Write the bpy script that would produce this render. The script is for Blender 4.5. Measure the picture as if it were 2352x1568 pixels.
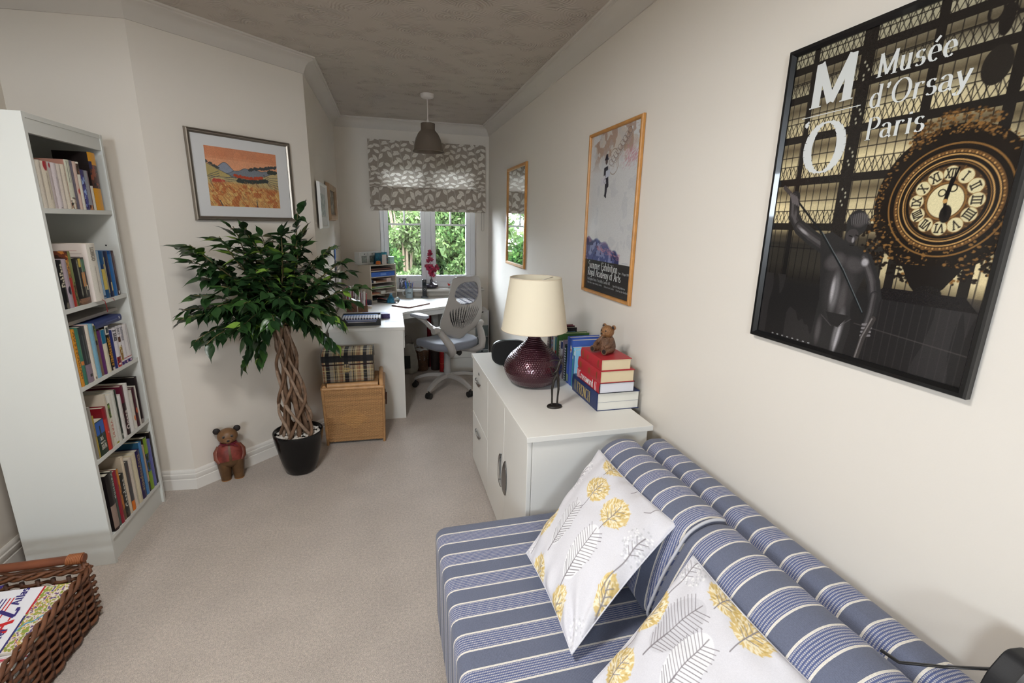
import bpy, bmesh, math, random
import numpy as np
from mathutils import Matrix, Vector
random.seed(7); RNG = np.random.default_rng(7)
SC = bpy.context.scene
COL = SC.collection
for _o in list(bpy.data.objects): bpy.data.objects.remove(_o)

# ---------------------------------------------------------------- camera, sky, daylight, exposure
YAW, PITCH, ROLL, FPX, HCAM = .2599, .2434, .0197, 1088.301, 1.4946
_fw = Vector((math.sin(YAW)*math.cos(PITCH), math.cos(YAW)*math.cos(PITCH), -math.sin(PITCH)))
_r = Vector((math.cos(YAW), -math.sin(YAW), 0)); _u = _r.cross(_fw)
_r2 = _r*math.cos(ROLL)+_u*math.sin(ROLL); _u2 = -_r*math.sin(ROLL)+_u*math.cos(ROLL)
cam_d = bpy.data.cameras.new('camera'); cam = bpy.data.objects.new('camera', cam_d); COL.objects.link(cam)
cam_d.sensor_fit = 'HORIZONTAL'; cam_d.sensor_width = 36; cam_d.lens = FPX/2352*36; cam_d.clip_start = .02
cam.matrix_world = Matrix(((_r2.x, _u2.x, -_fw.x, 0), (_r2.y, _u2.y, -_fw.y, 0), (_r2.z, _u2.z, -_fw.z, HCAM), (0, 0, 0, 1)))
SC.camera = cam
SC.view_settings.view_transform = 'Standard'; SC.view_settings.look = 'None'
SC.view_settings.gamma = 1; SC.view_settings.use_curve_mapping = False
SC.view_settings.exposure = 0.36
SC.cycles.max_bounces = 10; SC.cycles.diffuse_bounces = 6; SC.cycles.glossy_bounces = 5
SC.cycles.transmission_bounces = 8; SC.cycles.transparent_max_bounces = 12
SC.cycles.caustics_reflective = False; SC.cycles.caustics_refractive = False
SC.cycles.sample_clamp_indirect = 6

world = bpy.data.worlds.new('overcast_sky'); SC.world = world; world.use_nodes = True
_n = world.node_tree.nodes; _l = world.node_tree.links
_bg = _n['Background']; _bg.inputs[0].default_value = (.80, .90, 1, 1); _bg.inputs[1].default_value = 58

# daylight is the overcast sky, entering by the far window and two high windows added out of view;
# portals only guide its sampling
for _nm, _loc, _dir, _sx, _sy in (('far_window_portal', (.45, 5.31, 1.5), (0, -1, 0), 1.0, 1.4), ('added_near_portal', (-1.05, -2.75, 1.85), (0, 1, 0), .74, .56), ('added_left_portal', (-1.79, -1.20, 1.77), (1, 0, 0), .64, .70)):
    _p = bpy.data.lights.new(_nm, 'AREA'); _p.shape = 'RECTANGLE'; _p.size = _sx; _p.size_y = _sy; _p.cycles.is_portal = True
    _po = bpy.data.objects.new(_nm, _p); COL.objects.link(_po); _po.location = _loc; _po.rotation_euler = Vector(_dir).to_track_quat('-Z', 'Y').to_euler()

# added fill lamp above the frame, unseen (its shade is built further down)
_cl = bpy.data.lights.new('added_fill_light', 'AREA'); _cl.shape = 'DISK'; _cl.size = .40; _cl.energy = 25; _cl.color = (1, .985, .96)
_co = bpy.data.objects.new('added_fill_light', _cl); COL.objects.link(_co); _co.location = (-.50, .90, 2.362)

# ---------------------------------------------------------------- helpers
def s2l(c):
    c = np.asarray(c, float); return np.where(c <= .04045, c/12.92, ((c+.055)/1.055)**2.4)
def rgb(r, g, b): return tuple(float(v) for v in s2l(np.array([r, g, b])/255.))
def hx(h): return rgb(int(h[0:2], 16), int(h[2:4], 16), int(h[4:6], 16))

MATS = {}
def mat(name, color, rough=.5, metal=0., bump=None, vary=None, spec=.5, attr=False, trans=0., coat=0., sheen=0., alpha=1., ior=1.45):
    """color linear rgb; bump (scale, strength, distance[, type]); vary (scale, amount)"""
    if name in MATS: return MATS[name]
    m = bpy.data.materials.new(name); m.use_nodes = True; MATS[name] = m
    nt = m.node_tree; N, L = nt.nodes, nt.links; b = N['Principled BSDF']
    b.inputs['Base Color'].default_value = (*color, 1); b.inputs['Roughness'].default_value = rough
    b.inputs['Metallic'].default_value = metal; b.inputs['Specular IOR Level'].default_value = spec
    b.inputs['Transmission Weight'].default_value = trans; b.inputs['Coat Weight'].default_value = coat
    b.inputs['Sheen Weight'].default_value = sheen; b.inputs['IOR'].default_value = ior; b.inputs['Alpha'].default_value = alpha
    tc = N.new('ShaderNodeTexCoord')
    src = None
    if attr:
        a = N.new('ShaderNodeAttribute'); a.attribute_name = 'Col'; src = a.outputs['Color']
    if vary:
        nz = N.new('ShaderNodeTexNoise'); nz.inputs['Scale'].default_value = vary[0]; nz.inputs['Detail'].default_value = 6
        L.new(tc.outputs['Object'], nz.inputs['Vector'])
        mr = N.new('ShaderNodeMapRange'); mr.inputs[1].default_value = .3; mr.inputs[2].default_value = .7
        mr.inputs[3].default_value = 1-vary[1]; mr.inputs[4].default_value = 1+vary[1]; L.new(nz.outputs['Fac'], mr.inputs[0])
        mx = N.new('ShaderNodeMix'); mx.data_type = 'RGBA'; mx.blend_type = 'MULTIPLY'; mx.inputs[0].default_value = 1
        if src: L.new(src, mx.inputs[6])
        else: mx.inputs[6].default_value = (*color, 1)
        L.new(mr.outputs[0], mx.inputs[7]); src = mx.outputs[2]
    if src: L.new(src, b.inputs['Base Color'])
    if bump:
        nz = N.new('ShaderNodeTexNoise'); nz.inputs['Scale'].default_value = bump[0]; nz.inputs['Detail'].default_value = 8
        L.new(tc.outputs['Object'], nz.inputs['Vector'])
        bp = N.new('ShaderNodeBump'); bp.inputs['Strength'].default_value = bump[1]; bp.inputs['Distance'].default_value = bump[2]
        L.new(nz.outputs['Fac'], bp.inputs['Height']); L.new(bp.outputs[0], b.inputs['Normal'])
    return m

class MB:
    def __init__(s): s.v = []; s.f = []; s.c = []
    def add(s, v, f, c=None):
        o = len(s.v); s.v.extend([tuple(map(float, p)) for p in v]); s.f.extend([tuple(i+o for i in q) for q in f])
        if c is not None: s.c.extend([tuple(c)]*len(v))
        return s
    def box(s, x0, x1, y0, y1, z0, z1, c=None):
        return s.add([(x0,y0,z0),(x1,y0,z0),(x1,y1,z0),(x0,y1,z0),(x0,y0,z1),(x1,y0,z1),(x1,y1,z1),(x0,y1,z1)],
              [(0,3,2,1),(4,5,6,7),(0,1,5,4),(1,2,6,5),(2,3,7,6),(3,0,4,7)], c)
    def prism(s, poly, a, b, axis='z', c=None):
        n = len(poly)
        def P(p, t): return {'z': (p[0], p[1], t), 'y': (p[0], t, p[1]), 'x': (t, p[0], p[1])}[axis]
        v = [P(p, a) for p in poly]+[P(p, b) for p in poly]
        f = [tuple(range(n-1, -1, -1)), tuple(range(n, 2*n))]+[(i, (i+1) % n, n+(i+1) % n, n+i) for i in range(n)]
        return s.add(v, f, c)
    def tube(s, pts, rad, n=8, cap=True, c=None, flat=1.):
        pts = [Vector(p) for p in pts]; k = len(pts)
        if not hasattr(rad, '__len__'): rad = [rad]*k
        v = []; f = []; prev = None
        for i, p in enumerate(pts):
            t = (pts[min(i+1, k-1)]-pts[max(i-1, 0)])
            if t.length < 1e-9: t = Vector((0, 0, 1))
            t.normalize()
            if prev is None:
                a = Vector((0, 0, 1)) if abs(t.z) < .9 else Vector((1, 0, 0)); nrm = (a-t*a.dot(t)).normalized()
            else:
                nrm = prev-t*prev.dot(t); nrm = nrm.normalized() if nrm.length > 1e-6 else prev
            prev = nrm; bi = t.cross(nrm)
            for j in range(n):
                an = 2*math.pi*j/n; v.append(p+nrm*math.cos(an)*rad[i]*flat+bi*math.sin(an)*rad[i])
        for i in range(k-1):
            for j in range(n): f.append((i*n+j, i*n+(j+1) % n, (i+1)*n+(j+1) % n, (i+1)*n+j))
        if cap: f.append(tuple(range(n-1, -1, -1))); f.append(tuple(range((k-1)*n, k*n)))
        return s.add(v, f, c)
    def lathe(s, prof, cx=0, cy=0, n=32, c=None, sx=1., sy=1.):
        """prof [(r,z)...]"""
        v = []; f = []; k = len(prof)
        for r, z in prof:
            for j in range(n):
                a = 2*math.pi*j/n; v.append((cx+r*math.cos(a)*sx, cy+r*math.sin(a)*sy, z))
        for i in range(k-1):
            for j in range(n): f.append((i*n+j, i*n+(j+1) % n, (i+1)*n+(j+1) % n, (i+1)*n+j))
        if prof[0][0] > 1e-6 : f.append(tuple(range(n-1, -1, -1)))
        if prof[-1][0] > 1e-6 : f.append(tuple(range((k-1)*n, k*n)))
        return s.add(v, f, c)
    def ball(s, ctr, r, nu=16, nv=10, c=None, M=None):
        if not hasattr(r, '__len__'): r = (r, r, r)
        v = []; f = []
        for i in range(nv+1):
            th = math.pi*i/nv
            for j in range(nu):
                ph = 2*math.pi*j/nu; p = Vector((r[0]*math.sin(th)*math.cos(ph), r[1]*math.sin(th)*math.sin(ph), -r[2]*math.cos(th)))
                if M is not None: p = M @ p
                v.append(p+Vector(ctr))
        for i in range(nv):
            for j in range(nu): f.append((i*nu+j, i*nu+(j+1) % nu, (i+1)*nu+(j+1) % nu, (i+1)*nu+j))
        return s.add(v, f, c)
    def xf(s, M, start=0):
        s.v[start:] = [tuple(M @ Vector(p)) for p in s.v[start:]]; return s
    def mesh(s, name, m, smooth=None):
        me = bpy.data.meshes.new(name); me.from_pydata(s.v, [], s.f); me.materials.append(m)
        if s.c and len(s.c) == len(s.v):
            a = me.color_attributes.new('Col', 'FLOAT_COLOR', 'POINT')
            arr = np.ones((len(s.v), 4), np.float32); arr[:, :3] = np.array(s.c)[:, :3]; a.data.foreach_set('color', arr.ravel())
        if smooth is not None:
            me.shade_smooth()
            if smooth < 180: me.set_sharp_from_angle(angle=math.radians(smooth))
        return me

ROOT = {}
def tagp(o, label=None, cat=None, group=None, kind=None):
    if label: o['label'] = label
    if cat: o['category'] = cat
    if group: o['group'] = group
    if kind: o['kind'] = kind
    return o
def thing(name, label, cat, loc=(0, 0, 0), rz=0, group=None, M=None):
    o = bpy.data.objects.new(name, None); COL.objects.link(o); o.empty_display_size = .05
    mw = M if M is not None else Matrix.Translation(loc) @ Matrix.Rotation(rz, 4, 'Z')
    o.matrix_world = mw; ROOT[o.name] = mw
    return tagp(o, label, cat, group)
def link(o, parent=None, M=None, world=False):
    COL.objects.link(o)
    if parent is not None:
        o.parent = parent
        if world:
            o.matrix_basis = ROOT[parent.name].inverted() @ (M if M is not None else Matrix())
        elif M is not None: o.matrix_basis = M
        ROOT[o.name] = ROOT[parent.name] @ (o.matrix_basis.copy())
    else:
        if M is not None: o.matrix_world = M
        ROOT[o.name] = M if M is not None else Matrix()
    return o
def bev(o, w, seg=2, ang=40):
    b = o.modifiers.new('bevel', 'BEVEL'); b.width = w; b.segments = seg; b.limit_method = 'ANGLE'; b.angle_limit = math.radians(ang)
    b.harden_normals = False; return o
def part(root, name, mb, m, world=False, smooth=30, bevel=0, label=None, kind=None, M=None, seg=2):
    o = bpy.data.objects.new(name, mb.mesh(name, m, smooth)); link(o, root, M, world)
    if bevel: bev(o, bevel, seg)
    return tagp(o, label, kind=kind)
def struct(name, mb, m, smooth=30, parent=None, bevel=0, label=None):
    o = bpy.data.objects.new(name, mb.mesh(name, m, smooth)); link(o, parent)
    if bevel: bev(o, bevel)
    if parent is None: o['kind'] = 'structure'
    return tagp(o, label)
def single(name, label, cat, mb, m, group=None, smooth=30, bevel=0, M=None, origin=None, kind=None):
    """thing that is one mesh; world coordinates, origin moved to its base"""
    v = np.array(mb.v)
    if origin is None and M is None: origin = ((v[:, 0].min()+v[:, 0].max())/2, (v[:, 1].min()+v[:, 1].max())/2, v[:, 2].min())
    if M is None:
        mb.xf(Matrix.Translation(-Vector(origin))); M = Matrix.Translation(origin)
    o = bpy.data.objects.new(name, mb.mesh(name, m, smooth)); link(o, None, M)
    if bevel: bev(o, bevel)
    return tagp(o, label, cat, group, kind)
def frame(o, u, v):
    u = Vector(u).normalized(); v = Vector(v).normalized(); n = u.cross(v)
    return Matrix(((u.x, v.x, n.x, o[0]), (u.y, v.y, n.y, o[1]), (u.z, v.z, n.z, o[2]), (0, 0, 0, 1)))

# ------------------------------------------------ flat print: a colour raster carried by mesh vertices
class Cv:
    def __init__(s, w, h, bg): s.w, s.h = w, h; s.a = np.empty((h, w, 3)); s.a[:] = np.array(bg)/255.; s.Y, s.X = np.mgrid[0:h, 0:w].astype(float); s.X = (s.X+.5)/w; s.Y = (s.Y+.5)/h; s.asp = h/w
    # coordinates: x 0..1 left to right, y 0..1 bottom to top ; lengths in units of width
    def mix(s, m, c, o=1.):
        m = np.clip(m, 0, 1)[..., None]*o; s.a = s.a*(1-m)+(np.array(c)/255.)*m
    def box(s, x0, x1, y0, y1):  # slices
        return slice(max(0, int(y0*s.h)-2), min(s.h, int(y1*s.h)+3)), slice(max(0, int(x0*s.w)-2), min(s.w, int(x1*s.w)+3))
    def rect(s, x0, x1, y0, y1, c, o=1.):
        s.mix(((s.X >= x0) & (s.X <= x1) & (s.Y >= y0) & (s.Y <= y1)).astype(float), c, o)
    def ell(s, cx, cy, rx, ry, c, o=1., rot=0, soft=0):
        """rx, ry in widths"""
        R = max(rx, ry)*1.2+soft+3/s.w; iy, ix = s.box(cx-R, cx+R, cy-R/s.asp, cy+R/s.asp)
        dx = s.X[iy, ix]-cx; dy = (s.Y[iy, ix]-cy)*s.asp; ca, sa = math.cos(rot), math.sin(rot)
        u = dx*ca+dy*sa; v = -dx*sa+dy*ca; d = (np.sqrt((u/rx)**2+(v/ry)**2)-1)*min(rx, ry)
        m = np.clip(.5-d/max(soft, 1./s.w), 0, 1)[..., None]*o; s.a[iy, ix] = s.a[iy, ix]*(1-m)+(np.array(c)/255.)*m
    def ring(s, cx, cy, rx, ry, wd, c, o=1.):
        dx = s.X-cx; dy = (s.Y-cy)*s.asp; d = abs((np.sqrt((dx/rx)**2+(dy/ry)**2)-1)*min(rx, ry))-wd/2
        s.mix(.5-d*s.w, c, o)
    def line(s, pts, wd, c, o=1.):
        for (x0, y0), (x1, y1) in zip(pts[:-1], pts[1:]):
            q = wd+2/s.w
            iy, ix = s.box(min(x0, x1)-q, max(x0, x1)+q, min(y0, y1)-q/s.asp, max(y0, y1)+q/s.asp)
            X, Y = s.X[iy, ix], s.Y[iy, ix]*s.asp
            if X.size == 0: continue
            ax, ay, bx, by = x0, y0*s.asp, x1, y1*s.asp; L2 = (bx-ax)**2+(by-ay)**2+1e-12
            t = np.clip(((X-ax)*(bx-ax)+(Y-ay)*(by-ay))/L2, 0, 1); d = np.hypot(X-ax-t*(bx-ax), Y-ay-t*(by-ay))-wd/2
            m = np.clip(.5-d*s.w, 0, 1)[..., None]*o; s.a[iy, ix] = s.a[iy, ix]*(1-m)+(np.array(c)/255.)*m
    def poly(s, P, c, o=1.):
        xs = [p[0] for p in P]; ys = [p[1] for p in P]; iy, ix = s.box(min(xs), max(xs), min(ys), max(ys)); X, Y = s.X[iy, ix], s.Y[iy, ix]
        ins = np.zeros(X.shape, bool)
        for (x0, y0), (x1, y1) in zip(P, P[1:]+P[:1]):
            if y0 == y1: continue
            ins ^= ((Y > y0) != (Y > y1)) & (X < (x1-x0)*(Y-y0)/(y1-y0)+x0)
        m = ins[..., None]*o; s.a[iy, ix] = s.a[iy, ix]*(1-m)+(np.array(c)/255.)*m
    def noise(s, amt, cell=1, seed=1):
        r = np.random.default_rng(seed); hh, ww = s.h//cell+2, s.w//cell+2; n = r.standard_normal((hh, ww))
        n = np.kron(n, np.ones((cell, cell)))[:s.h, :s.w]; s.a = np.clip(s.a*(1+amt*n[..., None]), 0, 1)
    def text(s, t, x, y, size, c, thick, thin, o=1., vert=False, track=.12, squash=1.):
        for seg in text_segments(t, track, squash):
            P = [(x+(-v if vert else u)*size, y+(u if vert else v)*size/1./s.asp) if not vert else (x-v*size, y+u*size/s.asp) for u, v in seg]
            for a, b in zip(P[:-1], P[1:]):
                du = abs(b[0]-a[0]); dv = abs(b[1]-a[1])*s.asp; k = (dv if not vert else du)/(math.hypot(du, dv)+1e-9)
                s.line([a, b], (thin+(thick-thin)*k**1.5)*size, c, o)
def vnoise(w, h, sx, sy, seed, octs=3):
    """smooth value noise 0..1"""
    r = np.random.default_rng(seed); out = np.zeros((h, w)); amp = 1.; tot = 0
    for o in range(octs):
        gx, gy = max(2, int(sx*2**o)), max(2, int(sy*2**o)); g = r.random((gy+2, gx+2))
        yy = np.linspace(0, gy, h, endpoint=False); xx = np.linspace(0, gx, w, endpoint=False)
        y0 = yy.astype(int); x0 = xx.astype(int); fy = (yy-y0)[:, None]; fx = (xx-x0)[None]; fy = fy*fy*(3-2*fy); fx = fx*fx*(3-2*fx)
        a = g[y0][:, x0]*(1-fx)+g[y0][:, x0+1]*fx; b = g[y0+1][:, x0]*(1-fx)+g[y0+1][:, x0+1]*fx
        out += amp*(a*(1-fy)+b*fy); tot += amp; amp *= .5
    return out/tot
def grid_mesh(name, cv, m, fn):
    """fn(u, v) arrays in 0..1 -> xyz arrays (n,3)"""
    h, w = cv.a.shape[:2]; U, V = np.meshgrid(np.linspace(0, 1, w), np.linspace(0, 1, h)); P = fn(U.ravel(), V.ravel())
    me = bpy.data.meshes.new(name); i = np.arange(h*w).reshape(h, w)
    q = np.stack([i[:-1, :-1], i[:-1, 1:], i[1:, 1:], i[1:, :-1]], -1).reshape(-1, 4)
    me.vertices.add(h*w); me.vertices.foreach_set('co', np.asarray(P, np.float32).ravel())
    me.loops.add(q.size); me.loops.foreach_set('vertex_index', q.astype(np.int32).ravel())
    me.polygons.add(len(q)); me.polygons.foreach_set('loop_start', np.arange(0, q.size, 4, dtype=np.int32)); me.polygons.foreach_set('loop_total', np.full(len(q), 4, np.int32))
    me.update(calc_edges=True); me.validate()
    a = me.color_attributes.new('Col', 'FLOAT_COLOR', 'POINT'); arr = np.ones((h*w, 4), np.float32); arr[:, :3] = s2l(np.clip(cv.a, 0, 1)).reshape(-1, 3)
    a.data.foreach_set('color', arr.ravel()); me.materials.append(m); me.shade_smooth(); return me
def printed(root, name, cv, m, w, h, M, label=None, world=False):
    me = grid_mesh(name, cv, m, lambda u, v: np.stack([u*w, v*h, 0*u], -1))
    o = bpy.data.objects.new(name, me); link(o, root, M, world); return tagp(o, label)

# ------------------------------------------------ letters: strokes drawn with a broad nib
def _arc(cx, cy, rx, ry, a0, a1, n=10): return [(cx+rx*math.cos(math.radians(a0+(a1-a0)*i/n)), cy+ry*math.sin(math.radians(a0+(a1-a0)*i/n))) for i in range(n+1)]
def _sf(x, y, w=.13): return [(x-w, y), (x+w, y)]
def _glyphs():
    A = _arc; S = _sf; G = {}; xh = .64
    def g(k, w, *st): G[k] = (w, [list(q) for q in st])
    g('M', .86, [(.1,0),(.1,1)], [(.1,1),(.43,.06)], [(.43,.06),(.76,1)], [(.76,1),(.76,0)], S(.1,0), S(.1,1,.08), S(.76,0), S(.76,1,.08))
    g('O', .8, A(.4,.5,.34,.5,90,450,24)); g('Q', .8, A(.4,.5,.34,.5,90,450,24), [(.45,.1),(.75,-.15)])
    g('P', .62, [(.14,0),(.14,1)], [(.14,1),(.32,1)]+A(.32,.74,.24,.26,90,-90)+[(.14,.48)], S(.14,0))
    g('R', .7, [(.14,0),(.14,1)], [(.14,1),(.32,1)]+A(.32,.76,.24,.24,90,-90)+[(.14,.52)], [(.34,.52),(.62,0)], S(.14,0))
    g('B', .66, [(.14,0),(.14,1)], [(.14,1),(.3,1)]+A(.3,.77,.21,.23,90,-90)+[(.14,.54)], [(.3,.54)]+A(.3,.27,.26,.27,90,-90)+[(.14,0)])
    g('D', .74, [(.14,0),(.14,1)], [(.14,1),(.3,1)]+A(.3,.5,.34,.5,90,-90)+[(.14,0)])
    g('E', .6, [(.14,0),(.14,1)], [(.05,1),(.54,1),(.54,.85)], [(.14,.52),(.42,.52)], [(.05,0),(.54,0),(.56,.17)])
    g('F', .58, [(.14,0),(.14,1)], [(.05,1),(.54,1),(.54,.85)], [(.14,.52),(.42,.52)], S(.14,0)); g('L', .58, [(.14,0),(.14,1)], [(.05,0),(.54,0),(.56,.17)], S(.14,1))
    g('S', .56, A(.28,.76,.2,.23,35,270,12)+A(.28,.26,.22,.26,90,-145,12)[1:]); g('C', .7, A(.4,.5,.33,.5,48,312,18)); g('G', .76, A(.4,.5,.33,.5,48,312,18), [(.64,.13),(.64,.42),(.44,.42)])
    g('A', .74, [(.06,0),(.37,1)], [(.37,1),(.68,0)], [(.17,.34),(.57,.34)], S(.06,0,.08), S(.68,0,.1)); g('V', .72, [(.06,1),(.36,0)], [(.36,0),(.66,1)], S(.06,1,.1), S(.66,1,.08))
    g('N', .78, [(.12,0),(.12,1)], [(.12,1),(.66,0)], [(.66,0),(.66,1)], S(.12,0,.1), S(.66,1,.1)); g('H', .78, [(.14,0),(.14,1)], [(.64,0),(.64,1)], [(.14,.5),(.64,.5)], S(.14,0), S(.14,1), S(.64,0), S(.64,1))
    g('T', .64, [(.32,0),(.32,1)], [(.04,.84),(.04,1),(.6,1),(.6,.84)], S(.32,0)); g('U', .74, [(.12,1),(.12,.3)]+A(.37,.3,.25,.3,180,360)+[(.62,1)], S(.12,1)); g('I', .3, [(.15,0),(.15,1)], S(.15,0), S(.15,1))
    g('X', .7, [(.08,1),(.62,0)], [(.1,0),(.6,1)], S(.1,0,.09), S(.6,1,.09), S(.08,1,.09), S(.62,0,.09)); g('Z', .64, [(.08,.85),(.08,1),(.56,1),(.08,0),(.58,0),(.58,.16)]); g('Y', .7, [(.06,1),(.35,.48),(.35,0)], [(.35,.48),(.64,1)], S(.35,0)); g('K', .7, [(.14,0),(.14,1)], [(.6,1),(.14,.42)], [(.3,.6),(.62,0)]); g('W', 1., [(.05,1),(.27,0),(.5,.9),(.73,0),(.95,1)]); g('J', .4, [(.26,1),(.26,.1)]+A(.14,.1,.12,.18,0,-170)[1:])
    g('a', .5, A(.22,.46,.16,.18,160,0)+[(.38,.1),(.46,.0)], [(.38,.38)]+A(.2,.19,.15,.18,80,300)+[(.38,.12)]); g('c', .46, A(.26,.32,.2,.32,50,315,12)); g('e', .48, [(.07,.34),(.43,.34)]+A(.25,.33,.18,.31,0,310,14)[1:])
    g('\u00e9', .48, [(.07,.34),(.43,.34)]+A(.25,.33,.18,.31,0,310,14)[1:], [(.22,.76),(.36,.95)]); g('o', .5, A(.25,.32,.2,.32,90,450,16)); g('d', .54, A(.24,.32,.19,.32,40,320,14), [(.42,0),(.42,1)], S(.47,0,.06), S(.37,1,.06))
    g('b', .54, [(.12,0),(.12,1)], A(.3,.32,.19,.32,140,-140,14), S(.07,1,.06)); g('p', .54, [(.12,-.3),(.12,.64)], A(.3,.32,.19,.32,140,-140,14), S(.12,-.3,.08)); g('g', .5, A(.24,.36,.18,.28,90,450,14), [(.42,.62),(.42,-.1)]+A(.24,-.1,.18,.2,0,-170)[1:]); g('q', .54, A(.24,.32,.19,.32,40,320,14), [(.42,-.3),(.42,.64)])
    g('h', .56, [(.12,0),(.12,1)], [(.12,.44)]+A(.27,.44,.15,.2,150,0)+[(.42,0)], S(.12,0,.09), S(.42,0,.09), S(.07,1,.06)); g('n', .56, [(.12,0),(.12,.64)], [(.12,.44)]+A(.27,.44,.15,.2,150,0)+[(.42,0)], S(.12,0,.09), S(.42,0,.09), S(.08,.64,.05))
    g('m', .84, [(.12,0),(.12,.64)], [(.12,.44)]+A(.27,.44,.15,.2,150,0)+[(.42,0)], [(.42,.44)]+A(.57,.44,.15,.2,150,0)+[(.72,0)], S(.12,0,.09), S(.42,0,.08), S(.72,0,.09)); g('r', .42, [(.12,0),(.12,.64)], [(.12,.42)]+A(.27,.46,.13,.17,150,35), S(.12,0,.09), S(.08,.64,.05))
    g('i', .26, [(.13,0),(.13,.64)], [(.13,.83),(.13,.9)], S(.13,0,.09), S(.09,.64,.05)); g('l', .26, [(.13,0),(.13,1)], S(.13,0,.09), S(.09,1,.05)); g('s', .42, A(.21,.48,.14,.15,30,270,10)+A(.21,.17,.16,.17,90,-145,10)[1:])
    g('t', .36, [(.16,.88),(.16,.12)]+A(.26,.12,.1,.12,180,300)[1:], [(.04,.64),(.32,.64)]); g('u', .56, [(.12,.64),(.12,.2)]+A(.26,.2,.14,.2,180,340)[1:], [(.42,.64),(.42,0)], S(.08,.64,.05), S(.38,.64,.05), S(.47,0,.06)); g('v', .5, [(.05,.64),(.25,0)], [(.25,0),(.45,.64)], S(.06,.64,.08), S(.45,.64,.06))
    g('w', .74, [(.05,.64),(.21,0)], [(.21,0),(.37,.6)], [(.37,.6),(.53,0)], [(.53,0),(.69,.64)], S(.05,.64,.07), S(.69,.64,.06)); g('y', .5, [(.05,.64),(.27,.02)], [(.46,.64),(.22,-.16)]+A(.12,-.16,.09,.1,0,-180)[1:], S(.06,.64,.08), S(.45,.64,.06)); g('x', .5, [(.06,.64),(.42,0)], [(.08,0),(.42,.64)], S(.06,.64,.07), S(.42,0,.07))
    g('f', .36, [(.14,0),(.14,.8)]+A(.26,.8,.12,.2,180,40)[1:], [(.02,.64),(.3,.64)], S(.14,0,.09)); g('k', .54, [(.12,0),(.12,1)], [(.42,.64),(.12,.28)], [(.22,.38),(.46,0)]); g('j', .28, [(.16,.64),(.16,-.1)]+A(.06,-.1,.1,.16,0,-160)[1:], [(.16,.83),(.16,.9)]); g('z', .46, [(.06,.64),(.4,.64),(.06,0),(.42,0)])
    g("'", .26, [(.13,.98),(.16,.9),(.1,.76)], [(.12,.95),(.13,.9)]); g('.', .2, [(.1,0),(.1,.05)]); g(',', .2, [(.1,.05),(.08,-.1)]); g('-', .4, [(.06,.36),(.34,.36)]); g(' ', .34)
    for k, st in {'1': [[(.14,.8),(.26,1),(.26,0)]], '2': [A(.26,.75,.2,.25,160,-30)+[(.06,0),(.5,0)]], '3': [A(.24,.76,.18,.24,150,-80)+A(.24,.26,.22,.26,90,-150)[1:]], '5': [[(.44,1),(.12,1),(.1,.55)]+A(.25,.3,.21,.3,120,-140)], '6': [[(.4,.98),(.14,.6)]+A(.27,.3,.2,.3,160,520)], '8': [A(.26,.76,.17,.24,90,450), A(.26,.26,.21,.26,90,450)], '9': [A(.26,.7,.2,.3,0,360)+[(.4,.3),(.16,0)]], '0': [A(.26,.5,.2,.5,90,450)], '7': [[(.06,1),(.46,1),(.2,0)]], '4': [[(.36,0),(.36,1),(.06,.3),(.5,.3)]]}.items(): g(k, .52, *st)
    return G
GL = _glyphs()
def text_width(t, track=.12, squash=1.): return sum(GL.get(ch, GL[' '])[0]*squash+track for ch in t)
def text_segments(t, track=.12, squash=1.):
    x = 0; out = []
    for ch in t:
        w, st = GL.get(ch, GL[' '])
        for q in st: out.append([(x+p[0]*squash, p[1]) for p in q])
        x += w*squash+track
    return out
def text_mb(t, x, y, size, thick=.16, thin=.03, track=.08, squash=1., z=0., mb=None):
    mb = mb or MB(); cnt = 0
    for seg in text_segments(t, track, squash):
        for a, b in zip(seg[:-1], seg[1:]):
            a = Vector(a)*size; b = Vector(b)*size; d = b-a
            if d.length < 1e-9: continue
            d.normalize(); w = (thin+(thick-thin)*abs(d.y)**1.6)*size/2; n = Vector((-d.y, d.x)); e = d*min(w*.12, .0006)
            cnt += 1; mb.add([(x+p.x, y+p.y, z+(cnt % 13)*2.2e-5) for p in (a-n*w-e, b-n*w+e, b+n*w+e, a+n*w-e)], [(0, 1, 2, 3)])
    return mb
def lettering(root, text, x, y, size, M, m, z=.0006, **k):
    return part(root, 'lettering', text_mb(text, x, y, size, z=z, **k), m, smooth=None, M=M)
# ================================================================ materials of the room
M_WALL = mat('wall_paint', rgb(224, 217, 207), .75, bump=(260, .06, .002), spec=.25)
M_TRIMW = mat('white_gloss_trim', rgb(226, 222, 216), .35, spec=.4)
M_CORN = mat('white_cornice_paint', rgb(206, 200, 192), .7, spec=.2)
M_UPVC = mat('white_window_plastic', rgb(232, 233, 236), .3)
M_WHITE = mat('white_furniture_laminate', rgb(226, 224, 218), .42, bump=(500, .03, .001), spec=.35)
M_WHITE2 = mat('pale_bookcase_laminate', rgb(214, 216, 212), .45, spec=.35)
M_BLACK = mat('black_plastic', rgb(24, 24, 26), .35)
M_DARK = mat('dark_recess', rgb(16, 15, 15), .9)
M_CHROME = mat('brushed_steel', rgb(150, 148, 146), .32, metal=1.)
M_PAPER = mat('paper_block', rgb(226, 220, 206), .85, vary=(90, .05))
M_PRINT = mat('printed_paper', (1, 1, 1), .5, attr=True, spec=.3)
M_PRINTG = mat('print_under_glass', (1, 1, 1), .16, attr=True, spec=.45)
M_COVER = mat('book_cover_print', (1, 1, 1), .4, attr=True, spec=.4)

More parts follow.
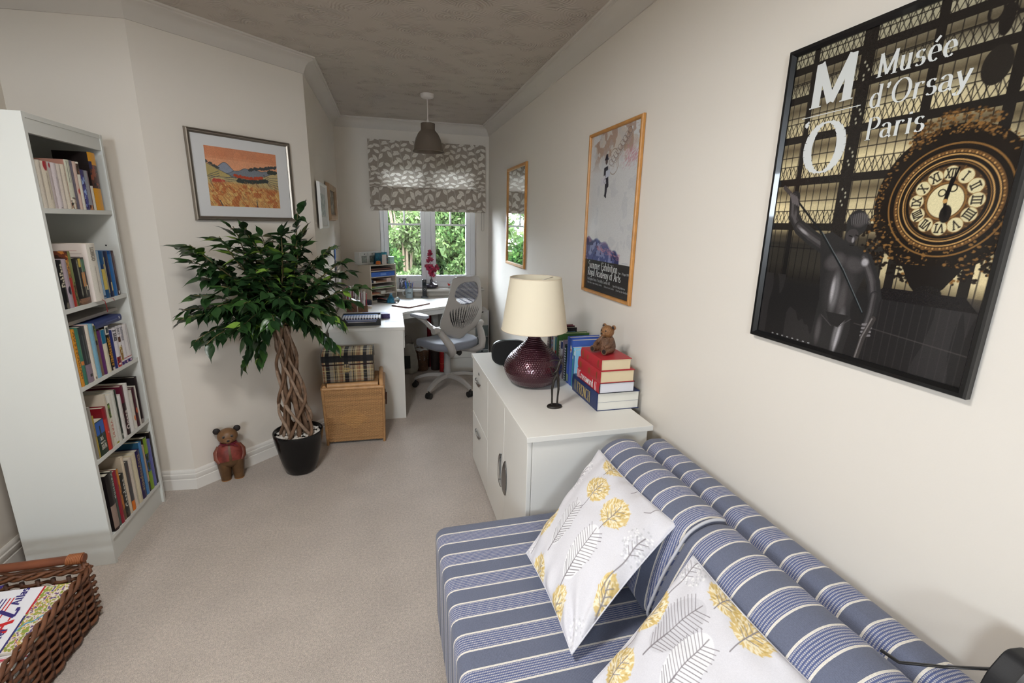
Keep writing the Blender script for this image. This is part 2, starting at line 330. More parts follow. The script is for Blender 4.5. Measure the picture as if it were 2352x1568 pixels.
def ceiling_material():
    m = mat('artex_ceiling', rgb(190, 181, 171), .8, spec=.15); nt = m.node_tree; N, L = nt.nodes, nt.links
    tc = N.new('ShaderNodeTexCoord'); nz = N.new('ShaderNodeTexNoise'); nz.inputs['Scale'].default_value = 2.2
    ad = N.new('ShaderNodeVectorMath'); ad.operation = 'MULTIPLY_ADD'; ad.inputs[1].default_value = (.16, .16, 0); L.new(tc.outputs['Object'], nz.inputs['Vector'])
    L.new(nz.outputs['Color'], ad.inputs[0]); L.new(tc.outputs['Object'], ad.inputs[2])
    vo = N.new('ShaderNodeTexVoronoi'); vo.voronoi_dimensions = '2D'; vo.inputs['Scale'].default_value = 6.5; L.new(ad.outputs[0], vo.inputs['Vector'])
    sn = N.new('ShaderNodeMath'); sn.operation = 'MULTIPLY'; sn.inputs[1].default_value = 62; L.new(vo.outputs['Distance'], sn.inputs[0])
    s2 = N.new('ShaderNodeMath'); s2.operation = 'SINE'; L.new(sn.outputs[0], s2.inputs[0])
    n2 = N.new('ShaderNodeTexNoise'); n2.inputs['Scale'].default_value = 7; n2.inputs['Detail'].default_value = 5; L.new(tc.outputs['Object'], n2.inputs['Vector'])
    mr = N.new('ShaderNodeMapRange'); mr.inputs[1].default_value = .45; mr.inputs[2].default_value = .62; L.new(n2.outputs['Fac'], mr.inputs[0])
    mu = N.new('ShaderNodeMath'); mu.operation = 'MULTIPLY'; L.new(s2.outputs[0], mu.inputs[0]); L.new(mr.outputs[0], mu.inputs[1])
    bp = N.new('ShaderNodeBump'); bp.inputs['Strength'].default_value = .7; bp.inputs['Distance'].default_value = .0045
    L.new(mu.outputs[0], bp.inputs['Height']); L.new(bp.outputs[0], N['Principled BSDF'].inputs['Normal']); return m
def carpet_material():
    m = mat('cut_pile_carpet', rgb(196, 183, 172), .95, spec=.05, sheen=.25); nt = m.node_tree; N, L = nt.nodes, nt.links; b = N['Principled BSDF']
    tc = N.new('ShaderNodeTexCoord')
    def noise(sc, d): n = N.new('ShaderNodeTexNoise'); n.inputs['Scale'].default_value = sc; n.inputs['Detail'].default_value = d; L.new(tc.outputs['Object'], n.inputs['Vector']); return n
    fine, mid, big = noise(330, 3), noise(95, 4), noise(5, 4)
    def rng(n, a, c, lo=.3, hi=.7):
        r = N.new('ShaderNodeMapRange'); r.inputs[1].default_value = lo; r.inputs[2].default_value = hi; r.inputs[3].default_value = a; r.inputs[4].default_value = c; L.new(n.outputs['Fac'], r.inputs[0]); return r
    r1, r2, r3 = rng(fine, .70, 1.28), rng(mid, .86, 1.14), rng(big, .94, 1.06)
    m1 = N.new('ShaderNodeMath'); m1.operation = 'MULTIPLY'; L.new(r1.outputs[0], m1.inputs[0]); L.new(r2.outputs[0], m1.inputs[1])
    m2 = N.new('ShaderNodeMath'); m2.operation = 'MULTIPLY'; L.new(m1.outputs[0], m2.inputs[0]); L.new(r3.outputs[0], m2.inputs[1])
    mx = N.new('ShaderNodeVectorMath'); mx.operation = 'SCALE'; mx.inputs[0].default_value = rgb(196, 183, 172); L.new(m2.outputs[0], mx.inputs['Scale']); L.new(mx.outputs[0], b.inputs['Base Color'])
    bp = N.new('ShaderNodeBump'); bp.inputs['Strength'].default_value = .8; bp.inputs['Distance'].default_value = .006; L.new(m1.outputs[0], bp.inputs['Height']); L.new(bp.outputs[0], b.inputs['Normal']); return m
M_CEIL, M_CARPET = ceiling_material(), carpet_material()

# ================================================================ room shell
W, D, ZC = 1.0757, 5.126, 2.449
PA, PB = Vector((-1.098, 2.794)), Vector((-.447, 3.430))
PLAN = [Vector((W, -2.6)), Vector((W, D)), Vector((-.4345, D)), PB, PA, Vector((-1.634, 2.84)), Vector((-1.64, -2.6))]
WALLN = ['wall_right', 'wall_far', 'wall_left_alcove', 'wall_left_angled', 'wall_left_return', 'wall_left', 'wall_near']
def offs(d):
    """plan polygon pushed inwards by d (mitred)"""
    out = []; n = len(PLAN)
    for i in range(n):
        e0 = (PLAN[i]-PLAN[i-1]).normalized(); e1 = (PLAN[(i+1) % n]-PLAN[i]).normalized()
        n0 = Vector((-e0.y, e0.x)); n1 = Vector((-e1.y, e1.x)); b = (n0+n1).normalized(); out.append(PLAN[i]+b*(d/max(.3, b.dot(n0))))
    return out
OUT = offs(-.14)
fl = MB().prism([tuple(p) for p in OUT], -.12, 0); struct('floor', fl, M_CARPET)
struct('ceiling', MB().prism([tuple(p) for p in OUT], ZC, ZC+.12), M_CEIL)
WX0, WX1, WZ0, WZ1 = -.05, .945, .785, 2.14
walls = {}
for i, nm in enumerate(WALLN):
    j = (i+1) % 7; mb = MB()
    if nm == 'wall_far':
        x0, x1, y0, y1 = -.4345, W+.14, D, D+.26
        mb.box(x0-.14, WX0, y0, y1, 0, ZC); mb.box(WX1, x1, y0, y1, 0, ZC); mb.box(WX0, WX1, y0, y1, 0, WZ0); mb.box(WX0, WX1, y0, y1, WZ1, ZC)
    elif nm == 'wall_near':   # opening added behind the camera to let sky light in
        x0, x1, y0, y1 = -1.64-.14, W+.14, -2.74, -2.6
        mb.box(x0, -1.4, y0, y1, 0, ZC); mb.box(-.7, x1, y0, y1, 0, ZC); mb.box(-1.4, -.7, y0, y1, 0, 1.58); mb.box(-1.4, -.7, y0, y1, 2.1, ZC)
    elif nm == 'wall_left':   # second opening, added out of view for more sky light
        x0, x1 = -1.78, -1.637
        mb.prism([tuple(PLAN[i]), (-1.64, -1.0), (-1.78, -1.0), tuple(OUT[i])], 0, ZC); mb.prism([(-1.64, -1.5), tuple(PLAN[j]), tuple(OUT[j]), (-1.78, -1.5)], 0, ZC)
        mb.box(-1.78, -1.64, -1.5, -1.0, 0, 1.44); mb.box(-1.78, -1.64, -1.5, -1.0, 2.1, ZC)
    else:
        mb.prism([tuple(PLAN[i]), tuple(PLAN[j]), tuple(OUT[j]), tuple(OUT[i])], 0, ZC)
    walls[nm] = struct(nm, mb, M_WALL)
def sweep(i, prof, m, name):
    j = (i+1) % 7; mb = MB(); v = []
    for d, z in prof:
        o = offs(d); v.append((*o[i], z)); v.append((*o[j], z))
    n = len(prof); mb.add(v, [(2*k, 2*k+1, 2*((k+1) % n)+1, 2*((k+1) % n)) for k in range(n)]+[tuple(range(0, 2*n, 2)), tuple(range(2*n-1, 0, -2))])
    return struct(name, mb, m, smooth=38)
CORN = [(0, -.09), (.007, -.09), (.008, -.082), (.014, -.070), (.019, -.056), (.027, -.042), (.038, -.031), (.050, -.024), (.062, -.020), (.068, -.017), (.069, -.010), (.080, -.008), (.083, -.003), (.083, 0), (0, 0)]
BASE = [(0, 0), (.017, 0), (.017, .060), (.0125, .063), (.0155, .067), (.0155, .090), (.010, .093), (.0115, .099), (.009, .110), (.004, .116), (0, .116)]
for i in range(7):
    sweep(i, [(d, ZC+z) for d, z in CORN], M_CORN, 'trim_%d' % (i+1))
    sweep(i, BASE, M_TRIMW, 'baseboard_'+WALLN[i][5:])

# ---------------------------------------------------------------- far window
FY = 5.205
wm = MB()
wm.box(WX0, -.012, FY, FY+.07, WZ0+.02, WZ1); wm.box(.893, WX1, FY, FY+.07, WZ0+.02, WZ1)
wm.box(-.012, .893, FY, FY+.07, WZ0+.02, .865); wm.box(-.012, .893, FY, FY+.07, WZ1-.05, WZ1); wm.box(.411, .470, FY, FY+.07, .865, WZ1-.05)
win = struct('window_1', wm, M_UPVC, bevel=.004)
M_GLASS = mat('window_glass', (1, 1, 1), 0, trans=1., ior=1.45, spec=.5)
_g = M_GLASS.node_tree; _o = _g.nodes['Material Output']; _mx = _g.nodes.new('ShaderNodeMixShader'); _tr = _g.nodes.new('ShaderNodeBsdfTransparent'); _gl = _g.nodes.new('ShaderNodeBsdfGlossy'); _gl.inputs['Roughness'].default_value = .0; _fr = _g.nodes.new('ShaderNodeFresnel'); _fr.inputs[0].default_value = 1.45
_g.links.new(_fr.outputs[0], _mx.inputs[0]); _g.links.new(_tr.outputs[0], _mx.inputs[1]); _g.links.new(_gl.outputs[0], _mx.inputs[2]); _g.links.new(_mx.outputs[0], _o.inputs['Surface'])
M_SEAL = mat('black_rubber_seal', rgb(40, 42, 44), .7)
for x0, x1, hs in ((-.012, .411, 1), (.470, .893, -1)):
    s = MB(); y0, y1 = FY-.014, FY+.05; z0, z1 = .868, WZ1-.052
    s.box(x0, x0+.047, y0, y1, z0, z1); s.box(x1-.047, x1, y0, y1, z0, z1); s.box(x0+.047, x1-.047, y0, y1, z0, z0+.067); s.box(x0+.047, x1-.047, y0, y1, z1-.067, z1)
    so = bpy.data.objects.new('sash', s.mesh('sash', M_UPVC, 30)); link(so, win); bev(so, .006)
    g = MB().box(x0+.04, x1-.04, FY+.012, FY+.018, z0+.06, z1-.06); link(bpy.data.objects.new('pane', g.mesh('pane', M_GLASS)), so)
    t = MB(); zb = 1.468; xm = (x0+x1)/2
    t.box(x0+.047, x1-.047, FY+.006, FY+.024, zb-.009, zb+.009); t.box(xm-.008, xm+.008, FY+.006, FY+.024, zb+.009, z1-.067); t.box(x0+.047, x1-.047, FY+.006, FY+.024, 1.90, 1.918)
    link(bpy.data.objects.new('glazing_bar', t.mesh('glazing_bar', M_UPVC)), so)
    q = MB(); a, b = x0+.047, x1-.047; c, d = z0+.067, z1-.067
    for bx in ((a, a+.003, c, d), (b-.003, b, c, d), (a, b, c, c+.003)): q.box(bx[0], bx[1], FY+.004, FY+.012, bx[2], bx[3])
    link(bpy.data.objects.new('rubber_seal', q.mesh('rubber_seal', M_SEAL)), so)
    h = MB(); hx_ = (x1-.02) if hs > 0 else (x0+.02)
    h.box(hx_-.009, hx_+.009, y0-.008, y0, 1.10, 1.16); h.tube([(hx_, y0-.018, 1.13), (hx_, y0-.03, 1.135), (hx_, y0-.032, 1.25)], [.007, .008, .007], 8)
    link(bpy.data.objects.new('window_handle', h.mesh('window_handle', M_UPVC, 40)), so)
sb = MB().box(-.10, 1.012, 5.015, FY+.005, .785, .812); struct('trim_8', sb, M_TRIMW, bevel=.008, label='white window sill board')
# added near window, out of view: plain frame round the opening
nw = MB(); 
for bx in ((-1.4, -1.35, 1.58, 2.1), (-.75, -.7, 1.58, 2.1), (-1.35, -.75, 1.58, 1.62), (-1.35, -.75, 2.05, 2.1)): nw.box(bx[0], bx[1], -2.70, -2.64, bx[2], bx[3])
struct('added_window_2', nw, M_UPVC)
nw = MB()  # frame of the added left window, also out of view
for bx in ((-1.5, -1.45, 1.44, 2.1), (-1.04, -1.0, 1.44, 2.1), (-1.45, -1.04, 1.44, 1.49), (-1.45, -1.04, 2.05, 2.1)): nw.box(-1.685, -1.645, bx[0], bx[1], bx[2], bx[3])
struct('added_window_3', nw, M_UPVC)

def added_fill_lamp():  # unseen body around the added fill light
    t = thing('added_fill_lamp', 'white flush ceiling lamp added out of view as fill light', 'lamp', (-.50, .90, 2.37))
    part(t, 'added_lamp_shade', MB().lathe([(.0, .0), (.205, .0), (.215, .012), (.215, .055), (0, .056)], 0, 0, 40), M_UPVC, smooth=40); part(t, 'added_lamp_plate', MB().lathe([(0, .056), (.08, .056), (.08, .079), (0, .079)], 0, 0, 24), M_TRIMW, smooth=40)
added_fill_lamp()
# ================================================================ outside: ground and shrubs
struct('ground', MB().box(-26, 26, -26, 30, -.5, -.4), mat('rough_grass', rgb(84, 86, 70), .95, vary=(3, .25)))
def leaf_mat(name, c, c2):
    m = bpy.data.materials.new(name); m.use_nodes = True; N, L = m.node_tree.nodes, m.node_tree.links; b = N['Principled BSDF']; b.inputs['Roughness'].default_value = .9; b.inputs['Specular IOR Level'].default_value = .05
    a = N.new('ShaderNodeAttribute'); a.attribute_name = 'Col'; tr = N.new('ShaderNodeBsdfTranslucent'); ad = N.new('ShaderNodeMixShader'); ad.inputs[0].default_value = .35
    L.new(a.outputs['Color'], b.inputs['Base Color']); L.new(a.outputs['Color'], tr.inputs['Color']); L.new(b.outputs[0], ad.inputs[1]); L.new(tr.outputs[0], ad.inputs[2]); L.new(ad.outputs[0], N['Material Output'].inputs['Surface']); return m
M_LEAFO = leaf_mat('shrub_leaf', None, None)
def shrub(label, cx, cy, zt, rx, ry, n, cols, lf, seed):
    r = np.random.default_rng(seed); root = thing('shrub', label, 'shrub', (cx, cy, -.4), group='garden shrubs beyond the window')
    zc = (zt-.4)/2+.0; rz = (zt+.4)/2
    # lumpy shell: points near the surface of several blobs
    nb = 26; bc = np.stack([r.uniform(-.75, .75, nb)*rx, r.uniform(-.8, .3, nb)*ry, r.uniform(.12, .86, nb)*(zt+.4)], 1); br = r.uniform(.22, .42, nb)*min(rx, rz)
    k = r.integers(0, nb, n); d = r.standard_normal((n, 3)); d /= np.linalg.norm(d, axis=1)[:, None]; d[:, 1] -= .25
    P = bc[k]+d*(br[k]*r.uniform(.55, 1.08, n))[:, None]; P[:, 2] = np.clip(P[:, 2], .0, None)
    A1 = r.standard_normal((n, 3)); A1 /= np.linalg.norm(A1, axis=1)[:, None]; A2 = np.cross(A1, r.standard_normal((n, 3))); A2 /= np.linalg.norm(A2, axis=1)[:, None]
    s = lf*r.uniform(.6, 1.25, n)[:, None]
    v = np.stack([P-A1*s, P+A2*s*.42, P+A1*s, P-A2*s*.42], 1).reshape(-1, 3)
    me = bpy.data.meshes.new('foliage'); me.from_pydata(v.tolist(), [], np.arange(4*n).reshape(n, 4).tolist()); me.materials.append(M_LEAFO)
    ca = np.array([hx(c) for c in cols])[r.integers(0, len(cols), n)]*r.uniform(.07, .19, n)[:, None]; arr = np.ones((n, 4, 4), np.float32); arr[..., :3] = ca[:, None]
    me.color_attributes.new('Col', 'FLOAT_COLOR', 'POINT').data.foreach_set('color', arr.ravel())
    o = bpy.data.objects.new('foliage', me); link(o, root); o['kind'] = 'stuff'
    st = MB()
    for q in range(7):
        a = r.uniform(0, 6.28); x, y = math.cos(a)*rx*.5, math.sin(a)*ry*.4; st.tube([(x*.1, y*.1, 0), (x*.5, y*.5, rz*.8), (x, y, rz*1.5)], [.03, .02, .008], 6)
    part(root, 'stem', st, mat('shrub_bark', rgb(70, 58, 44), .9), kind='stuff')
G1, G2, G3 = ['6a8a4a', '86a25c', '567a40', '9cba7a'], ['8cac64', 'a6c07c', '74924f', 'bcd098'], ['3f6a2c', '557f38', '2f5524', '6b9448']
shrub('dark green ivy-like shrub at the left of the left window pane', -.28, 7.6, 1.42, .50, .4, 9000, G3, .045, 1)
shrub('bright yellow-green shrub behind the window mullion', .35, 9.1, 2.9, .62, .5, 12000, G2, .05, 2)
shrub('mid green shrub filling the right window pane', 1.35, 7.5, 2.7, .66, .5, 12000, G1, .05, 3)
shrub('tall pale green shrub at the right end of the garden border', 2.9, 8.6, 2.8, .9, .8, 8000, G1, .06, 4)
shrub('low olive shrub at the left end of the garden border', -1.9, 8.0, 1.5, .9, .7, 8000, G1, .055, 5)
shrub('small pale green bush low in front of the ivy shrub', .25, 6.6, .95, .30, .25, 4500, G2, .035, 6)
shrub('wide dark hedge closing the garden behind the other shrubs', 1.6, 10.6, 3.1, 2.6, .6, 26000, G1, .10, 8)
shrub('tall pale tree crown far behind the left window pane', -2.6, 12.8, 2.4, 1.6, .8, 7000, G2, .09, 7)
# ================================================================ sideboard
SX0, SX1, SY0, SY1, SZ = .484, 1.0165, 1.571, 2.79, .714
def sideboard():
    t = thing('sideboard', 'white office sideboard with two drawers and two doors between sofa and chair', 'sideboard', (.75, 2.18, 0))
    body = MB(); x0, x1, y0, y1 = SX0+.026, SX1-.018, SY0+.012, SY1-.012
    body.box(x0, x1, y0, y0+.018, .012, SZ-.022); body.box(x0, x1, y1-.018, y1, .012, SZ-.022); body.box(x1-.012, x1, y0+.018, y1-.018, .012, SZ-.022)
    body.box(x0, x1-.012, y0+.018, y1-.018, .03, .05); body.box(x0, x1-.012, 2.311, 2.329, .05, SZ-.022); body.box(x0+.004, x1-.012, y0+.018, y1-.018, SZ-.04, SZ-.0225)
    part(t, 'carcass', body, M_WHITE, world=True, bevel=.001)
    part(t, 'top_panel', MB().box(SX0, SX1, SY0, SY1, SZ-.022, SZ), M_WHITE, world=True, bevel=.0015)
    fx0, fx1 = SX0+.006, SX0+.024
    def arch(root, yc, zc, lng, high, horiz):
        mb = MB(); n = 14; v = []
        for i in range(n+1):
            a = math.pi*i/n
            for (dd, off) in ((0, .0), (.011, .016)):
                if horiz: v.append((fx0-off-.002, yc+math.cos(a)*lng/2, zc-math.sin(a)*high+high*.4 + (.004 if dd else 0)))
                else: v.append((fx0-off-.002, yc+math.sin(a)*high, zc+math.cos(a)*lng/2))
        # crescent plate standing proud of the front, straight lip on one side
        P = []; m = 14
        for i in range(m+1):
            a = math.pi*i/m; P.append((math.cos(a)*lng/2, math.sin(a)*high))
        vv = []; 
        for dx in (0, 1):
            for (s_, h_) in P: vv.append((s_, h_, dx))
        def T(s_, h_, dx): 
            bulge = .018*math.sin(math.acos(max(-1, min(1, s_/(lng/2))))) ; x = fx0-.001-(bulge*(1-h_/high*.6) if dx else bulge*(1-h_/high*.6)-.002 if bulge > .002 else 0)
            return (x, yc+s_, zc-h_) if horiz else (x, yc+h_, zc+s_)
        k = m+1; faces = []
        base = [T(s_, 0, 1) for s_, _h in P]; rim = [T(s_, h_, 1) for s_, h_ in P]; baseb = [(p[0]+.0025, p[1], p[2]) for p in base]; rimb = [(p[0]+.0025, p[1], p[2]) for p in rim]
        allv = base+rim+baseb+rimb
        for i in range(m):
            faces += [(i, i+1, k+i+1, k+i), (2*k+i, 3*k+i, 3*k+i+1, 2*k+i+1), (i, 2*k+i, 2*k+i+1, i+1), (k+i, k+i+1, 3*k+i+1, 3*k+i)]
        mb.add(allv, faces)
        for s_ in (-.3, .3):
            p = T(s_*lng, high*.3, 1); mb.tube([p, (fx0+.001, p[1], p[2])], .003, 8)
        o = bpy.data.objects.new('handle', mb.mesh('handle', M_CHROME, 50)); link(o, root, None); o.matrix_basis = (ROOT[root.name]).inverted(); ROOT[o.name] = Matrix(); return o
    d1 = part(t, 'drawer', MB().box(fx0, fx1, 2.324, 2.776, .352, SZ-.026), M_WHITE, world=True, bevel=.0015); arch(d1, 2.585, .602, .135, .03, True)
    d2 = part(t, 'drawer', MB().box(fx0, fx1, 2.324, 2.776, .022, .348), M_WHITE, world=True, bevel=.0015); arch(d2, 2.585, .275, .135, .03, True)
    lock = MB().tube([(fx0-.004, 2.56, .652), (fx0+.002, 2.56, .652)], .009, 16); lo = part(d1, 'lock', lock, M_CHROME, world=True); part_key = MB().box(fx0-.0055, fx0-.0035, 2.5592, 2.5608, .648, .656); part(d1, 'keyhole', part_key, M_DARK, world=True)
    e1 = part(t, 'door', MB().box(fx0, fx1, 1.952, 2.320, .022, SZ-.026), M_WHITE, world=True, bevel=.0015)
    e2 = part(t, 'door', MB().box(fx0, fx1, 1.583, 1.949, .022, SZ-.026), M_WHITE, world=True, bevel=.0015)
    arch(e1, 1.990, .350, .175, .046, False); arch(e2, 1.917, .352, .175, -.036, False)
    for y in (2.70, 2.22, 1.62): part(t, 'foot', MB().tube([(SX0+.04, y, 0), (SX0+.04, y, .014)], .018, 16), M_UPVC, world=True)
    for y in (2.70, 2.22, 1.62): part(t, 'foot', MB().tube([(SX1-.05, y, 0), (SX1-.05, y, .014)], .018, 16), M_UPVC, world=True)
sideboard()

# ================================================================ sofa
def stripe_material():
    m = bpy.data.materials.new('striped_sofa_weave'); m.use_nodes = True; N, L = m.node_tree.nodes, m.node_tree.links; b = N['Principled BSDF']
    b.inputs['Roughness'].default_value = .85; b.inputs['Specular IOR Level'].default_value = .15; b.inputs['Sheen Weight'].default_value = .15
    tc = N.new('ShaderNodeNewGeometry'); sp = N.new('ShaderNodeSeparateXYZ'); 
    at = N.new('ShaderNodeAttribute'); at.attribute_name = 'Suv'; sp2 = N.new('ShaderNodeSeparateXYZ'); L.new(at.outputs['Vector'], sp2.inputs[0])
    def M(op, a, c=None, d=None):
        n = N.new('ShaderNodeMath'); n.operation = op
        for i, q in enumerate((a, c, d)):
            if q is None: continue
            if isinstance(q, (int, float)): n.inputs[i].default_value = q
            else: L.new(q, n.inputs[i])
        return n.outputs[0]
    y = sp2.outputs['X']; sl = sp2.outputs['Y']
    t = M('FRACT', M('DIVIDE', M('SUBTRACT', 1.26, y), .1085))
    def band(a, c): return M('MULTIPLY', M('GREATER_THAN', t, a), M('LESS_THAN', t, c))
    cream = M('ADD', band(0, .05), band(.49, .54)); tick = band(.05, .49)
    yarn = M('SINE', M('MULTIPLY', sl, 2*math.pi/.0036)); rows = M('SINE', M('MULTIPLY', t, 2*math.pi*7/.44))
    chev = M('SINE', M('ADD', M('MULTIPLY', sl, 2*math.pi/.0042), M('MULTIPLY', rows, 1.6)))
    tm = M('MULTIPLY', tick, M('MULTIPLY', M('GREATER_THAN', rows, -.05), M('MULTIPLY_ADD', chev, .35, .45)))
    c1 = N.new('ShaderNodeMix'); c1.data_type = 'RGBA'; c1.inputs[6].default_value = (*rgb(104, 109, 128), 1); c1.inputs[7].default_value = (*rgb(88, 98, 138), 1); L.new(tick, c1.inputs[0])
    c2 = N.new('ShaderNodeMix'); c2.data_type = 'RGBA'; L.new(c1.outputs[2], c2.inputs[6]); c2.inputs[7].default_value = (*rgb(216, 212, 208), 1); L.new(tm, c2.inputs[0])
    c3 = N.new('ShaderNodeMix'); c3.data_type = 'RGBA'; L.new(c2.outputs[2], c3.inputs[6]); c3.inputs[7].default_value = (*rgb(224, 218, 208), 1); L.new(cream, c3.inputs[0])
    nz = N.new('ShaderNodeTexNoise'); nz.inputs['Scale'].default_value = 420; nz.inputs['Detail'].default_value = 3; L.new(tc.outputs['Position'], nz.inputs['Vector'])
    sc = N.new('ShaderNodeVectorMath'); sc.operation = 'SCALE'; L.new(c3.outputs[2], sc.inputs[0]); L.new(M('MULTIPLY_ADD', nz.outputs['Fac'], .6, .7), sc.inputs['Scale']); L.new(sc.outputs[0], b.inputs['Base Color'])
    bp = N.new('ShaderNodeBump'); bp.inputs['Strength'].default_value = .35; bp.inputs['Distance'].default_value = .001; L.new(M('ADD', M('MULTIPLY', yarn, .4), M('ADD', nz.outputs['Fac'], tm)), bp.inputs['Height']); L.new(bp.outputs[0], b.inputs['Normal']); return m
M_STRIPE = stripe_material()
def arcround(pts, r=.03, n=5):
    """round the corners of a closed polygon"""
    out = []; k = len(pts)
    for i in range(k):
        p = Vector(pts[i]); a = (Vector(pts[i-1])-p); b = (Vector(pts[(i+1) % k])-p); rr = min(r, a.length*.45, b.length*.45); a = a.normalized()*rr; b = b.normalized()*rr
        for j in range(n+1):
            t = j/n; out.append(tuple(p+a*(1-t)**2+b*t**2))
    return out
def bolster(root, name, prof, y0, y1, rnd=.02, skew=None, wob=.0, seed=0, m=None):
    P = np.array(prof); c = (P.max(0)+P.min(0))/2; dim = (P.max(0)-P.min(0))/2
    per = np.concatenate([[0], np.cumsum(np.hypot(*np.diff(P, axis=0).T))])
    ys = [(y0, 1.), (y0+rnd*.3, .35), (y0+rnd, 0)]+[(y0+rnd+(y1-y0-2*rnd)*i/24., 0) for i in range(1, 24)]+[(y1-rnd, 0), (y1-rnd*.3, .35), (y1, 1.)]
    V = []; S = []; r = np.random.default_rng(seed); ph = r.uniform(0, 6, 4)
    for y, k in ys:
        w = wob*(math.sin(y*9+ph[0])+.6*math.sin(y*23+ph[1]))
        Q = P.copy()
        for a in (0, 1): Q[:, a] = c[a]+(P[:, a]-c[a])*(1-k*rnd*.9/dim[a]+w*.5/dim[a])
        for q, s_ in zip(Q, per): V.append((q[0], y, q[1])); S.append((y+(skew(q[0], y, q[1]) if skew else 0), s_, 0))
    n = len(P); k = len(ys); F = []
    for i in range(k-1):
        for j in range(n): F.append((i*n+j, (i+1)*n+j, (i+1)*n+(j+1) % n, i*n+(j+1) % n))
    F.append(tuple(range(n))); F.append(tuple(range(k*n-1, (k-1)*n-1, -1)))
    mb = MB().add(V, F); me = mb.mesh(name, m or M_STRIPE, 50)
    a = me.attributes.new('Suv', 'FLOAT_VECTOR', 'POINT'); a.data.foreach_set('vector', np.array(S, np.float32).ravel())
    o = bpy.data.objects.new(name, me); link(o, root, None, True); return o
def sofa():
    t = thing('sofa', 'blue and cream striped sofa along the right wall', 'sofa', (.6, .55, 0))
    seat = arcround([(.13, .03), (.98, .03), (.98, .42), (.13, .42)], .035)
    # extra points so that the stripes follow the cloth
    bolster(t, 'seat_mattress', seat, -.62, 1.535, .028, wob=.0015, seed=3)
    rear = arcround([(.925, .30), (1.056, .30), (1.058, .62), (1.035, .69), (.95, .69), (.925, .63)], .05, 6)
    bolster(t, 'backrest', rear, -.62, 1.53, .025)
    fr = arcround([(.655, .421), (.70, .56), (.765, .685), (.83, .715), (.90, .70), (.923, .64), (.923, .421)], .045, 6)
    def skew(x, y, z): return -.16*max(0, (z-.42))*0+.0
    bolster(t, 'back_cushion', fr, .975, 1.515, .022, skew=lambda x, y, z: .22*(.69-z)*max(0, min(1, (1.45-y)/.3)) if z < .69 else 0, wob=.004, seed=5)
    bolster(t, 'back_cushion', fr, -.60, .968, .018, wob=.003, seed=6)
    P = [(x, .962, z) for x, z in fr if z > .44]
    pp = MB().tube([(x*1.0-.002, .966, z+.004) for x, z in fr[3:30]], .0045, 6, cap=True)
    part(t, 'piping', pp, mat('cream_piping', rgb(190, 190, 196), .8), world=True, smooth=180)
    for x in (.2, .9):
        for y in (-.5, 1.4): part(t, 'foot', MB().tube([(x, y, 0), (x, y, .032)], .02, 14), M_BLACK, world=True)
sofa()

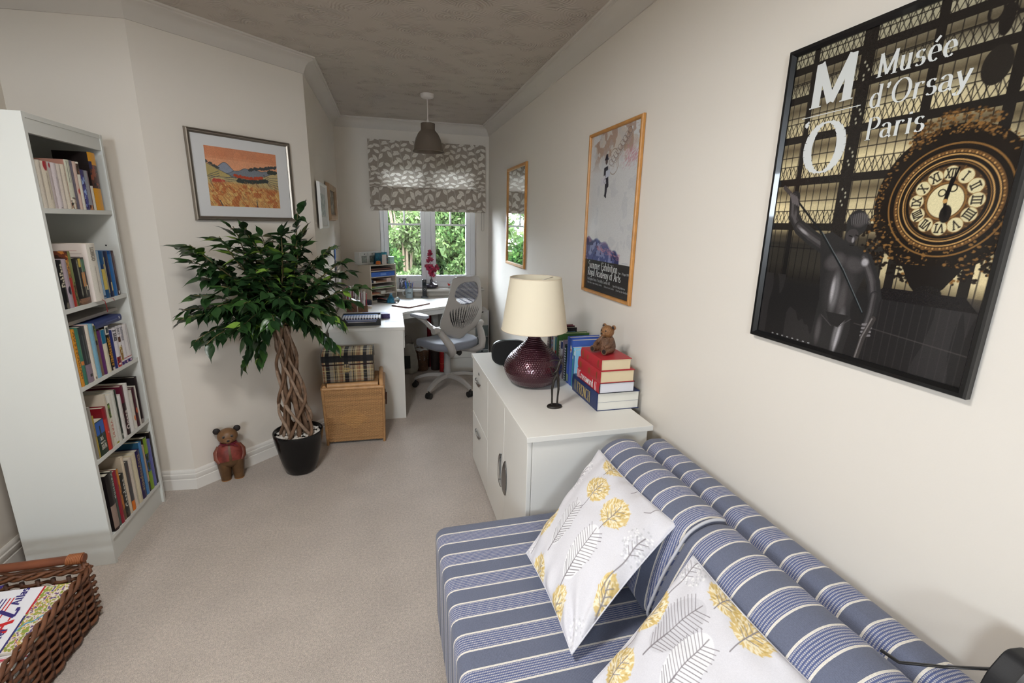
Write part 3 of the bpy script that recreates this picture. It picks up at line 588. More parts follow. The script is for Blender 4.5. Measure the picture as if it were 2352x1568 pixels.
# ================================================================ cushions printed with trees
def tree_canvas(kind, n=330):
    cv = Cv(n, n, (216, 214, 219)); r = np.random.default_rng(11+kind)
    Y1, Y2, GR, DG, LG = (212, 184, 120), (196, 168, 104), (138, 132, 136), (122, 117, 121), (196, 195, 199)
    def leafy(cx, cy, rx, ry, dens=1., rot=0, stem=.2):
        cv.ell(cx, cy, rx*.97, ry*.97, (220, 192, 126), .9, rot)
        k = int(150*dens*rx*ry/.01)
        ca, sa = math.cos(rot), math.sin(rot)
        for i in range(k):
            a = r.uniform(0, 6.28); q = math.sqrt(r.uniform(0, 1)); lx, ly = q*rx*math.cos(a), q*ry*math.sin(a); x = cx+lx*ca-ly*sa; y = cy+lx*sa+ly*ca
            cv.ell(x, y, .0135, .0046, (240, 230, 204) if (i % 3 and q < .93) else Y1 if q > .85 else Y2, .9, rot=math.atan2(ly+.5*ry, lx)+rot+r.uniform(-.5, .5))
        twig(cx, cy, rx, ry, rot, stem)
    def twig(cx, cy, rx, ry, rot, stem, c=GR):
        dx, dy = math.sin(-rot), math.cos(rot)
        b = (cx-dx*(ry+stem), cy-dy*(ry+stem)); m = (cx-dx*ry*.35, cy-dy*ry*.35); e = (cx+dx*ry*.6, cy+dy*ry*.6)
        cv.line([b, m, e], .006, c)
        for s_, f_ in ((-1, .0), (1, .12), (-1, .35), (1, .45), (-1, -.3), (1, -.25)):
            p = (cx+dx*ry*(f_-.3), cy+dy*ry*(f_-.3)); cv.line([p, (p[0]+s_*dy*rx*.45+dx*ry*.3, p[1]-s_*dx*rx*.45+dy*ry*.3)], .004, c)
    def feather(x0, y0, x1, y1, wd, bg=(232, 231, 233)):
        L_ = math.hypot(x1-x0, y1-y0); ux, uy = (x1-x0)/L_, (y1-y0)/L_; cv.ell(x0+ux*L_*.58, y0+uy*L_*.58, wd, L_*.46, bg, .9, rot=math.atan2(uy, ux)-math.pi/2)
        cv.line([(x0, y0), (x0+ux*L_*.4, y0+uy*L_*.4)], .009, GR); cv.line([(x0, y0), (x1, y1)], .0055, GR)
        for i in range(15):
            f_ = .14+.8*i/15; w = wd*1.05*math.sin(math.pi*min(1, (f_-.02)/1.0))**.5
            for s_ in (-1, 1):
                p = (x0+ux*L_*f_, y0+uy*L_*f_); j = r.uniform(.85, 1.1); cv.line([p, (p[0]-s_*uy*w*j+ux*.055*j, p[1]+s_*ux*w*j+uy*.055*j)], .0042, DG if r.random() < .5 else GR)
    def dotty(cx, cy, rx, ry, stem=.22, tw=True):
        for i in range(int(rx*ry*9000)):
            a = r.uniform(0, 6.28); q = math.sqrt(r.random()); cv.ell(cx+q*rx*math.cos(a), cy+q*ry*math.sin(a), .0065, .0065, (236, 235, 236) if r.random() < .6 else LG, .9)
        if tw: twig(cx, cy, rx*.8, ry, .0, stem)
    if kind == 0:
        leafy(.376, .76, .125, .10, stem=.10); leafy(.664, .735, .125, .115, stem=.09); leafy(.085, .29, .07, .125, stem=.13); leafy(.30, .03, .10, .085, stem=.02); leafy(.69, .02, .085, .13, stem=.02)
        leafy(.30, .985, .11, .08, stem=.03); leafy(.97, .36, .06, .12, rot=.2); leafy(-.03, .80, .06, .08)
        feather(.328, .168, .318, .575, .085, (226, 225, 228)); feather(.652, .128, .643, .56, .10, (234, 233, 235))
        dotty(.07, .73, .085, .14); dotty(.94, .70, .10, .13); dotty(.95, .06, .08, .10, tw=False); dotty(.02, .03, .06, .10, tw=False)
        cv.line([(.60, .99), (.60, .94)], .006, GR); cv.line([(.85, .99), (.84, .93), (.80, .90)], .006, GR)
    else:
        dotty(.06, .93, .12, .10); leafy(.03, .56, .085, .15, stem=.15); feather(.182, .357, .27, .83, .11, (205, 203, 208)); leafy(.33, .97, .12, .075, stem=.02); leafy(.53, .95, .12, .09, stem=.08)
        feather(.40, .27, .42, .73, .10, (232, 231, 233)); leafy(.10, .20, .09, .12, stem=.1); dotty(.62, .4, .12, .13); leafy(.76, .6, .12, .12, stem=.1); feather(.8, .1, .82, .45, .1); leafy(.93, .9, .1, .12); dotty(.3, .05, .12, .1)
    cv.noise(.012, 1, 3); return cv
M_PILLOW = mat('printed_cotton', (1, 1, 1), .9, attr=True, spec=.15, bump=(700, .08, .0006))
def pillow(label, L_, B_, T_, R_, kind, puff=.075, seed=1):
    L_, B_, T_, R_ = map(Vector, (L_, B_, T_, R_)); c = (L_+B_+T_+R_)/4
    t = thing('cushion', label, 'cushion', tuple(c), group='tree print cushions on the sofa')
    cv = tree_canvas(kind); nrm = np.array(((B_-L_)+(R_-T_)).normalized().cross(((T_-L_)+(R_-B_)).normalized())); nrm = nrm/np.linalg.norm(nrm)
    if nrm[2] < 0: nrm = -nrm
    la, ba, ta, ra = [np.array(q)-np.array(c) for q in (L_, B_, T_, R_)]; r = np.random.default_rng(seed)
    def fn(side):
        def f(u, v):
            # sides drawn in slightly between the corners
            pin = .045; uu = .5+(u-.5)*(1-pin*4*v*(1-v)*0-pin*np.sin(np.pi*v)); vv = .5+(v-.5)*(1-pin*np.sin(np.pi*u))
            P = la*((1-uu)*(1-vv))[:, None]+ba*(uu*(1-vv))[:, None]+ta*((1-uu)*vv)[:, None]+ra*(uu*vv)[:, None]
            h = np.clip(4*u*(1-u), 0, 1)**.55*np.clip(4*v*(1-v), 0, 1)**.55
            wr = .5+.5*np.sin(9*u+4*np.sin(5*v)+seed)*np.sin(7*v+2+seed)
            edge = np.exp(-np.minimum(np.minimum(u, 1-u), np.minimum(v, 1-v))/.09)
            fold = .006*np.sin(38*u+6*v+seed)*edge*np.clip(h*3, 0, 1)+.007*np.sin(24*v+9*u+1.3*seed)*edge*np.clip(h*3, 0, 1)
            # soft creases fanning from the lower corner
            cr = .009*np.sin(16*np.arctan2(v+.08, 1.08-u))*np.exp(-((1-u)**2+v**2)/.10)*np.clip(h*2.5, 0, 1)
            return P+nrm*((side*puff*h*(1 if side > 0 else .45)+(.007*(wr-.5)*h+fold+cr if side > 0 else 0)))[:, None]
        return f
    front = grid_mesh('front_cover', cv, M_PILLOW, fn(1)); o = bpy.data.objects.new('front_cover', front); link(o, t)
    pl = Cv(60, 60, (214, 213, 219)); back = grid_mesh('back_cover', pl, M_PILLOW, fn(-1)); o = bpy.data.objects.new('back_cover', back); link(o, t)
    e = np.linspace(0, 1, 40); U = np.concatenate([e, np.ones(40), e[::-1], np.zeros(40)]); V = np.concatenate([np.zeros(40), e, np.ones(40), e[::-1]])
    pts = fn(-1)(U, V); part(t, 'seam', MB().tube([tuple(p) for p in pts], .0022, 5, cap=False), mat('cushion_seam', rgb(212, 211, 218), .9), smooth=180)
pillow('tree print cushion leaning on the striped sofa nearest the white sideboard', (.405, 1.285, .445), (.41, .895, .445), (.735, 1.475, .685), (.765, 1.02, .675), 0, .066, 1)
pillow('tree print cushion at the near end, half cut off by the picture edge', (.43, .81, .45), (.45, .395, .445), (.735, .90, .67), (.755, .465, .655), 1, .055, 2)

# ================================================================ black bag at the near end of the sofa
def bag():
    # nylon camera bag standing on the seat against the backrest, only its top corner shows
    t = thing('camera_bag', 'black bag with a thin strap in the near right corner by the wall', 'bag', (.93, .33, .718))
    mb = MB(); poly = [(.90, .718), (1.03, .718), (1.035, .80), (1.0, .828), (.955, .835), (.925, .80)]
    mb.prism(arcround(poly, .012, 3), .20, .405, 'y'); part(t, 'bag_body', mb, mat('black_nylon', rgb(20, 20, 23), .55, bump=(500, .2, .001)), world=True, bevel=.004)
    st = MB().tube([(.945, .40, .80), (.91, .45, .760), (.885, .50, .722), (.88, .53, .720)], .004, 6, flat=.4); part(t, 'strap', st, M_BLACK, world=True, smooth=180)
    part(t, 'flap', MB().prism(arcround([(.922, .80), (.955, .838), (1.0, .831), (1.037, .803), (1.037, .81), (1.0, .836), (.953, .843), (.919, .803)], .003, 2), .24, .37, 'y'), mat('black_flap', rgb(34, 35, 38), .4), world=True)
bag()
# ================================================================ books
def spine_canvas(t, h, spec, seed):
    px = max(10, int(t/.0016)); py = max(30, int(h/.0020)); cv = Cv(px, py, hexc(spec['c'])); r = np.random.default_rng(seed)
    for op in spec.get('ops', ()):
        if op[0] == 'band': cv.rect(-1, 2, op[1], op[2], hexc(op[3]))
        elif op[0] == 'blk': cv.rect(op[1], op[2], op[3], op[4], hexc(op[5]))
        elif op[0] == 'pic':
            m = (cv.Y > op[1]) & (cv.Y < op[2]); a, b, c = map(hexc, op[3:6]); n1 = vnoise(cv.w, cv.h, 3, 9, seed+3); n2 = vnoise(cv.w, cv.h, 3, 12, seed+8)
            cv.mix(m*1., a); cv.mix(m*(n1 > .52), b); cv.mix(m*(n2 > .6), c)
        elif op[0] == 'oval': cv.ell(.5, op[1], .28, .45, hexc(op[2]))
        elif op[0] in ('up', 'dn'):   # lettering along the spine: (op, text, y0, y1, colour, size)
            _, tx, y0, y1, c, sz = op; L_ = text_width(tx, .14); size = min((y1-y0)*cv.asp/L_, 5) ; hh = sz/size
            for seg in text_segments(tx, .14):
                P = [((.5-sz/2+v*sz*0+(v*sz if False else 0)), 0) for u, v in seg]
                if op[0] == 'up': P = [(.5+sz/2-v*sz, y0+u*size/cv.asp) for u, v in seg]
                else: P = [(.5-sz/2+v*sz, y1-u*size/cv.asp) for u, v in seg]
                cv.line(P, max(.9/cv.w, sz*.16), hexc(c))
        elif op[0] == 'marks':  # print too small to read
            _, y0, y1, c, k = op
            for j in range(k):
                x = (j+1)/(k+1); y = y0
                while y < y1:
                    l = r.uniform(.01, .035); cv.line([(x, y), (x, min(y+l, y1))], max(.8/cv.w, .10), hexc(c), .55); y += l+r.uniform(.006, .016)
    # rounded spine edges carry a darker hinge line on hardbacks
    cv.noise(.02, 1, seed); return cv
def hexc(h): return (int(h[0:2], 16), int(h[2:4], 16), int(h[4:6], 16)) if isinstance(h, str) else h
BK = [0]
def book(label, t, h, d, M, spec, group=None, hard=None, pages='dcd4c2', cat='book', ribbon=None):
    """local frame: x thickness, y depth (spine at 0), z height"""
    BK[0] += 1; hard = spec.get('hard', t > .02) if hard is None else hard
    b = .0025 if hard else .0008; ins = .004 if hard else .0006; root_c = rgb(*hexc(spec.get('cov', spec['c'])))
    mb = MB(); mb.box(0, b, 0, d, 0, h); mb.box(t-b, t, 0, d, 0, h)
    k = 6; P = [(t*i/k, (-.0035 if hard else -.0008)*math.sin(math.pi*i/k)) for i in range(k+1)]+[(t-b, .0016), (b, .0016)]
    mb.prism(P, 0, h, 'z')
    cmat = mat('cover_%02x%02x%02x' % tuple(hexc(spec.get('cov', spec['c']))), root_c, .42, spec=.4)
    o = single('book', label, cat, mb, cmat, group=group, M=M, smooth=40)
    cv = spine_canvas(t, h, spec, BK[0]); ow = .0004
    def fn(u, v): return np.stack([u*t, (-.0035 if hard else -.0008)*np.sin(np.pi*u)-ow, v*h], -1)
    sp_ = bpy.data.objects.new('spine', grid_mesh('spine', cv, M_COVER, fn)); link(sp_, o)
    pg = MB().box(b, t-b, .002, d-ins, ins*.8, h-ins); pm = mat('pages_'+pages, rgb(*hexc(pages)), .85, bump=(60, .05, .001))
    part(o, 'pages', pg, pm)
    if spec.get('front'):   # printed near cover that shows above a smaller neighbour
        f = spec['front']; c2 = Cv(70, int(70*h/d), hexc(f['c'])); 
        for q in f.get('marks', ()): c2.line([(q[0], q[2]), (q[1], q[2])], .012, hexc(q[3]), .8)
        if f.get('pic'): a, b_, c_ = map(hexc, f['pic']); n1 = vnoise(c2.w, c2.h, 4, 5, 5+BK[0]); c2.mix((n1 > .5)*1., a); c2.mix((n1 > .6)*1., b_); c2.mix((n1 < .35)*1., c_)
        # seen from -x: left edge is the fore edge
        me = grid_mesh('front_cover', c2, M_COVER, lambda u, v: np.stack([0*u-.0004, d*(1-u), v*h], -1)); link(bpy.data.objects.new('front_cover', me), o)
    if ribbon:
        rb = MB(); 
        for a_, c_ in zip(ribbon[:-1], ribbon[1:]):
            a_, c_ = Vector(a_), Vector(c_); w_ = Vector((.0022, 0, 0)); rb.add([a_-w_, a_+w_, c_+w_, c_-w_], [(0, 1, 2, 3)]); rb.add([tuple(q+Vector((0, -.0006, 0))) for q in (a_-w_, a_+w_, c_+w_, c_-w_)], [(3, 2, 1, 0)])
        part(o, 'ribbon_marker', rb, mat('ribbon_red', rgb(170, 32, 44), .6), smooth=180, label='narrow red ribbon marker')
    return o

# ---------------------------------------------------------------- bookcase
def bookcase():
    X0, X1, Y0, Y1, H = -1.578, -1.216, 2.180, 2.688, 1.846
    X0 = -1.53
    t = thing('bookcase', 'tall white bookcase packed with books at the left wall', 'bookcase', (-1.37, 2.43, 0))
    for y0, y1 in ((Y0, Y0+.017), (Y1-.017, Y1)):
        part(t, 'side_panel', MB().box(X0, X1, y0, y1, 0, H), M_WHITE2, world=True, bevel=.001)
    hole = MB()
    for z in (.30, .335, .37, .62, .655, .69, .95, .985, 1.02, 1.28, 1.33, 1.36, 1.565, 1.60, 1.665, 1.70, 1.735):
        hole.box(X1-.055, X1-.049, Y1-.0178, Y1-.0168, z-.003, z+.003)
    part(t, 'shelf_pin_hole', hole, M_DARK, world=True, kind='stuff')
    part(t, 'back_panel', MB().box(X0, X0+.004, Y0+.017, Y1-.017, .05, H-.018), mat('bookcase_back', rgb(196, 190, 182), .6), world=True)
    part(t, 'top_panel', MB().box(X0, X1-.001, Y0+.017, Y1-.017, H-.018, H-.001), M_WHITE2, world=True)
    part(t, 'top_rail', MB().box(X1-.022, X1-.004, Y0+.017, Y1-.017, H-.068, H-.018), M_WHITE2, world=True)
    for z in (1.518, 1.135, .814, .486, .126):
        part(t, 'shelf', MB().box(X0+.004, X1-.004, Y0+.017, Y1-.017, z-.019, z), M_WHITE2, world=True, bevel=.001)
    part(t, 'plinth', MB().box(X1-.03, X1-.012, Y0+.017, Y1-.017, 0, .107), M_WHITE2, world=True)
bookcase()
def shelf_books(z, names, rows, dep, group, order_word):
    for (y0, y1, h), (label, spec) in zip(rows, names):
        y0, y1 = [2.213+(q-2.199)*.984 for q in (max(y0, 2.199), y1)]; x = spec.get('x', -1.223); M = frame((x, y0+.0003, z), (0, 1, 0), (-1, 0, 0))
        book(label, y1-y0-.0006, h, min(spec.get('d', dep), 1.524+x), M, spec, group=group, ribbon=spec.get('ribbon'))
R1 = [(2.199,2.225,.171),(2.226,2.265,.170),(2.267,2.283,.171),(2.284,2.316,.170),(2.317,2.342,.169),(2.343,2.369,.170),(2.371,2.406,.191),(2.407,2.425,.191),(2.426,2.448,.190),(2.449,2.470,.190),(2.472,2.498,.162),(2.498,2.528,.161),(2.530,2.547,.101),(2.548,2.607,.241)]
N1 = [('pale grey paperback touching the left side panel on the top shelf', dict(c='c9c1b4', ops=[('marks',.2,.9,'8f7f74',1)])),
 ('cream paperback with a red oval near the top of its spine, second on top shelf', dict(c='d2c9b8', ops=[('oval',.92,'a02c34'),('marks',.2,.75,'84756a',1)])),
 ('slim mauve paperback with a red oval, third on the top shelf', dict(c='c4b8b8', ops=[('oval',.92,'a02c34'),('marks',.1,.7,'8c7c80',1)])),
 ('lilac-white paperback with tiny grey lettering on the top shelf', dict(c='d2c8ca', ops=[('marks',.3,.7,'847a80',1),('blk',.35,.65,.02,.04,'504850')])),
 ('off-white paperback just left of the shortest cream one on the top shelf', dict(c='d0c6bc', ops=[('marks',.2,.9,'92857c',1)])),
 ('shortest-looking cream paperback beside the tall green-lettered spine, top shelf', dict(c='d9d0bf', ops=[('marks',.35,.8,'9a8c7e',1)])),
 ('tall pale green spine with a dark picture at its foot on top shelf', dict(c='d3d4c2', cov='b9897a', ops=[('marks',.55,.96,'4c5048',2),('pic',0,.24,'3c3a34','a58a74','e4dccb')])),
 ('purple-grey slim book on the top shelf beside the pink-beige one', dict(c='6d6878', ops=[('marks',.3,.9,'b3acb8',1)])),
 ('pink-beige slim book with a red dot on the top shelf', dict(c='cbb2a6', ops=[('marks',.1,.9,'9a6e68',1),('oval',.38,'b34f44')])),
 ('white book with a small dark photo at the top of its spine', dict(c='dcd8cc', ops=[('pic',.74,.96,'4a3c34','7e5a4a','2c2622'),('marks',.05,.68,'3c3a3c',1)])),
 ('blue-violet paperback with pale blue patches on the top shelf', dict(c='44406a', ops=[('pic',.05,.85,'4a4a86','8ea4d0','30295a')])),
 ('grey and maroon paperback next to the blue-violet one, top shelf', dict(c='8f9096', ops=[('blk',.5,1,.03,1,'6a4a58'),('pic',.0,.12,'4a2a30','c08a60','2c2026')])),
 ('low white booklet against the orange book on the top shelf', dict(c='e4e0d6')),
 ('tall dark-covered book with orange spine at the right end of the top shelf', dict(c='d99a22', cov='241d1c', ops=[('pic',.38,.78,'4a2c26','8a4a34','1e1a20'),('blk',0,.3,.72,.84,'2c2a4a')]))]
R2 = [(2.199,2.228,.190),(2.228,2.258,.192),(2.258,2.276,.186),(2.276,2.293,.220),(2.294,2.376,.190),(2.390,2.452,.244),(2.454,2.471,.223),(2.472,2.493,.210),(2.494,2.532,.207),(2.533,2.563,.205),(2.564,2.596,.205),(2.597,2.617,.204)]
N2 = [('black book with bold cream capitals at the left end of the second shelf', dict(c='1b1a1b', ops=[('up','FishFace',.45,.93,'d8cfb8',.62),('oval',.06,'6c665c')])),
 ('grey-mauve spine beside the black book on the second shelf', dict(c='a89aa4', ops=[('oval',.36,'2c2834'),('marks',.5,.9,'8a7c88',1)])),
 ('narrow spine, orange-brown above and red below, on the second shelf', dict(c='a83028', ops=[('pic',.62,1,'9a6a34','d09a4c','6a4a2c')])),
 ('olive green spine of a taller brown-covered book on the second shelf', dict(c='7c8450', cov='3c2a22', front=dict(c='3a2822', pic=('6a3a2a','c07a3a','221a18')), ops=[('pic',0,.45,'3c4a30','8a8a4c','5a3028')])),
 ('thick dark book with a green and orange figure picture on its spine', dict(c='201d1d', cov='1d1a1a', ops=[('pic',0,.14,'7a5a48','8e6a54','5c4638'),('blk',.42,.62,.80,.98,'c9b04c'),('blk',.60,.96,.70,.96,'2f6a4c'),('blk',.55,.82,.38,.68,'d98a3c'),('blk',.8,.92,.3,.4,'e8e0c8'),('marks',.2,.95,'9a9a88',2)])),
 ('thick white dust-jacketed book standing proud on the second shelf', dict(c='e2ddd2', cov='ddd3c8', hard=True, x=-1.212, front=dict(c='dcd0c8', marks=[(.35,.75,.88,'b07a74'),(.4,.85,.83,'8a7470'),(.5,.8,.78,'8a7470')]), ops=[('dn','LONGO',.70,.93,'8c857a',.38),('marks',.15,.6,'a39c90',1)], ribbon=[(.035,-.004,.004),(.037,-.012,-.003),(.035,-.016,-.03),(.031,-.017,-.05)])),
 ('slate blue slim book right of the thick white one', dict(c='5c7684', ops=[('marks',.1,.9,'8aa0aa',1)], ribbon=[(.008,-.002,.003),(.025,-.012,.001),(.045,-.013,.0012),(.058,-.016,-.004),(.062,-.017,-.014)])),
 ('light blue spine with small print on the second shelf', dict(c='8fa9bf', ops=[('marks',.3,.9,'50637c',1),('blk',.2,.8,.04,.08,'2c3c5c')])),
 ('blue spine with a large yellow shape on the second shelf', dict(c='1f4f7c', ops=[('blk',0,.55,.18,.72,'c9b45c'),('blk',.62,.95,.1,.86,'cfc07c'),('blk',0,.4,.62,.72,'1c3a6a')])),
 ('dark navy spine with a short cream bar low down, second shelf', dict(c='252c48', ops=[('blk',.4,.75,.14,.32,'d8c48c'),('marks',.5,.8,'6a7494',1)])),
 ('bright blue spine second from the right end of the second shelf', dict(c='2a68a8', ops=[('band',.92,1,'1c4a86')])),
 ('dark maroon spine with white lettering at the right end of second shelf', dict(c='3a1c22', ops=[('marks',.42,.95,'e6dcd8',2),('blk',.3,.7,.03,.1,'dcd4d0')]))]
R3 = [(2.199,2.220,.238),(2.221,2.244,.238),(2.245,2.288,.237),(2.289,2.315,.238),(2.317,2.348,.235),(2.349,2.367,.223),(2.368,2.394,.196),(2.395,2.428,.194),(2.430,2.460,.205),(2.461,2.483,.177),(2.485,2.520,.182),(2.521,2.546,.182),(2.547,2.576,.182),(2.577,2.617,.182)]
N3 = [('orange-yellow spine with dark lettering at the left end of third shelf', dict(c='c98a2e', ops=[('dn','AUSTRALIAN',.12,.95,'4c3418',.5)])),
 ('teal green spine with an orange patch, second on the third shelf', dict(c='3e7562', ops=[('blk',.1,1,.36,.42,'c97a3c'),('marks',.5,.9,'a8a05c',1)])),
 ('wide dark grey spine turning mauve at the foot on third shelf', dict(c='34383a', ops=[('band',0,.33,'8a7a8a'),('marks',.35,.85,'6c7474',2),('blk',.4,.8,.1,.15,'2a2228')])),
 ('tall cream spine with fine grey print on the third shelf', dict(c='dad2c4', cov='d0b4b4', ops=[('marks',.3,.95,'8a948c',1),('blk',.3,.5,.02,.06,'6c6a64')])),
 ('tall light blue spine on the third shelf', dict(c='7fb0c8', ops=[('marks',.05,.95,'5a94ae',1)])),
 ('olive and brown spine with a small dark square on third shelf', dict(c='7c6450', ops=[('pic',.7,1,'5a6a3c','8a8a4c','3a4a2c'),('blk',0,.5,.62,.7,'2c2826')])),
 ('purple spine on the third shelf', dict(c='5a2c62', ops=[('marks',.2,.9,'7a4c84',1)])),
 ('cream spine with a teal blue block at its top, third shelf', dict(c='d8d2bc', ops=[('band',.68,1,'1f6f92'),('marks',.1,.5,'a6a890',1)])),
 ('black spine with yellow lettering and a small white photo, third shelf', dict(c='1d1814', ops=[('dn','Shakespeare',.10,.74,'c2862c',.62),('blk',.0,.9,.8,1,'d2cec4'),('blk',.18,.7,.83,.96,'3c4448'),('blk',.2,.8,.0,.07,'d8ccc4')])),
 ('navy blue spine beside the black and yellow one, third shelf', dict(c='28306e', ops=[('marks',.1,.9,'3c4688',1)])),
 ('white spine with a large black word and red picture at the foot', dict(c='dfdae0', ops=[('dn','Film',.66,.95,'3a3a40',.7),('pic',0,.26,'a82c2c','c83c34','6a1c28'),('blk',.2,.6,.05,.1,'e2dcd8')])),
 ('white spine with a small brown photo and golden figure, third shelf', dict(c='d8d4d6', ops=[('dn','ART',.78,.97,'6c6a72',.6),('blk',.1,.8,.60,.74,'5a3c30'),('pic',.12,.52,'b8a25c','8a6a3c','d8d0bc'),('band',0,.09,'4a3470')])),
 ('white spine with grey lettering, second from the right end of third shelf', dict(c='dcd8dc', ops=[('dn','Reference',.6,.96,'8c8a92',.6),('band',.13,.15,'b03c44'),('band',0,.09,'3c2f6c'),('blk',.35,.75,.02,.07,'d0a8c4')])),
 ('white spine with thin grey print at the right end of third shelf', dict(c='e0dcdc', ops=[('marks',.3,.95,'9a94a0',1),('band',.13,.15,'b03c44'),('band',0,.09,'3c2f6c'),('blk',.35,.75,.02,.07,'d0a8c4')]))]
R4 = [(2.207,2.216,.235),(2.217,2.227,.192),(2.228,2.289,.156),(2.291,2.324,.197),(2.325,2.339,.248),(2.340,2.358,.200),(2.360,2.380,.234),(2.381,2.408,.241),(2.409,2.423,.241),(2.425,2.454,.207),(2.455,2.487,.240),(2.489,2.525,.239),(2.527,2.554,.194),(2.555,2.582,.199),(2.583,2.596,.201),(2.597,2.623,.241)]
N4 = [('thin grey-brown booklet at the left end of the fourth shelf', dict(c='8e877e')),
 ('thin yellow spine second on the fourth shelf', dict(c='a8923c', ops=[('pic',.5,.8,'8a7a5c','a08c4c','7c6c54')])),
 ('small dark green book with blue sky and white words on its cover', dict(c='24382a', hard=False, ops=[('blk',0,1,.45,.97,'2f5fb0'),('pic',.3,.62,'24382a','2c4a5c','1c2a20'),('blk',.38,.5,.35,.85,'1c2a20')], words=1)),
 ('red book with a brighter orange-red block on the fourth shelf', dict(c='a8222c', cov='7c1822', ops=[('blk',0,.45,0,.72,'c03c2c'),('blk',.4,.6,.4,.44,'d8a0a0'),('band',.74,1,'8c1a26')])),
 ('tall cream book behind the red one with red words on its cover', dict(c='c9c0ae', cov='c4b8a8', front=dict(c='cabfae', marks=[(.1,.6,.86,'a03c34'),(.1,.45,.82,'a03c34'),(.1,.7,.74,'6c645c'),(.1,.65,.71,'6c645c')]))),
 ('white spine with red capitals and a green picture, fourth shelf', dict(c='d8d4c4', ops=[('dn','VERDI',.18,.6,'b0342c',.6),('pic',.66,1,'8fae4c','4a5a34','2c2a22')])),
 ('plain white tall spine with an olive foot on the fourth shelf', dict(c='dcdad2', ops=[('band',0,.04,'a8a43c')])),
 ('tall grey-white spine with small dark lettering, fourth shelf', dict(c='c8c8c0', ops=[('marks',.2,.95,'6a6e6a',1)])),
 ('tall blackish green narrow spine on the fourth shelf', dict(c='22302a', ops=[('pic',0,.12,'c8ccc0','3c4a44','22302a')])),
 ('white spine with grey print beside the tall dark red book', dict(c='dcd9d6', ops=[('marks',.2,.9,'8c8c8a',1)])),
 ('tall dark red spine with slanted white script low down, fourth shelf', dict(c='5c1c30', ops=[('pic',0,.66,'241a1c','3c2228','1c1616'),('up','Opera',.12,.52,'d8ccc8',.7)])),
 ('tall clean white spine in the middle right of fourth shelf', dict(c='e2e0de', hard=True)),
 ('grey-white spine with an orange fruit shape near its foot', dict(c='cdc9c0', ops=[('oval',.28,'d07a4c'),('marks',.5,.95,'8c9a7c',1)])),
 ('dark maroon spine with an orange fleck, fourth shelf right', dict(c='42202a', ops=[('oval',.42,'c05c34'),('marks',.5,.9,'7c4c58',1)])),
 ('thin white spine beside the tallest black book, fourth shelf', dict(c='dedad2')),
 ('tallest black spine at the right end of the fourth shelf', dict(c='231c1e', cov='1a1617', hard=True, ops=[('blk',.6,1,0,.6,'6a4456'),('marks',.5,.9,'8a8086',1),('band',0,.1,'8a8480')]))]
R5 = [(2.218,2.260,.270),(2.262,2.277,.270),(2.278,2.306,.258),(2.307,2.323,.256),(2.324,2.356,.217),(2.358,2.380,.290),(2.382,2.411,.249),(2.413,2.445,.252),(2.447,2.483,.258),(2.485,2.524,.256),(2.526,2.555,.285),(2.557,2.572,.256),(2.574,2.610,.285),(2.612,2.640,.258),(2.642,2.659,.289)]
N5 = [('black spine with a beige lower part at the left end of bottom shelf', dict(c='1c1618', ops=[('band',.05,.45,'9a857a'),('band',0,.05,'2c1a1c')])),
 ('thin grey-green spine with white letters on the bottom shelf', dict(c='4a544e', ops=[('dn','Painting',.5,.96,'c8c8c0',.6)])),
 ('crimson spine on the bottom shelf', dict(c='8c1f30', ops=[('marks',.05,.15,'c88a90',1)])),
 ('orange-topped brown spine on the bottom shelf', dict(c='6a5238', ops=[('band',.7,1,'cc8434'),('pic',.2,.7,'c07a3c','a86a34','5a3c24')])),
 ('black photo spine with white letters running up on the bottom shelf', dict(c='2c2c2a', ops=[('up','Gardens',.25,.9,'cfcfc6',.6),('pic',0,.14,'1c1a1a','4a4438','2c2420')])),
 ('tall cream spine reaching above its neighbours on the bottom shelf', dict(c='c9b9a2', cov='b8aa96', ops=[('marks',.2,.9,'a8988a',1)])),
 ('charcoal spine with a bright orange foot on the bottom shelf', dict(c='4c4a4c', ops=[('band',0,.2,'d9731f'),('marks',.5,.95,'8c3c34',1)])),
 ('off-white spine with green specks beside the charcoal and orange one', dict(c='d0c4b8', ops=[('marks',.05,.9,'7c8a64',1)])),
 ('cream hardback spine left of the purple one on the bottom shelf', dict(c='d6ccb0', hard=True, ops=[('marks',.05,.2,'8a8a5c',1)])),
 ('dark purple-blue spine with gold letters on the bottom shelf', dict(c='2c2450', hard=True, ops=[('dn','Encyclopedia',.15,.92,'a08a5c',.42)])),
 ('tall sky blue spine right of the purple one on the bottom shelf', dict(c='4a7fb4', cov='24506c', hard=True)),
 ('beige spine with a black foot on the bottom shelf', dict(c='b8a088', ops=[('band',0,.22,'1c1a1c')])),
 ('leaf green spine near the right end of the bottom shelf', dict(c='7c9c2c', cov='2c2a24', ops=[('pic',.35,.7,'2c3c24','3c5a8c','24301c')])),
 ('periwinkle blue spine beside the last black book, bottom shelf', dict(c='6468a8')),
 ('thin black spine with tiny pale print at the right end of bottom shelf', dict(c='1e1618', cov='1a1516', ops=[('marks',.1,.95,'8c8488',1)]))]
for z, nn, rr, dp, g in ((1.5182, N1, R1, .125, 'books on the top shelf of the bookcase'), (1.1352, N2, R2, .15, 'books on the second shelf of the bookcase'), (.8142, N3, R3, .19, 'books on the third shelf of the bookcase'), (.4862, N4, R4, .20, 'books on the fourth shelf of the bookcase'), (.1262, N5, R5, .21, 'books on the bottom shelf of the bookcase')):
    shelf_books(z, nn, rr, dp, g, '')
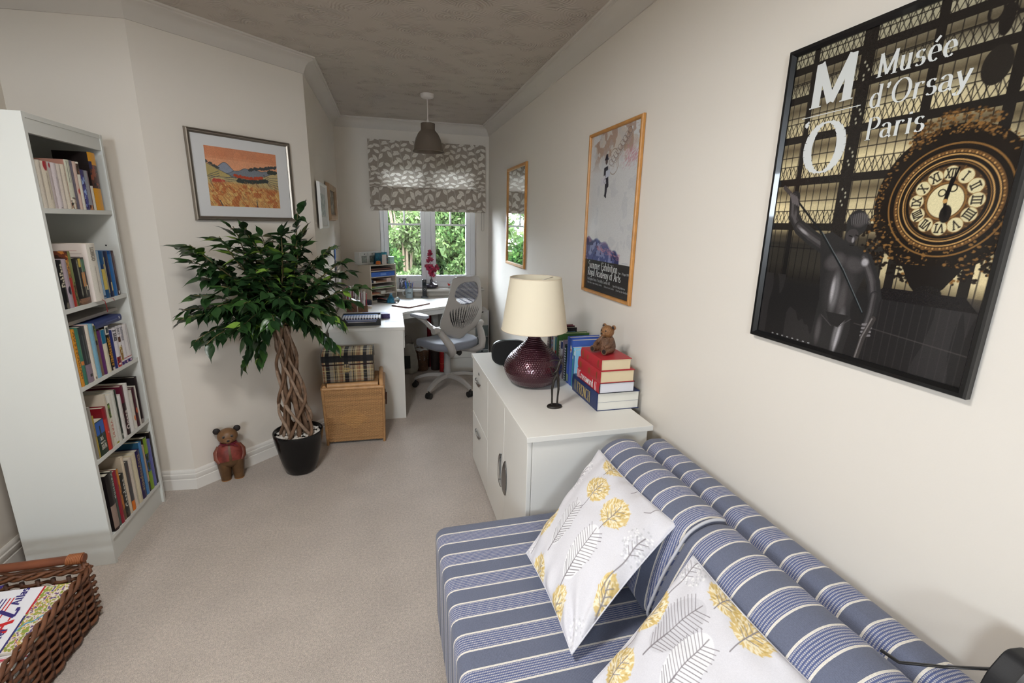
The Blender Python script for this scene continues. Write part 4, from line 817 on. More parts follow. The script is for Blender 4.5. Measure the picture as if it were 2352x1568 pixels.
# words on the small green book's cover (third on the fourth shelf)
_g = [o for o in COL.objects if o.get('label', '').startswith('small dark green book')][0]
ML = mat('white_print', rgb(226, 224, 214), .6)
for tx, z, sz in (('365', .068, .016), ('ways to', .053, .010), ('save the', .040, .010), ('EARTH', .026, .012)):
    part(_g, 'lettering', text_mb(tx, 0, 0, sz, .17, .10, squash=.8), ML, smooth=None, M=frame((.014, -.0016, z), (1, 0, 0), (0, 0, 1)))
# flat books lying on the third shelf row
def flat_book(label, corner, u, v, L_, Wd, th, spec, group, words=None):
    """lying book: spine runs along u, depth along v"""
    u = Vector(u).normalized(); v = Vector(v).normalized(); up = u.cross(v)
    # local x thickness -> up, y depth -> v, z height -> along spine
    zax = up.cross(v); o0 = Vector(corner)
    if zax.dot(u) < 0: o0 = o0+u*L_
    M = Matrix(((up.x, v.x, zax.x, o0.x), (up.y, v.y, zax.y, o0.y), (up.z, v.z, zax.z, o0.z), (0, 0, 0, 1)))
    return book(label, th, L_, Wd, M, spec, group=group), M
flat_book('navy blue book lying flat on top of the third row of books', (-1.224, 2.376, 1.0185), (0, 1, 0), (-1, 0, 0), .215, .15, .030, dict(c='27376e', hard=True, ops=[('marks', .2, .6, '6a7cae', 1), ('blk', .4, .7, .08, .12, 'c8ccd8')]), 'books on the third shelf of the bookcase')
flat_book('large pale grey folder lying flat at the back above the third row', (-1.262, 2.202, 1.056), (0, 1, 0), (-1, 0, 0), .45, .24, .014, dict(c='aaa49e', cov='a8a29c'), 'books on the third shelf of the bookcase')
# ================================================================ wicker magazine basket with books (front left)
M_WIL = mat('brown_willow', rgb(104, 66, 44), .5, vary=(30, .35), bump=(120, .3, .001))
M_WIL2 = mat('dark_willow_stake', rgb(78, 50, 36), .6, vary=(20, .3))
def woven_side(root, name, P0, P1, z0, z1, out, nst, rows, rad, m, lean=0., wav=.010, rnd=.0, seed=1, stub=False):
    """horizontal rods weaving in front of and behind upright stakes between plan points P0 and P1"""
    r = np.random.default_rng(seed); P0, P1, out = Vector(P0), Vector(P1), Vector(out); L_ = (P1-P0).length; mb = MB()
    for k in range(rows):
        z = z0+(z1-z0)*(k+.5)/rows; n = nst*4+1; pts = []
        for i in range(n):
            s = i/(n-1); ph = (s*nst+.5*0)*math.pi+(k % 2)*math.pi
            p = P0.lerp(P1, s); o = out*(wav*math.cos(ph)+lean*(z-z0)); pts.append((p.x+o.x, p.y+o.y, z+(r.uniform(-1, 1)*rnd)+.0015*math.sin(7*s+k)))
        mb.tube(pts, rad*r.uniform(.85, 1.1), 6)
    part(root, name, mb, m, world=True, smooth=180, kind='stuff')
    st = MB()
    for i in range(nst):
        s = (i+.5)/nst; p = P0.lerp(P1, s); st.tube([(p.x, p.y, z0-.004), (p.x+out.x*lean*(z1-z0), p.y+out.y*lean*(z1-z0), z1+.01)], rad*1.1, 6)
    part(root, 'stake', st, M_WIL2, world=True, smooth=180, kind='stuff')
def magazine_basket():
    t = thing('wicker_basket', 'brown willow basket of books and atlas in the near left corner', 'basket', (-1.36, 1.55, 0))
    x0, x1, y0, y1, z1 = -1.60, -1.125, 1.22, 1.865, .20
    woven_side(t, 'willow_weave', (x1, y0), (x1, y1), .012, z1, (1, 0), 13, 13, .0072, M_WIL, wav=.0075, rnd=.0012, seed=2)
    woven_side(t, 'willow_weave', (x1, y1), (x0, y1), .012, z1-.02, (0, 1), 10, 12, .0072, M_WIL, wav=.0075, rnd=.0012, seed=3)
    woven_side(t, 'willow_weave', (x0, y1), (x0, y0), .012, z1, (-1, 0), 13, 13, .0072, M_WIL, wav=.0075, seed=4)
    woven_side(t, 'willow_weave', (x0, y0), (x1, y0), .012, z1, (0, -1), 10, 13, .0072, M_WIL, wav=.0075, seed=5)
    part(t, 'basket_base', MB().box(x0, x1, y0, y1, .002, .014), M_WIL2, world=True)
    # plaited rim: two strands twisting round one another
    C4 = [(x1, y0), (x1, y1), (x0, y1), (x0, y0), (x1, y0)]
    for ph in (0, 2.1, 4.2):
        pts = []
        for a, b in zip(C4[:-1], C4[1:]):
            a, b = Vector(a), Vector(b); n = 40
            for i in range(n):
                s = i/n; p = a.lerp(b, s); d = (b-a).normalized(); o = Vector((d.y, -d.x)); w = ph+s*(b-a).length*46
                pts.append((p.x+o.x*.010*math.cos(w), p.y+o.y*.010*math.cos(w), z1+.012+.009*math.sin(w)))
        part(t, 'rim_strand', MB().tube(pts, .0068, 6), M_WIL, world=True, smooth=180)
    # handle bar over the far end
    yb, zb = y1-.006, .262; bar = MB().tube([(x0+.0, yb, zb), (x1-.004, yb, zb)], .0155, 14); ba = part(t, 'handle_bar', bar, mat('smooth_cane', rgb(112, 62, 38), .38, vary=(12, .25)), world=True, smooth=40)
    wr = MB()
    for k in range(9): 
        xx = x1-.014-.0052*k*1.0
        wr.tube([(xx+.003*math.sin(a), yb+.0172*math.cos(a), zb+.0172*math.sin(a)) for a in [2*math.pi*i/12 for i in range(13)]], .003, 5, cap=False)
    part(t, 'cane_binding', wr, mat('pale_cane', rgb(150, 92, 56), .45), world=True, smooth=180)
    for x in (x1-.012, x0+.012):
        for dx in (0, .012): part(t, 'handle_post', MB().tube([(x-dx*(1 if x > -1.3 else -1), yb+.002, .05), (x-dx*(1 if x > -1.3 else -1), yb+.002, .262)], .0075, 8), M_WIL, world=True, smooth=180)
    for k in range(3): # loose rods under the bar
        z = .205+.014*k; pts = [(x0+(x1-x0)*i/30, y1+.006*math.sin(i*1.3+k*2), z+.004*math.sin(i*.9+k)) for i in range(31)]
        part(t, 'rim_strand', MB().tube(pts, .0062, 6), M_WIL, world=True, smooth=180)
magazine_basket()
def atlas():
    # street atlas leaning in the basket, its cover up
    P = {k: Vector(v) for k, v in dict(a=(-1.150, 1.575, .155), b=(-1.140, 1.800, .212), c=(-1.46, 1.575, .155)).items()}
    u = (P['a']-P['c']); w = u.length; v = (P['b']-P['a']); h = v.length; M = frame(tuple(P['c']), u, v); th = .016
    c = Cv(300, int(300*h/w), (222, 222, 226)); r = np.random.default_rng(4)
    # map panel on the right
    mp = vnoise(c.w, c.h, 40, 30, 9, 2); mk = (c.X > .74); c.mix(mk*1., (214, 206, 196))
    for q, col in ((.55, (196, 150, 60)), (.62, (120, 150, 70)), (.36, (150, 90, 90)), (.3, (80, 80, 130))):
        c.mix(mk*(((mp > q) if q > .5 else (mp < q)))*1., col, .8)
    for i in range(26):
        x, y = r.uniform(.74, 1), r.uniform(0, 1); a = r.uniform(0, 3.1); c.line([(x, y), (min(1, max(.745, x+.12*math.cos(a))), y+.12*math.sin(a))], .006, [(214, 168, 60), (196, 100, 60), (120, 160, 80)][i % 3], .85)
    c.line([(.745, .28), (.80, .40), (.86, .42), (1., .60)], .016, (84, 150, 176)); c.mix((c.X < .74)*1., (222, 222, 228))
    c.rect(.735, .752, .55, 1, (178, 36, 48)); c.rect(.735, .752, 0, .53, (52, 48, 108))
    o = single('atlas', 'white street atlas with map panel and red and blue A-Z lettering', 'book', MB().box(0, w, 0, h, -th, -.0004), mat('atlas_cover', rgb(222, 222, 228), .35), M=M)
    printed(o, 'front_cover', c, M_PRINT, w, h, None)
    part(o, 'pages', MB().box(.001, w+.0012, -.0012, h+.0012, -th+.0012, -.0018), M_PAPER)
    RED, BLU = mat('atlas_red', rgb(190, 30, 36), .5), mat('atlas_blue', rgb(48, 38, 110), .5)
    def tx(s, x, y, sz, m, sq=1.):   # lettering runs from the near edge away, tops to the left
        part(o, 'lettering', text_mb(s, 0, 0, sz, .22, .12, squash=sq), m, smooth=None, M=frame((x, y, .0007), (0, 1, 0), (-1, 0, 0)))
    tx('A', w*.66, h*.30, .055, RED); tx('Z', w*.64, h*.52, .055, BLU); tx('-', w*.66, h*.47, .04, RED)
    tx('Street', w*.66, h*.04, .024, BLU); tx('Atlas', w*.60, h*.73, .024, BLU); tx('NEWLY', w*.30, h*.30, .050, BLU, 1.)
    for k in range(4): part(o, 'printed_line', MB().box(w*(.40+.035*k), w*(.412+.035*k), h*.10, h*.86, .0003, .0006), (BLU, BLU, RED, RED)[k])
atlas()
def basket_books():
    G = 'books standing in the willow basket'
    def st(label, y, th, h, x1, d, c, ops=(), tilt=0., z=.016, pages='dcd4c6', **k):
        # standing on their lower edge, spine up: thickness along -y, spine (local y=0) up
        M = Matrix.Translation((x1, y, z+h)) @ Matrix.Rotation(tilt, 4, 'X') @ Matrix(((0, 0, -1, 0), (-1, 0, 0, 0), (0, -1, 0, 0), (0, 0, 0, 1)))
        M = Matrix.Translation((x1, y, z+h)) @ Matrix.Rotation(tilt, 4, 'X') @ Matrix(((0, 0, 1, -d), (1, 0, 0, -th), (0, -1, 0, 0), (0, 0, 0, 1)))
        M = Matrix.Translation((x1, y, z+h)) @ Matrix.Rotation(tilt, 4, 'X') @ Matrix(((0, 0, 1, -d), (-1, 0, 0, 0), (0, -1, 0, 0), (0, 0, 0, 1)))
        book(label, th, d, h, M, dict(c=c, ops=list(ops), hard=False, **k), group=G, pages=pages)
    st('white map book with spine up directly in front of the atlas', 1.570, .020, .125, -1.150, .28, 'd9d6d8', [('marks', .1, .9, 'a4707c', 1), ('blk', .7, .95, 0, 1, 'c02c44')])
    st('cream book with a thin red stripe, spine up in the basket', 1.546, .026, .128, -1.170, .26, 'dcd8d0', [('blk', .0, .2, 0, 1, 'b83040')], pages='d8dcd0')
    st('orange-red guide with a white number, spine up in the basket', 1.516, .024, .118, -1.190, .25, 'c0503c', [('blk', .15, .8, .80, .92, 'dcd8cc')])
    st('off-white book with brown title, spine up in the basket', 1.488, .020, .106, -1.200, .25, 'd8cfc2', [('blk', .2, .7, .55, .8, '6a3c34')])
    st('rose-red glossy guide beside the basket rim', 1.464, .040, .088, -1.18, .22, 'b04450', [('marks', .1, .9, '8c2c3c', 1)])
    st('dark blue book with pale edge nearest the camera in the basket', 1.416, .034, .10, -1.21, .24, '26254c', [('blk', .25, .6, 0, 1, '9ea08c')])
    st('dark green and magenta book at the near end of the basket', 1.372, .05, .08, -1.22, .24, '263430', [('blk', .6, .8, 0, 1, '8c2450')])
basket_books()
# ribbed white pipe cover / valve by the left wall behind the bookcase
def valve():
    t = thing('radiator_valve', 'white ribbed radiator valve low at the left picture edge behind bookcase', 'valve', (-1.612, 2.085, 0))
    c = (-1.606, 2.085)
    t2 = MB(); P = []
    for i in range(9):
        z = .10+.012*i; P += [(.019, z), (.0225, z+.003), (.0225, z+.006), (.019, z+.009)]
    mb = MB().lathe([(.006, .098)]+P+[(.017, .212), (.010, .218), (0.0, .219)], c[0], c[1], 20); part(t, 'ribbed_head', mb, M_UPVC, world=True, smooth=25)
    part(t, 'pipe', MB().tube([(c[0], c[1], 0), (c[0], c[1], .10)], .0075, 12), M_UPVC, world=True, smooth=60)
valve()

# ================================================================ carved wooden bear standing on the floor
M_WOODB = mat('dark_carved_wood', rgb(98, 70, 44), .45, vary=(18, .3), bump=(60, .25, .002))
M_WOODL = mat('brown_head_wood', rgb(122, 88, 58), .42, vary=(14, .22), bump=(50, .2, .002))
M_BLK = mat('blackened_wood', rgb(34, 27, 26), .6)
def floor_bear():
    t = thing('carved_bear', 'dark wooden standing bear with red waistcoat on the carpet by baseboard', 'ornament', (-.935, 2.865, 0), math.radians(18))
    L_ = MB(); 
    for s in (-1, 1):
        L_ = MB().lathe([(.0, .0), (.026, .0), (.0265, .006), (.030, .04), (.036, .09), (.040, .13)], s*.033, -.004*(s > 0), 20, sy=1.1); part(t, 'leg', L_, M_WOODB, smooth=60)
        part(t, 'foot_sole', MB().lathe([(0, 0), (.0268, 0), (.0268, .005), (0, .005)], s*.033, -.004*(s > 0)-.001, 20, sy=1.1), mat('bare_wood_rim', rgb(150, 104, 58), .6), smooth=40)
    body = MB().lathe([(.0, .085), (.045, .088), (.064, .11), (.071, .14), (.070, .17), (.062, .195), (.048, .215), (.034, .228), (0, .232)], 0, 0, 28, sy=.82); part(t, 'trunk', body, M_WOODB, smooth=60)
    # red waistcoat slightly proud of the body
    wa = MB(); n = 28; v = []; prof = [(.0735, .138), (.0725, .17), (.0645, .196), (.050, .217), (.036, .229)]
    for r, z in prof:
        for j in range(n+1):
            a = -math.pi/2+.10+(2*math.pi-.2)*j/n; v.append((r*math.cos(a), r*.82*math.sin(a), z-(.012 if z < .15 else 0)*abs(math.cos(a))))
    wa.add(v, [(i*(n+1)+j, i*(n+1)+j+1, (i+1)*(n+1)+j+1, (i+1)*(n+1)+j) for i in range(len(prof)-1) for j in range(n)]); part(t, 'waistcoat', wa, mat('worn_red_paint', rgb(124, 54, 46), .5, vary=(26, .45)), smooth=60)
    for s in (-1, 1): part(t, 'arm', MB().tube([(s*.048, .004, .208), (s*.066, -.006, .178), (s*.067, -.018, .145), (s*.054, -.034, .122)], [.014, .0165, .015, .010], 12), mat('worn_sleeve', rgb(118, 66, 50), .5, vary=(22, .35)), smooth=60)
    hd = MB().ball((0, -.006, .272), (.053, .047, .046), 24, 16); hd.ball((0, -.044, .258), (.024, .020, .018), 16, 10); head = part(t, 'head', hd, M_WOODL, smooth=60)
    for s in (-1, 1):
        e = MB().ball((s*.051, .004, .306), (.019, .009, .019), 16, 10); part(t, 'ear', e, M_BLK, smooth=60)
        part(t, 'eye', MB().ball((s*.020, -.0465, .283), (.009, .005, .009), 12, 8), mat('grey_eye_ring', rgb(96, 84, 76), .5), smooth=60); part(t, 'pupil', MB().ball((s*.020, -.0505, .283), (.0045, .003, .0045), 10, 6), M_BLK, smooth=60)
    part(t, 'nose', MB().ball((0, -.062, .262), (.008, .005, .006), 12, 8), M_BLK, smooth=60)
    rb = MB().tube([(.038*math.cos(a), -.004+.034*math.sin(a), .232+.002*math.sin(3*a)) for a in [2*math.pi*i/24 for i in range(25)]], .0055, 8, cap=False); rb.tube([(-.004, -.038, .231), (-.030, -.046, .240), (-.052, -.040, .236)], [.003, .006, .003], 6, flat=.4); rb.tube([(.004, -.038, .231), (.03, -.046, .226), (.045, -.046, .214)], [.003, .008, .004], 6, flat=.4)
    part(t, 'neck_ribbon', rb, mat('plum_ribbon', rgb(112, 30, 48), .5), smooth=60)
floor_bear()

# ================================================================ framed landscape on the angled wall
def wall_frame_M(p2, dirv, z, off): # origin at lower left seen from the room
    d = Vector((dirv[0], dirv[1], 0)).normalized(); return frame((p2[0], p2[1], z), d, (0, 0, 1))
def framed(label, M, w, h, fw, fd, fm, inner, cat='picture', name='framed_picture', steps=((0, 0), (.25, 1), (.7, .9), (1, .55)), back=.002, fm_parts='frame', group=None):
    """M: lower-left corner of outer frame on the wall, x right, y up, z into the room"""
    t = thing(name, label, cat, M=M, group=group)
    mb = MB(); C4 = [(0, 0), (w, 0), (w, h), (0, h)]; sg = [(1, 1), (-1, 1), (-1, -1), (1, -1)]
    prof = [(0, back)]+[(a*fw, back+b*(fd-back)) for a, b in steps]+[(fw, back)]
    for k in range(4):
        a, b = C4[k], C4[(k+1) % 4]; sa, sb = sg[k], sg[(k+1) % 4]; v = []
        for d, z in prof: v.append((a[0]+sa[0]*d, a[1]+sa[1]*d, z)); v.append((b[0]+sb[0]*d, b[1]+sb[1]*d, z))
        mm = MB().add(v, [(2*i, 2*i+1, 2*i+3, 2*i+2) for i in range(len(prof)-1)]+[(0, 2*len(prof)-2, 2*len(prof)-1, 1)]); part(t, fm_parts, mm, fm, smooth=25)
    inner(t, fw*.9, w-fw*.9, h-fw*.9); return t
def landscape():
    A2 = Vector((-.968, 2.921)); B2 = Vector((-.551, 3.328)); d = (B2-A2).normalized(); nrm = Vector((d.y, -d.x)); w, h = .585, .462
    M = frame((A2.x+nrm.x*.001, A2.y+nrm.y*.001, 1.480), (d.x, d.y, 0), (0, 0, 1))
    def inner(t, m, w2, h2):
        part(t, 'mount', MB().box(.016, w-.016, .016, h-.016, .002, .008), mat('white_mount', rgb(214, 214, 214), .8)); 
        x0, x1, y0, y1 = .086, .490, .078, .384; pw, ph = x1-x0, y1-y0; c = Cv(280, int(280*ph/pw), (206, 140, 106)); W_, H_ = c.w, c.h
        n1 = vnoise(W_, H_, 6, 4, 3); c.mix((n1 > .5)*(c.Y > .5)*1., (222, 150, 112), .6); c.mix((c.Y < .85)*(c.Y > .6)*1., (226, 166, 128), .5); c.mix(vnoise(W_, H_, 9, 5, 8)*(c.Y > .8), (188, 112, 76), .6)
        xs = np.linspace(0, 1, 60)
        def hill(f, col, o=1., edge=(84, 86, 92)): 
            P = [(x, f(x)) for x in xs]; c.poly(P+[(1, -.1), (0, -.1)], col, o); c.line(P, .006, edge)
        hill(lambda x: .60+.12*math.exp(-((x-.25)/.09)**2)+.04*math.sin(9*x), (140, 146, 160)); hill(lambda x: .56+.14*max(0, x-.2)+.07*math.exp(-((x-.55)/.2)**2)+.01*math.sin(40*x), (120, 126, 134))
        hill(lambda x: .72-.6*x if x < .35 else .51, (176, 158, 104)); hill(lambda x: .50+.35*max(0, x-.55)+.02*math.sin(7*x) if x > .3 else .50, (182, 164, 118))
        r = np.random.default_rng(5)
        def trees(x0_, x1_, f, col, n, s):
            for i in range(n): x = r.uniform(x0_, x1_); c.ell(x, f(x)+r.uniform(-.012, .018), s*r.uniform(.6, 1.2), s*r.uniform(.6, 1.1), col)
        trees(.0, .16, lambda x: .74-.62*x, (74, 76, 74), 30, .014); trees(.58, 1.0, lambda x: .66+.22*(x-.55), (66, 70, 72), 90, .017); trees(.86, .98, lambda x: .66, (60, 66, 60), 50, .022)
        trees(.36, .76, lambda x: .545+.03*math.sin(8*x), (176, 74, 48), 60, .018); trees(.40, .84, lambda x: .47+.02*math.sin(9*x), (60, 66, 64), 120, .022); trees(.07, .21, lambda x: .43, (180, 78, 66), 40, .018)
        for k in range(6): c.line([(.78+.012*k, .60-.035*k), (.88, .55-.035*k), (1, .56-.05*k)], .006, (74, 76, 80))
        for k in range(3): c.line([(.02, .52-.03*k), (.16, .60-.04*k)], .006, (80, 84, 86)); c.line([(.22, .42+.03*k), (.38, .46+.03*k)], .006, (80, 84, 86))
        n2 = vnoise(W_, H_, 12, 8, 6); fld = np.clip((.40+.04*np.sin(5*c.X)-c.Y)*18, 0, 1); c.mix(fld, (202, 150, 92)); c.mix(fld*(n2 > .5), (176, 98, 58), .8); c.mix(fld*(vnoise(W_, H_, 20, 14, 12) > .6), (218, 184, 118), .8)
        for i in range(900):
            x, y = r.uniform(0, 1), r.uniform(-.02, .40); l = r.uniform(.03, .07); c.line([(x, y), (x-l*.55, y+l)], .003, [(132, 72, 48), (226, 196, 130), (190, 120, 66), (92, 62, 52)][i % 4], .7)
        c.line([(.13, .10), (.17, -.02)], .012, (70, 66, 74)); c.line([(.645, .13), (.645, -.02)], .012, (70, 66, 70)); c.line([(.03, .46), (.07, .30)], .006, (80, 76, 76)); c.noise(.05, 1, 2)
        printed(t, 'watercolour_painting', c, M_PRINT, pw, ph, Matrix.Translation((x0, y0, .0086)))
    framed('framed watercolour of orange hills in a thin silver frame above the ficus', M, w, h, .024, .022, mat('silver_frame', rgb(150, 142, 132), .35, metal=.85), inner, steps=((0, .25), (.10, .9), (.32, 1), (.42, .55), (.62, .5), (.72, .8), (1, .5)))
landscape()
# ================================================================ braided ficus in a black pot
def ficus():
    cx, cy = -.560, 2.885; t = thing('potted_ficus', 'weeping fig with braided trunk in a glossy black pot', 'plant', (cx, cy, 0)); r = np.random.default_rng(21)
    prof = [(.0, .002), (.080, .002), (.088, .010), (.104, .06), (.120, .13), (.132, .19), (.139, .235), (.141, .255), (.139, .262), (.133, .262), (.131, .250), (.128, .225), (0, .222)]
    part(t, 'pot', MB().lathe(prof, 0, 0, 56), mat('black_gloss_ceramic', rgb(17, 17, 18), .16, spec=.5), smooth=45)
    pm = [mat('white_pebble_%d' % i, rgb(*c), .6) for i, c in enumerate(((226, 220, 210), (208, 200, 190), (236, 232, 226)))]
    base = MB().ball((0, 0, 0), (1, .66, .5), 10, 7); pms = [base.mesh('pebble', m, 180) for m in pm]
    k = 0
    for ring, n in ((.115, 26), (.092, 22), (.068, 15), (.042, 10), (.015, 4)):
        for i in range(n):
            a = 2*math.pi*(i+.5*r.random())/n; o = bpy.data.objects.new('pebble', pms[k % 3]); k += 1; link(o, t)
            s = r.uniform(.012, .019); o.location = (ring*math.cos(a), ring*math.sin(a), .234+r.uniform(-.002, .006)); o.scale = (s, s, s); o.rotation_euler = (r.uniform(-.4, .4), r.uniform(-.4, .4), r.uniform(0, 3.1))
    # braided stems: a few stout upright ones wrapped by two families of twisting ones
    barks = [mat('fig_bark_brown', rgb(112, 86, 66), .8, vary=(30, .35), bump=(70, .5, .003)), mat('fig_bark_grey', rgb(140, 118, 100), .85, vary=(40, .35), bump=(80, .5, .003))]
    tx, ty = -.028, -.022
    def R(z): return .088-.050*min(1, (z-.22)/.68)
    for i in range(15):
        fam = i % 3; pts = []; rad = []; th0 = 2*math.pi*i/15+r.uniform(-.15, .15); n = 34
        for j in range(n+1):
            f = j/n; z = .215+.70*f; tw = {0: .35, 1: 4.4, 2: -4.2}[fam]; a = th0+tw*f+.10*math.sin(9*f+i); rr = R(z)*(.55 if fam == 0 else 1.)*(1+.13*math.sin(17*f+2*i)); 
            pts.append((rr*math.cos(a)+tx*f, rr*math.sin(a)*.9+ty*f, z+.004*math.sin(20*f+i))); rad.append((.0125 if fam == 0 else .0082)*(1.15-.3*f)*(1+.10*math.sin(31*f+3*i)+.22*max(0, math.sin(23*f+5*i))**8))
        part(t, 'stem', MB().tube(pts, rad, 9), barks[0 if fam != 2 else 1], smooth=180)
    # branches towards the outline of the crown, arching and drooping
    tips = [(-0.933,2.60,1.362),(-0.921,2.619,1.29),(-0.983,2.60,1.004),(-0.979,2.631,1.045),(-0.937,2.635,0.885),(-0.861,2.553,0.889),(-0.749,2.513,1.407),(-0.736,2.677,1.451),(-0.703,2.782,1.444),(-0.625,2.777,1.412),(-0.451,2.929,1.545),(-0.429,2.824,1.437),(-0.541,2.897,1.433),(-0.79,2.80,0.701),(-0.709,2.80,0.715),(-0.724,2.54,0.957),(-0.312,2.857,0.783),(-0.363,2.85,0.813),(-0.271,2.835,0.932),(-0.144,2.878,1.124),(-0.212,2.864,1.216),(-0.222,2.743,1.284),(-0.297,2.882,1.345),(-0.355,2.848,1.295),(-0.419,2.79,1.368),(-0.878,2.516,1.367),(-0.901,2.683,1.199),(-0.923,2.605,1.123),(-0.874,2.654,1.027),(-0.472,2.80,0.957),(-0.427,2.78,0.905),(-0.668,2.78,0.90),(-0.744,2.72,0.874),(-0.188,2.85,1.041),
            (-.60,2.50,1.25),(-.50,2.48,1.12),(-.42,2.55,1.22),(-.66,2.47,1.10),(-.56,2.52,1.00),(-.38,2.60,1.05),(-.75,2.48,1.18),(-.50,2.60,1.33),(-.62,2.62,1.38),(-.34,2.68,1.16),(-.45,2.66,.98),(-.80,2.52,1.08),(-.70,2.60,.98),(-.30,3.05,1.12),(-.42,3.1,1.25),(-.55,3.08,1.3),(-.36,3.05,.98),(-.62,2.95,1.2),(-.80,2.78,1.2),(-.52,2.72,1.42),(-.25,2.95,1.02),(-.70,2.70,1.30),(-.84,2.66,1.30),(-.58,2.55,1.14),(-.47,2.52,1.05),(-.66,2.56,1.20)]
    T0 = np.array((cx+tx, cy+ty, .90)); br = MB(); leaves = []; wn = np.array((.69882, -.7153)); wc = wn@np.array((-1.098, 2.794))
    for i, tp in enumerate(tips):
        tp = np.array(tp); s0 = T0+np.array((r.uniform(-.03, .03), r.uniform(-.03, .03), r.uniform(-.02, .05)))
        dist = np.linalg.norm(tp-s0); mid = (s0+tp)/2+np.array((0, 0, .09+.18*max(0, 1.15-tp[2]))); pts = []; n = 14
        for j in range(n+1):
            f = j/n; p = s0*(1-f)**2+2*f*(1-f)*mid+tp*f*f; p = p+np.array((math.sin(7*f+i), math.cos(6*f+2*i), .5*math.sin(8*f)))*.010*f; pts.append(p)
        br.tube([tuple(p) for p in pts], [.0048*(1-.75*j/n)+.0008 for j in range(n+1)], 5)
        side = 1
        for j in range(4, n+1):
            reps = 3 if j < n else 3
            for q in range(reps):
                f = (j-r.random())/n; p = s0*(1-f)**2+2*f*(1-f)*mid+tp*f*f; d = 2*(1-f)*(mid-s0)+2*f*(tp-mid); d /= np.linalg.norm(d); side = -side
                sv = np.cross(d, (0, 0, 1)); sv /= np.linalg.norm(sv)+1e-9
                dr = d*r.uniform(.35, .9)+sv*side*r.uniform(.4, 1.0)+np.array((0, 0, r.uniform(-.75, .12))); 
                if j == n and q == 2: dr = d+np.array((0, 0, -.35))
                dr /= np.linalg.norm(dr); L_ = r.uniform(.062, .094)
                tipp = p+dr*L_*1.1
                if wn@tipp[:2]-wc < .02 or wn@p[:2]-wc < .02: continue
                if tipp[0] < -.4345+.03 and False: continue
                leaves.append((p, dr, L_, r.integers(0, 100)))
    # wall beyond the corner: keep clear of the alcove wall and of the frame corner
    part(t, 'branch', br, mat('green_brown_twig', rgb(104, 92, 58), .7), world=True, smooth=180, kind='stuff')
    def leaf_mb(curl, fold):
        mb = MB(); n = 7; v = []; W_ = [.03, .17, .245, .265, .235, .165, .08, .0]
        for j in range(n+1):
            f = j/n; x = f*1.0; z = -curl*f*f+.02*math.sin(9*f); w = W_[j]; v += [(x, -w, z+fold*w), (x, 0, z), (x, w, z+fold*w)]
        v[-1] = v[-2]; mb.add(v, [(3*j+a, 3*j+a+1, 3*j+a+4, 3*j+a+3) for j in range(n) for a in (0, 1)])
        # short stalk and drawn-out drip tip
        mb.tube([(-.22, 0, .02), (-.1, 0, .01), (.02, 0, 0)], .012, 4); mb.add([(.94, -.03, -curl*.86), (.94, .03, -curl*.86), (1.16, 0, -curl*1.5)], [(0, 1, 2)]); return mb
    def lm(name, c, ro=.3):
        m = mat(name, c, ro, spec=.45, vary=(20, .18)); return m
    LMs = [lm('fig_leaf_dark', rgb(34, 58, 32)), lm('fig_leaf_deep', rgb(44, 72, 38)), lm('fig_leaf_green', rgb(56, 88, 42)), lm('fig_leaf_young', rgb(122, 156, 62), .4)]
    shapes = [(.10, .28), (.22, .38), (.05, .18)]; LM = [[leaf_mb(*s).mesh('leaf', m, 60) for m in LMs] for s in shapes]
    leaves.sort(key=lambda q: q[0][1]-q[0][2]*.25)   # nearest to the viewer side first
    rest = [[] for _ in LMs]
    tinv = ROOT[t.name].inverted()
    for i, (p, dr, L_, k) in enumerate(leaves):
        x = Vector(dr); up = Vector((0, 0, 1)); y = up.cross(x); y = y.normalized() if y.length > .05 else Vector((0, 1, 0)); roll = ((k*37) % 100/100-.5)*1.3
        z = x.cross(y); y2 = y*math.cos(roll)+z*math.sin(roll); z2 = x.cross(y2)
        M = Matrix(((x.x, y2.x, z2.x, p[0]), (x.y, y2.y, z2.y, p[1]), (x.z, y2.z, z2.z, p[2]), (0, 0, 0, 1))) @ Matrix.Scale(L_, 4)
        ci = 3 if k < 6 else 2 if k < 26 else 1 if k < 60 else 0; sh = k % 3
        if i < 300:
            o = bpy.data.objects.new('leaf', LM[sh][ci]); COL.objects.link(o); o.parent = t; o.matrix_basis = tinv @ M
        else: rest[ci].append((sh, M))
    mb = MB(); cc = [rgb(34, 58, 32), rgb(44, 72, 38), rgb(56, 88, 42), rgb(122, 156, 62)]
    for ci, lst in enumerate(rest):
        for sh, M in lst:
            q = leaf_mb(*shapes[sh]); s = len(mb.v); mb.add([tuple(M @ Vector(p)) for p in q.v], q.f, cc[ci])
    part(t, 'foliage', mb, mat('fig_foliage', (1, 1, 1), .3, attr=True, spec=.45), world=True, smooth=60, kind='stuff')
ficus()

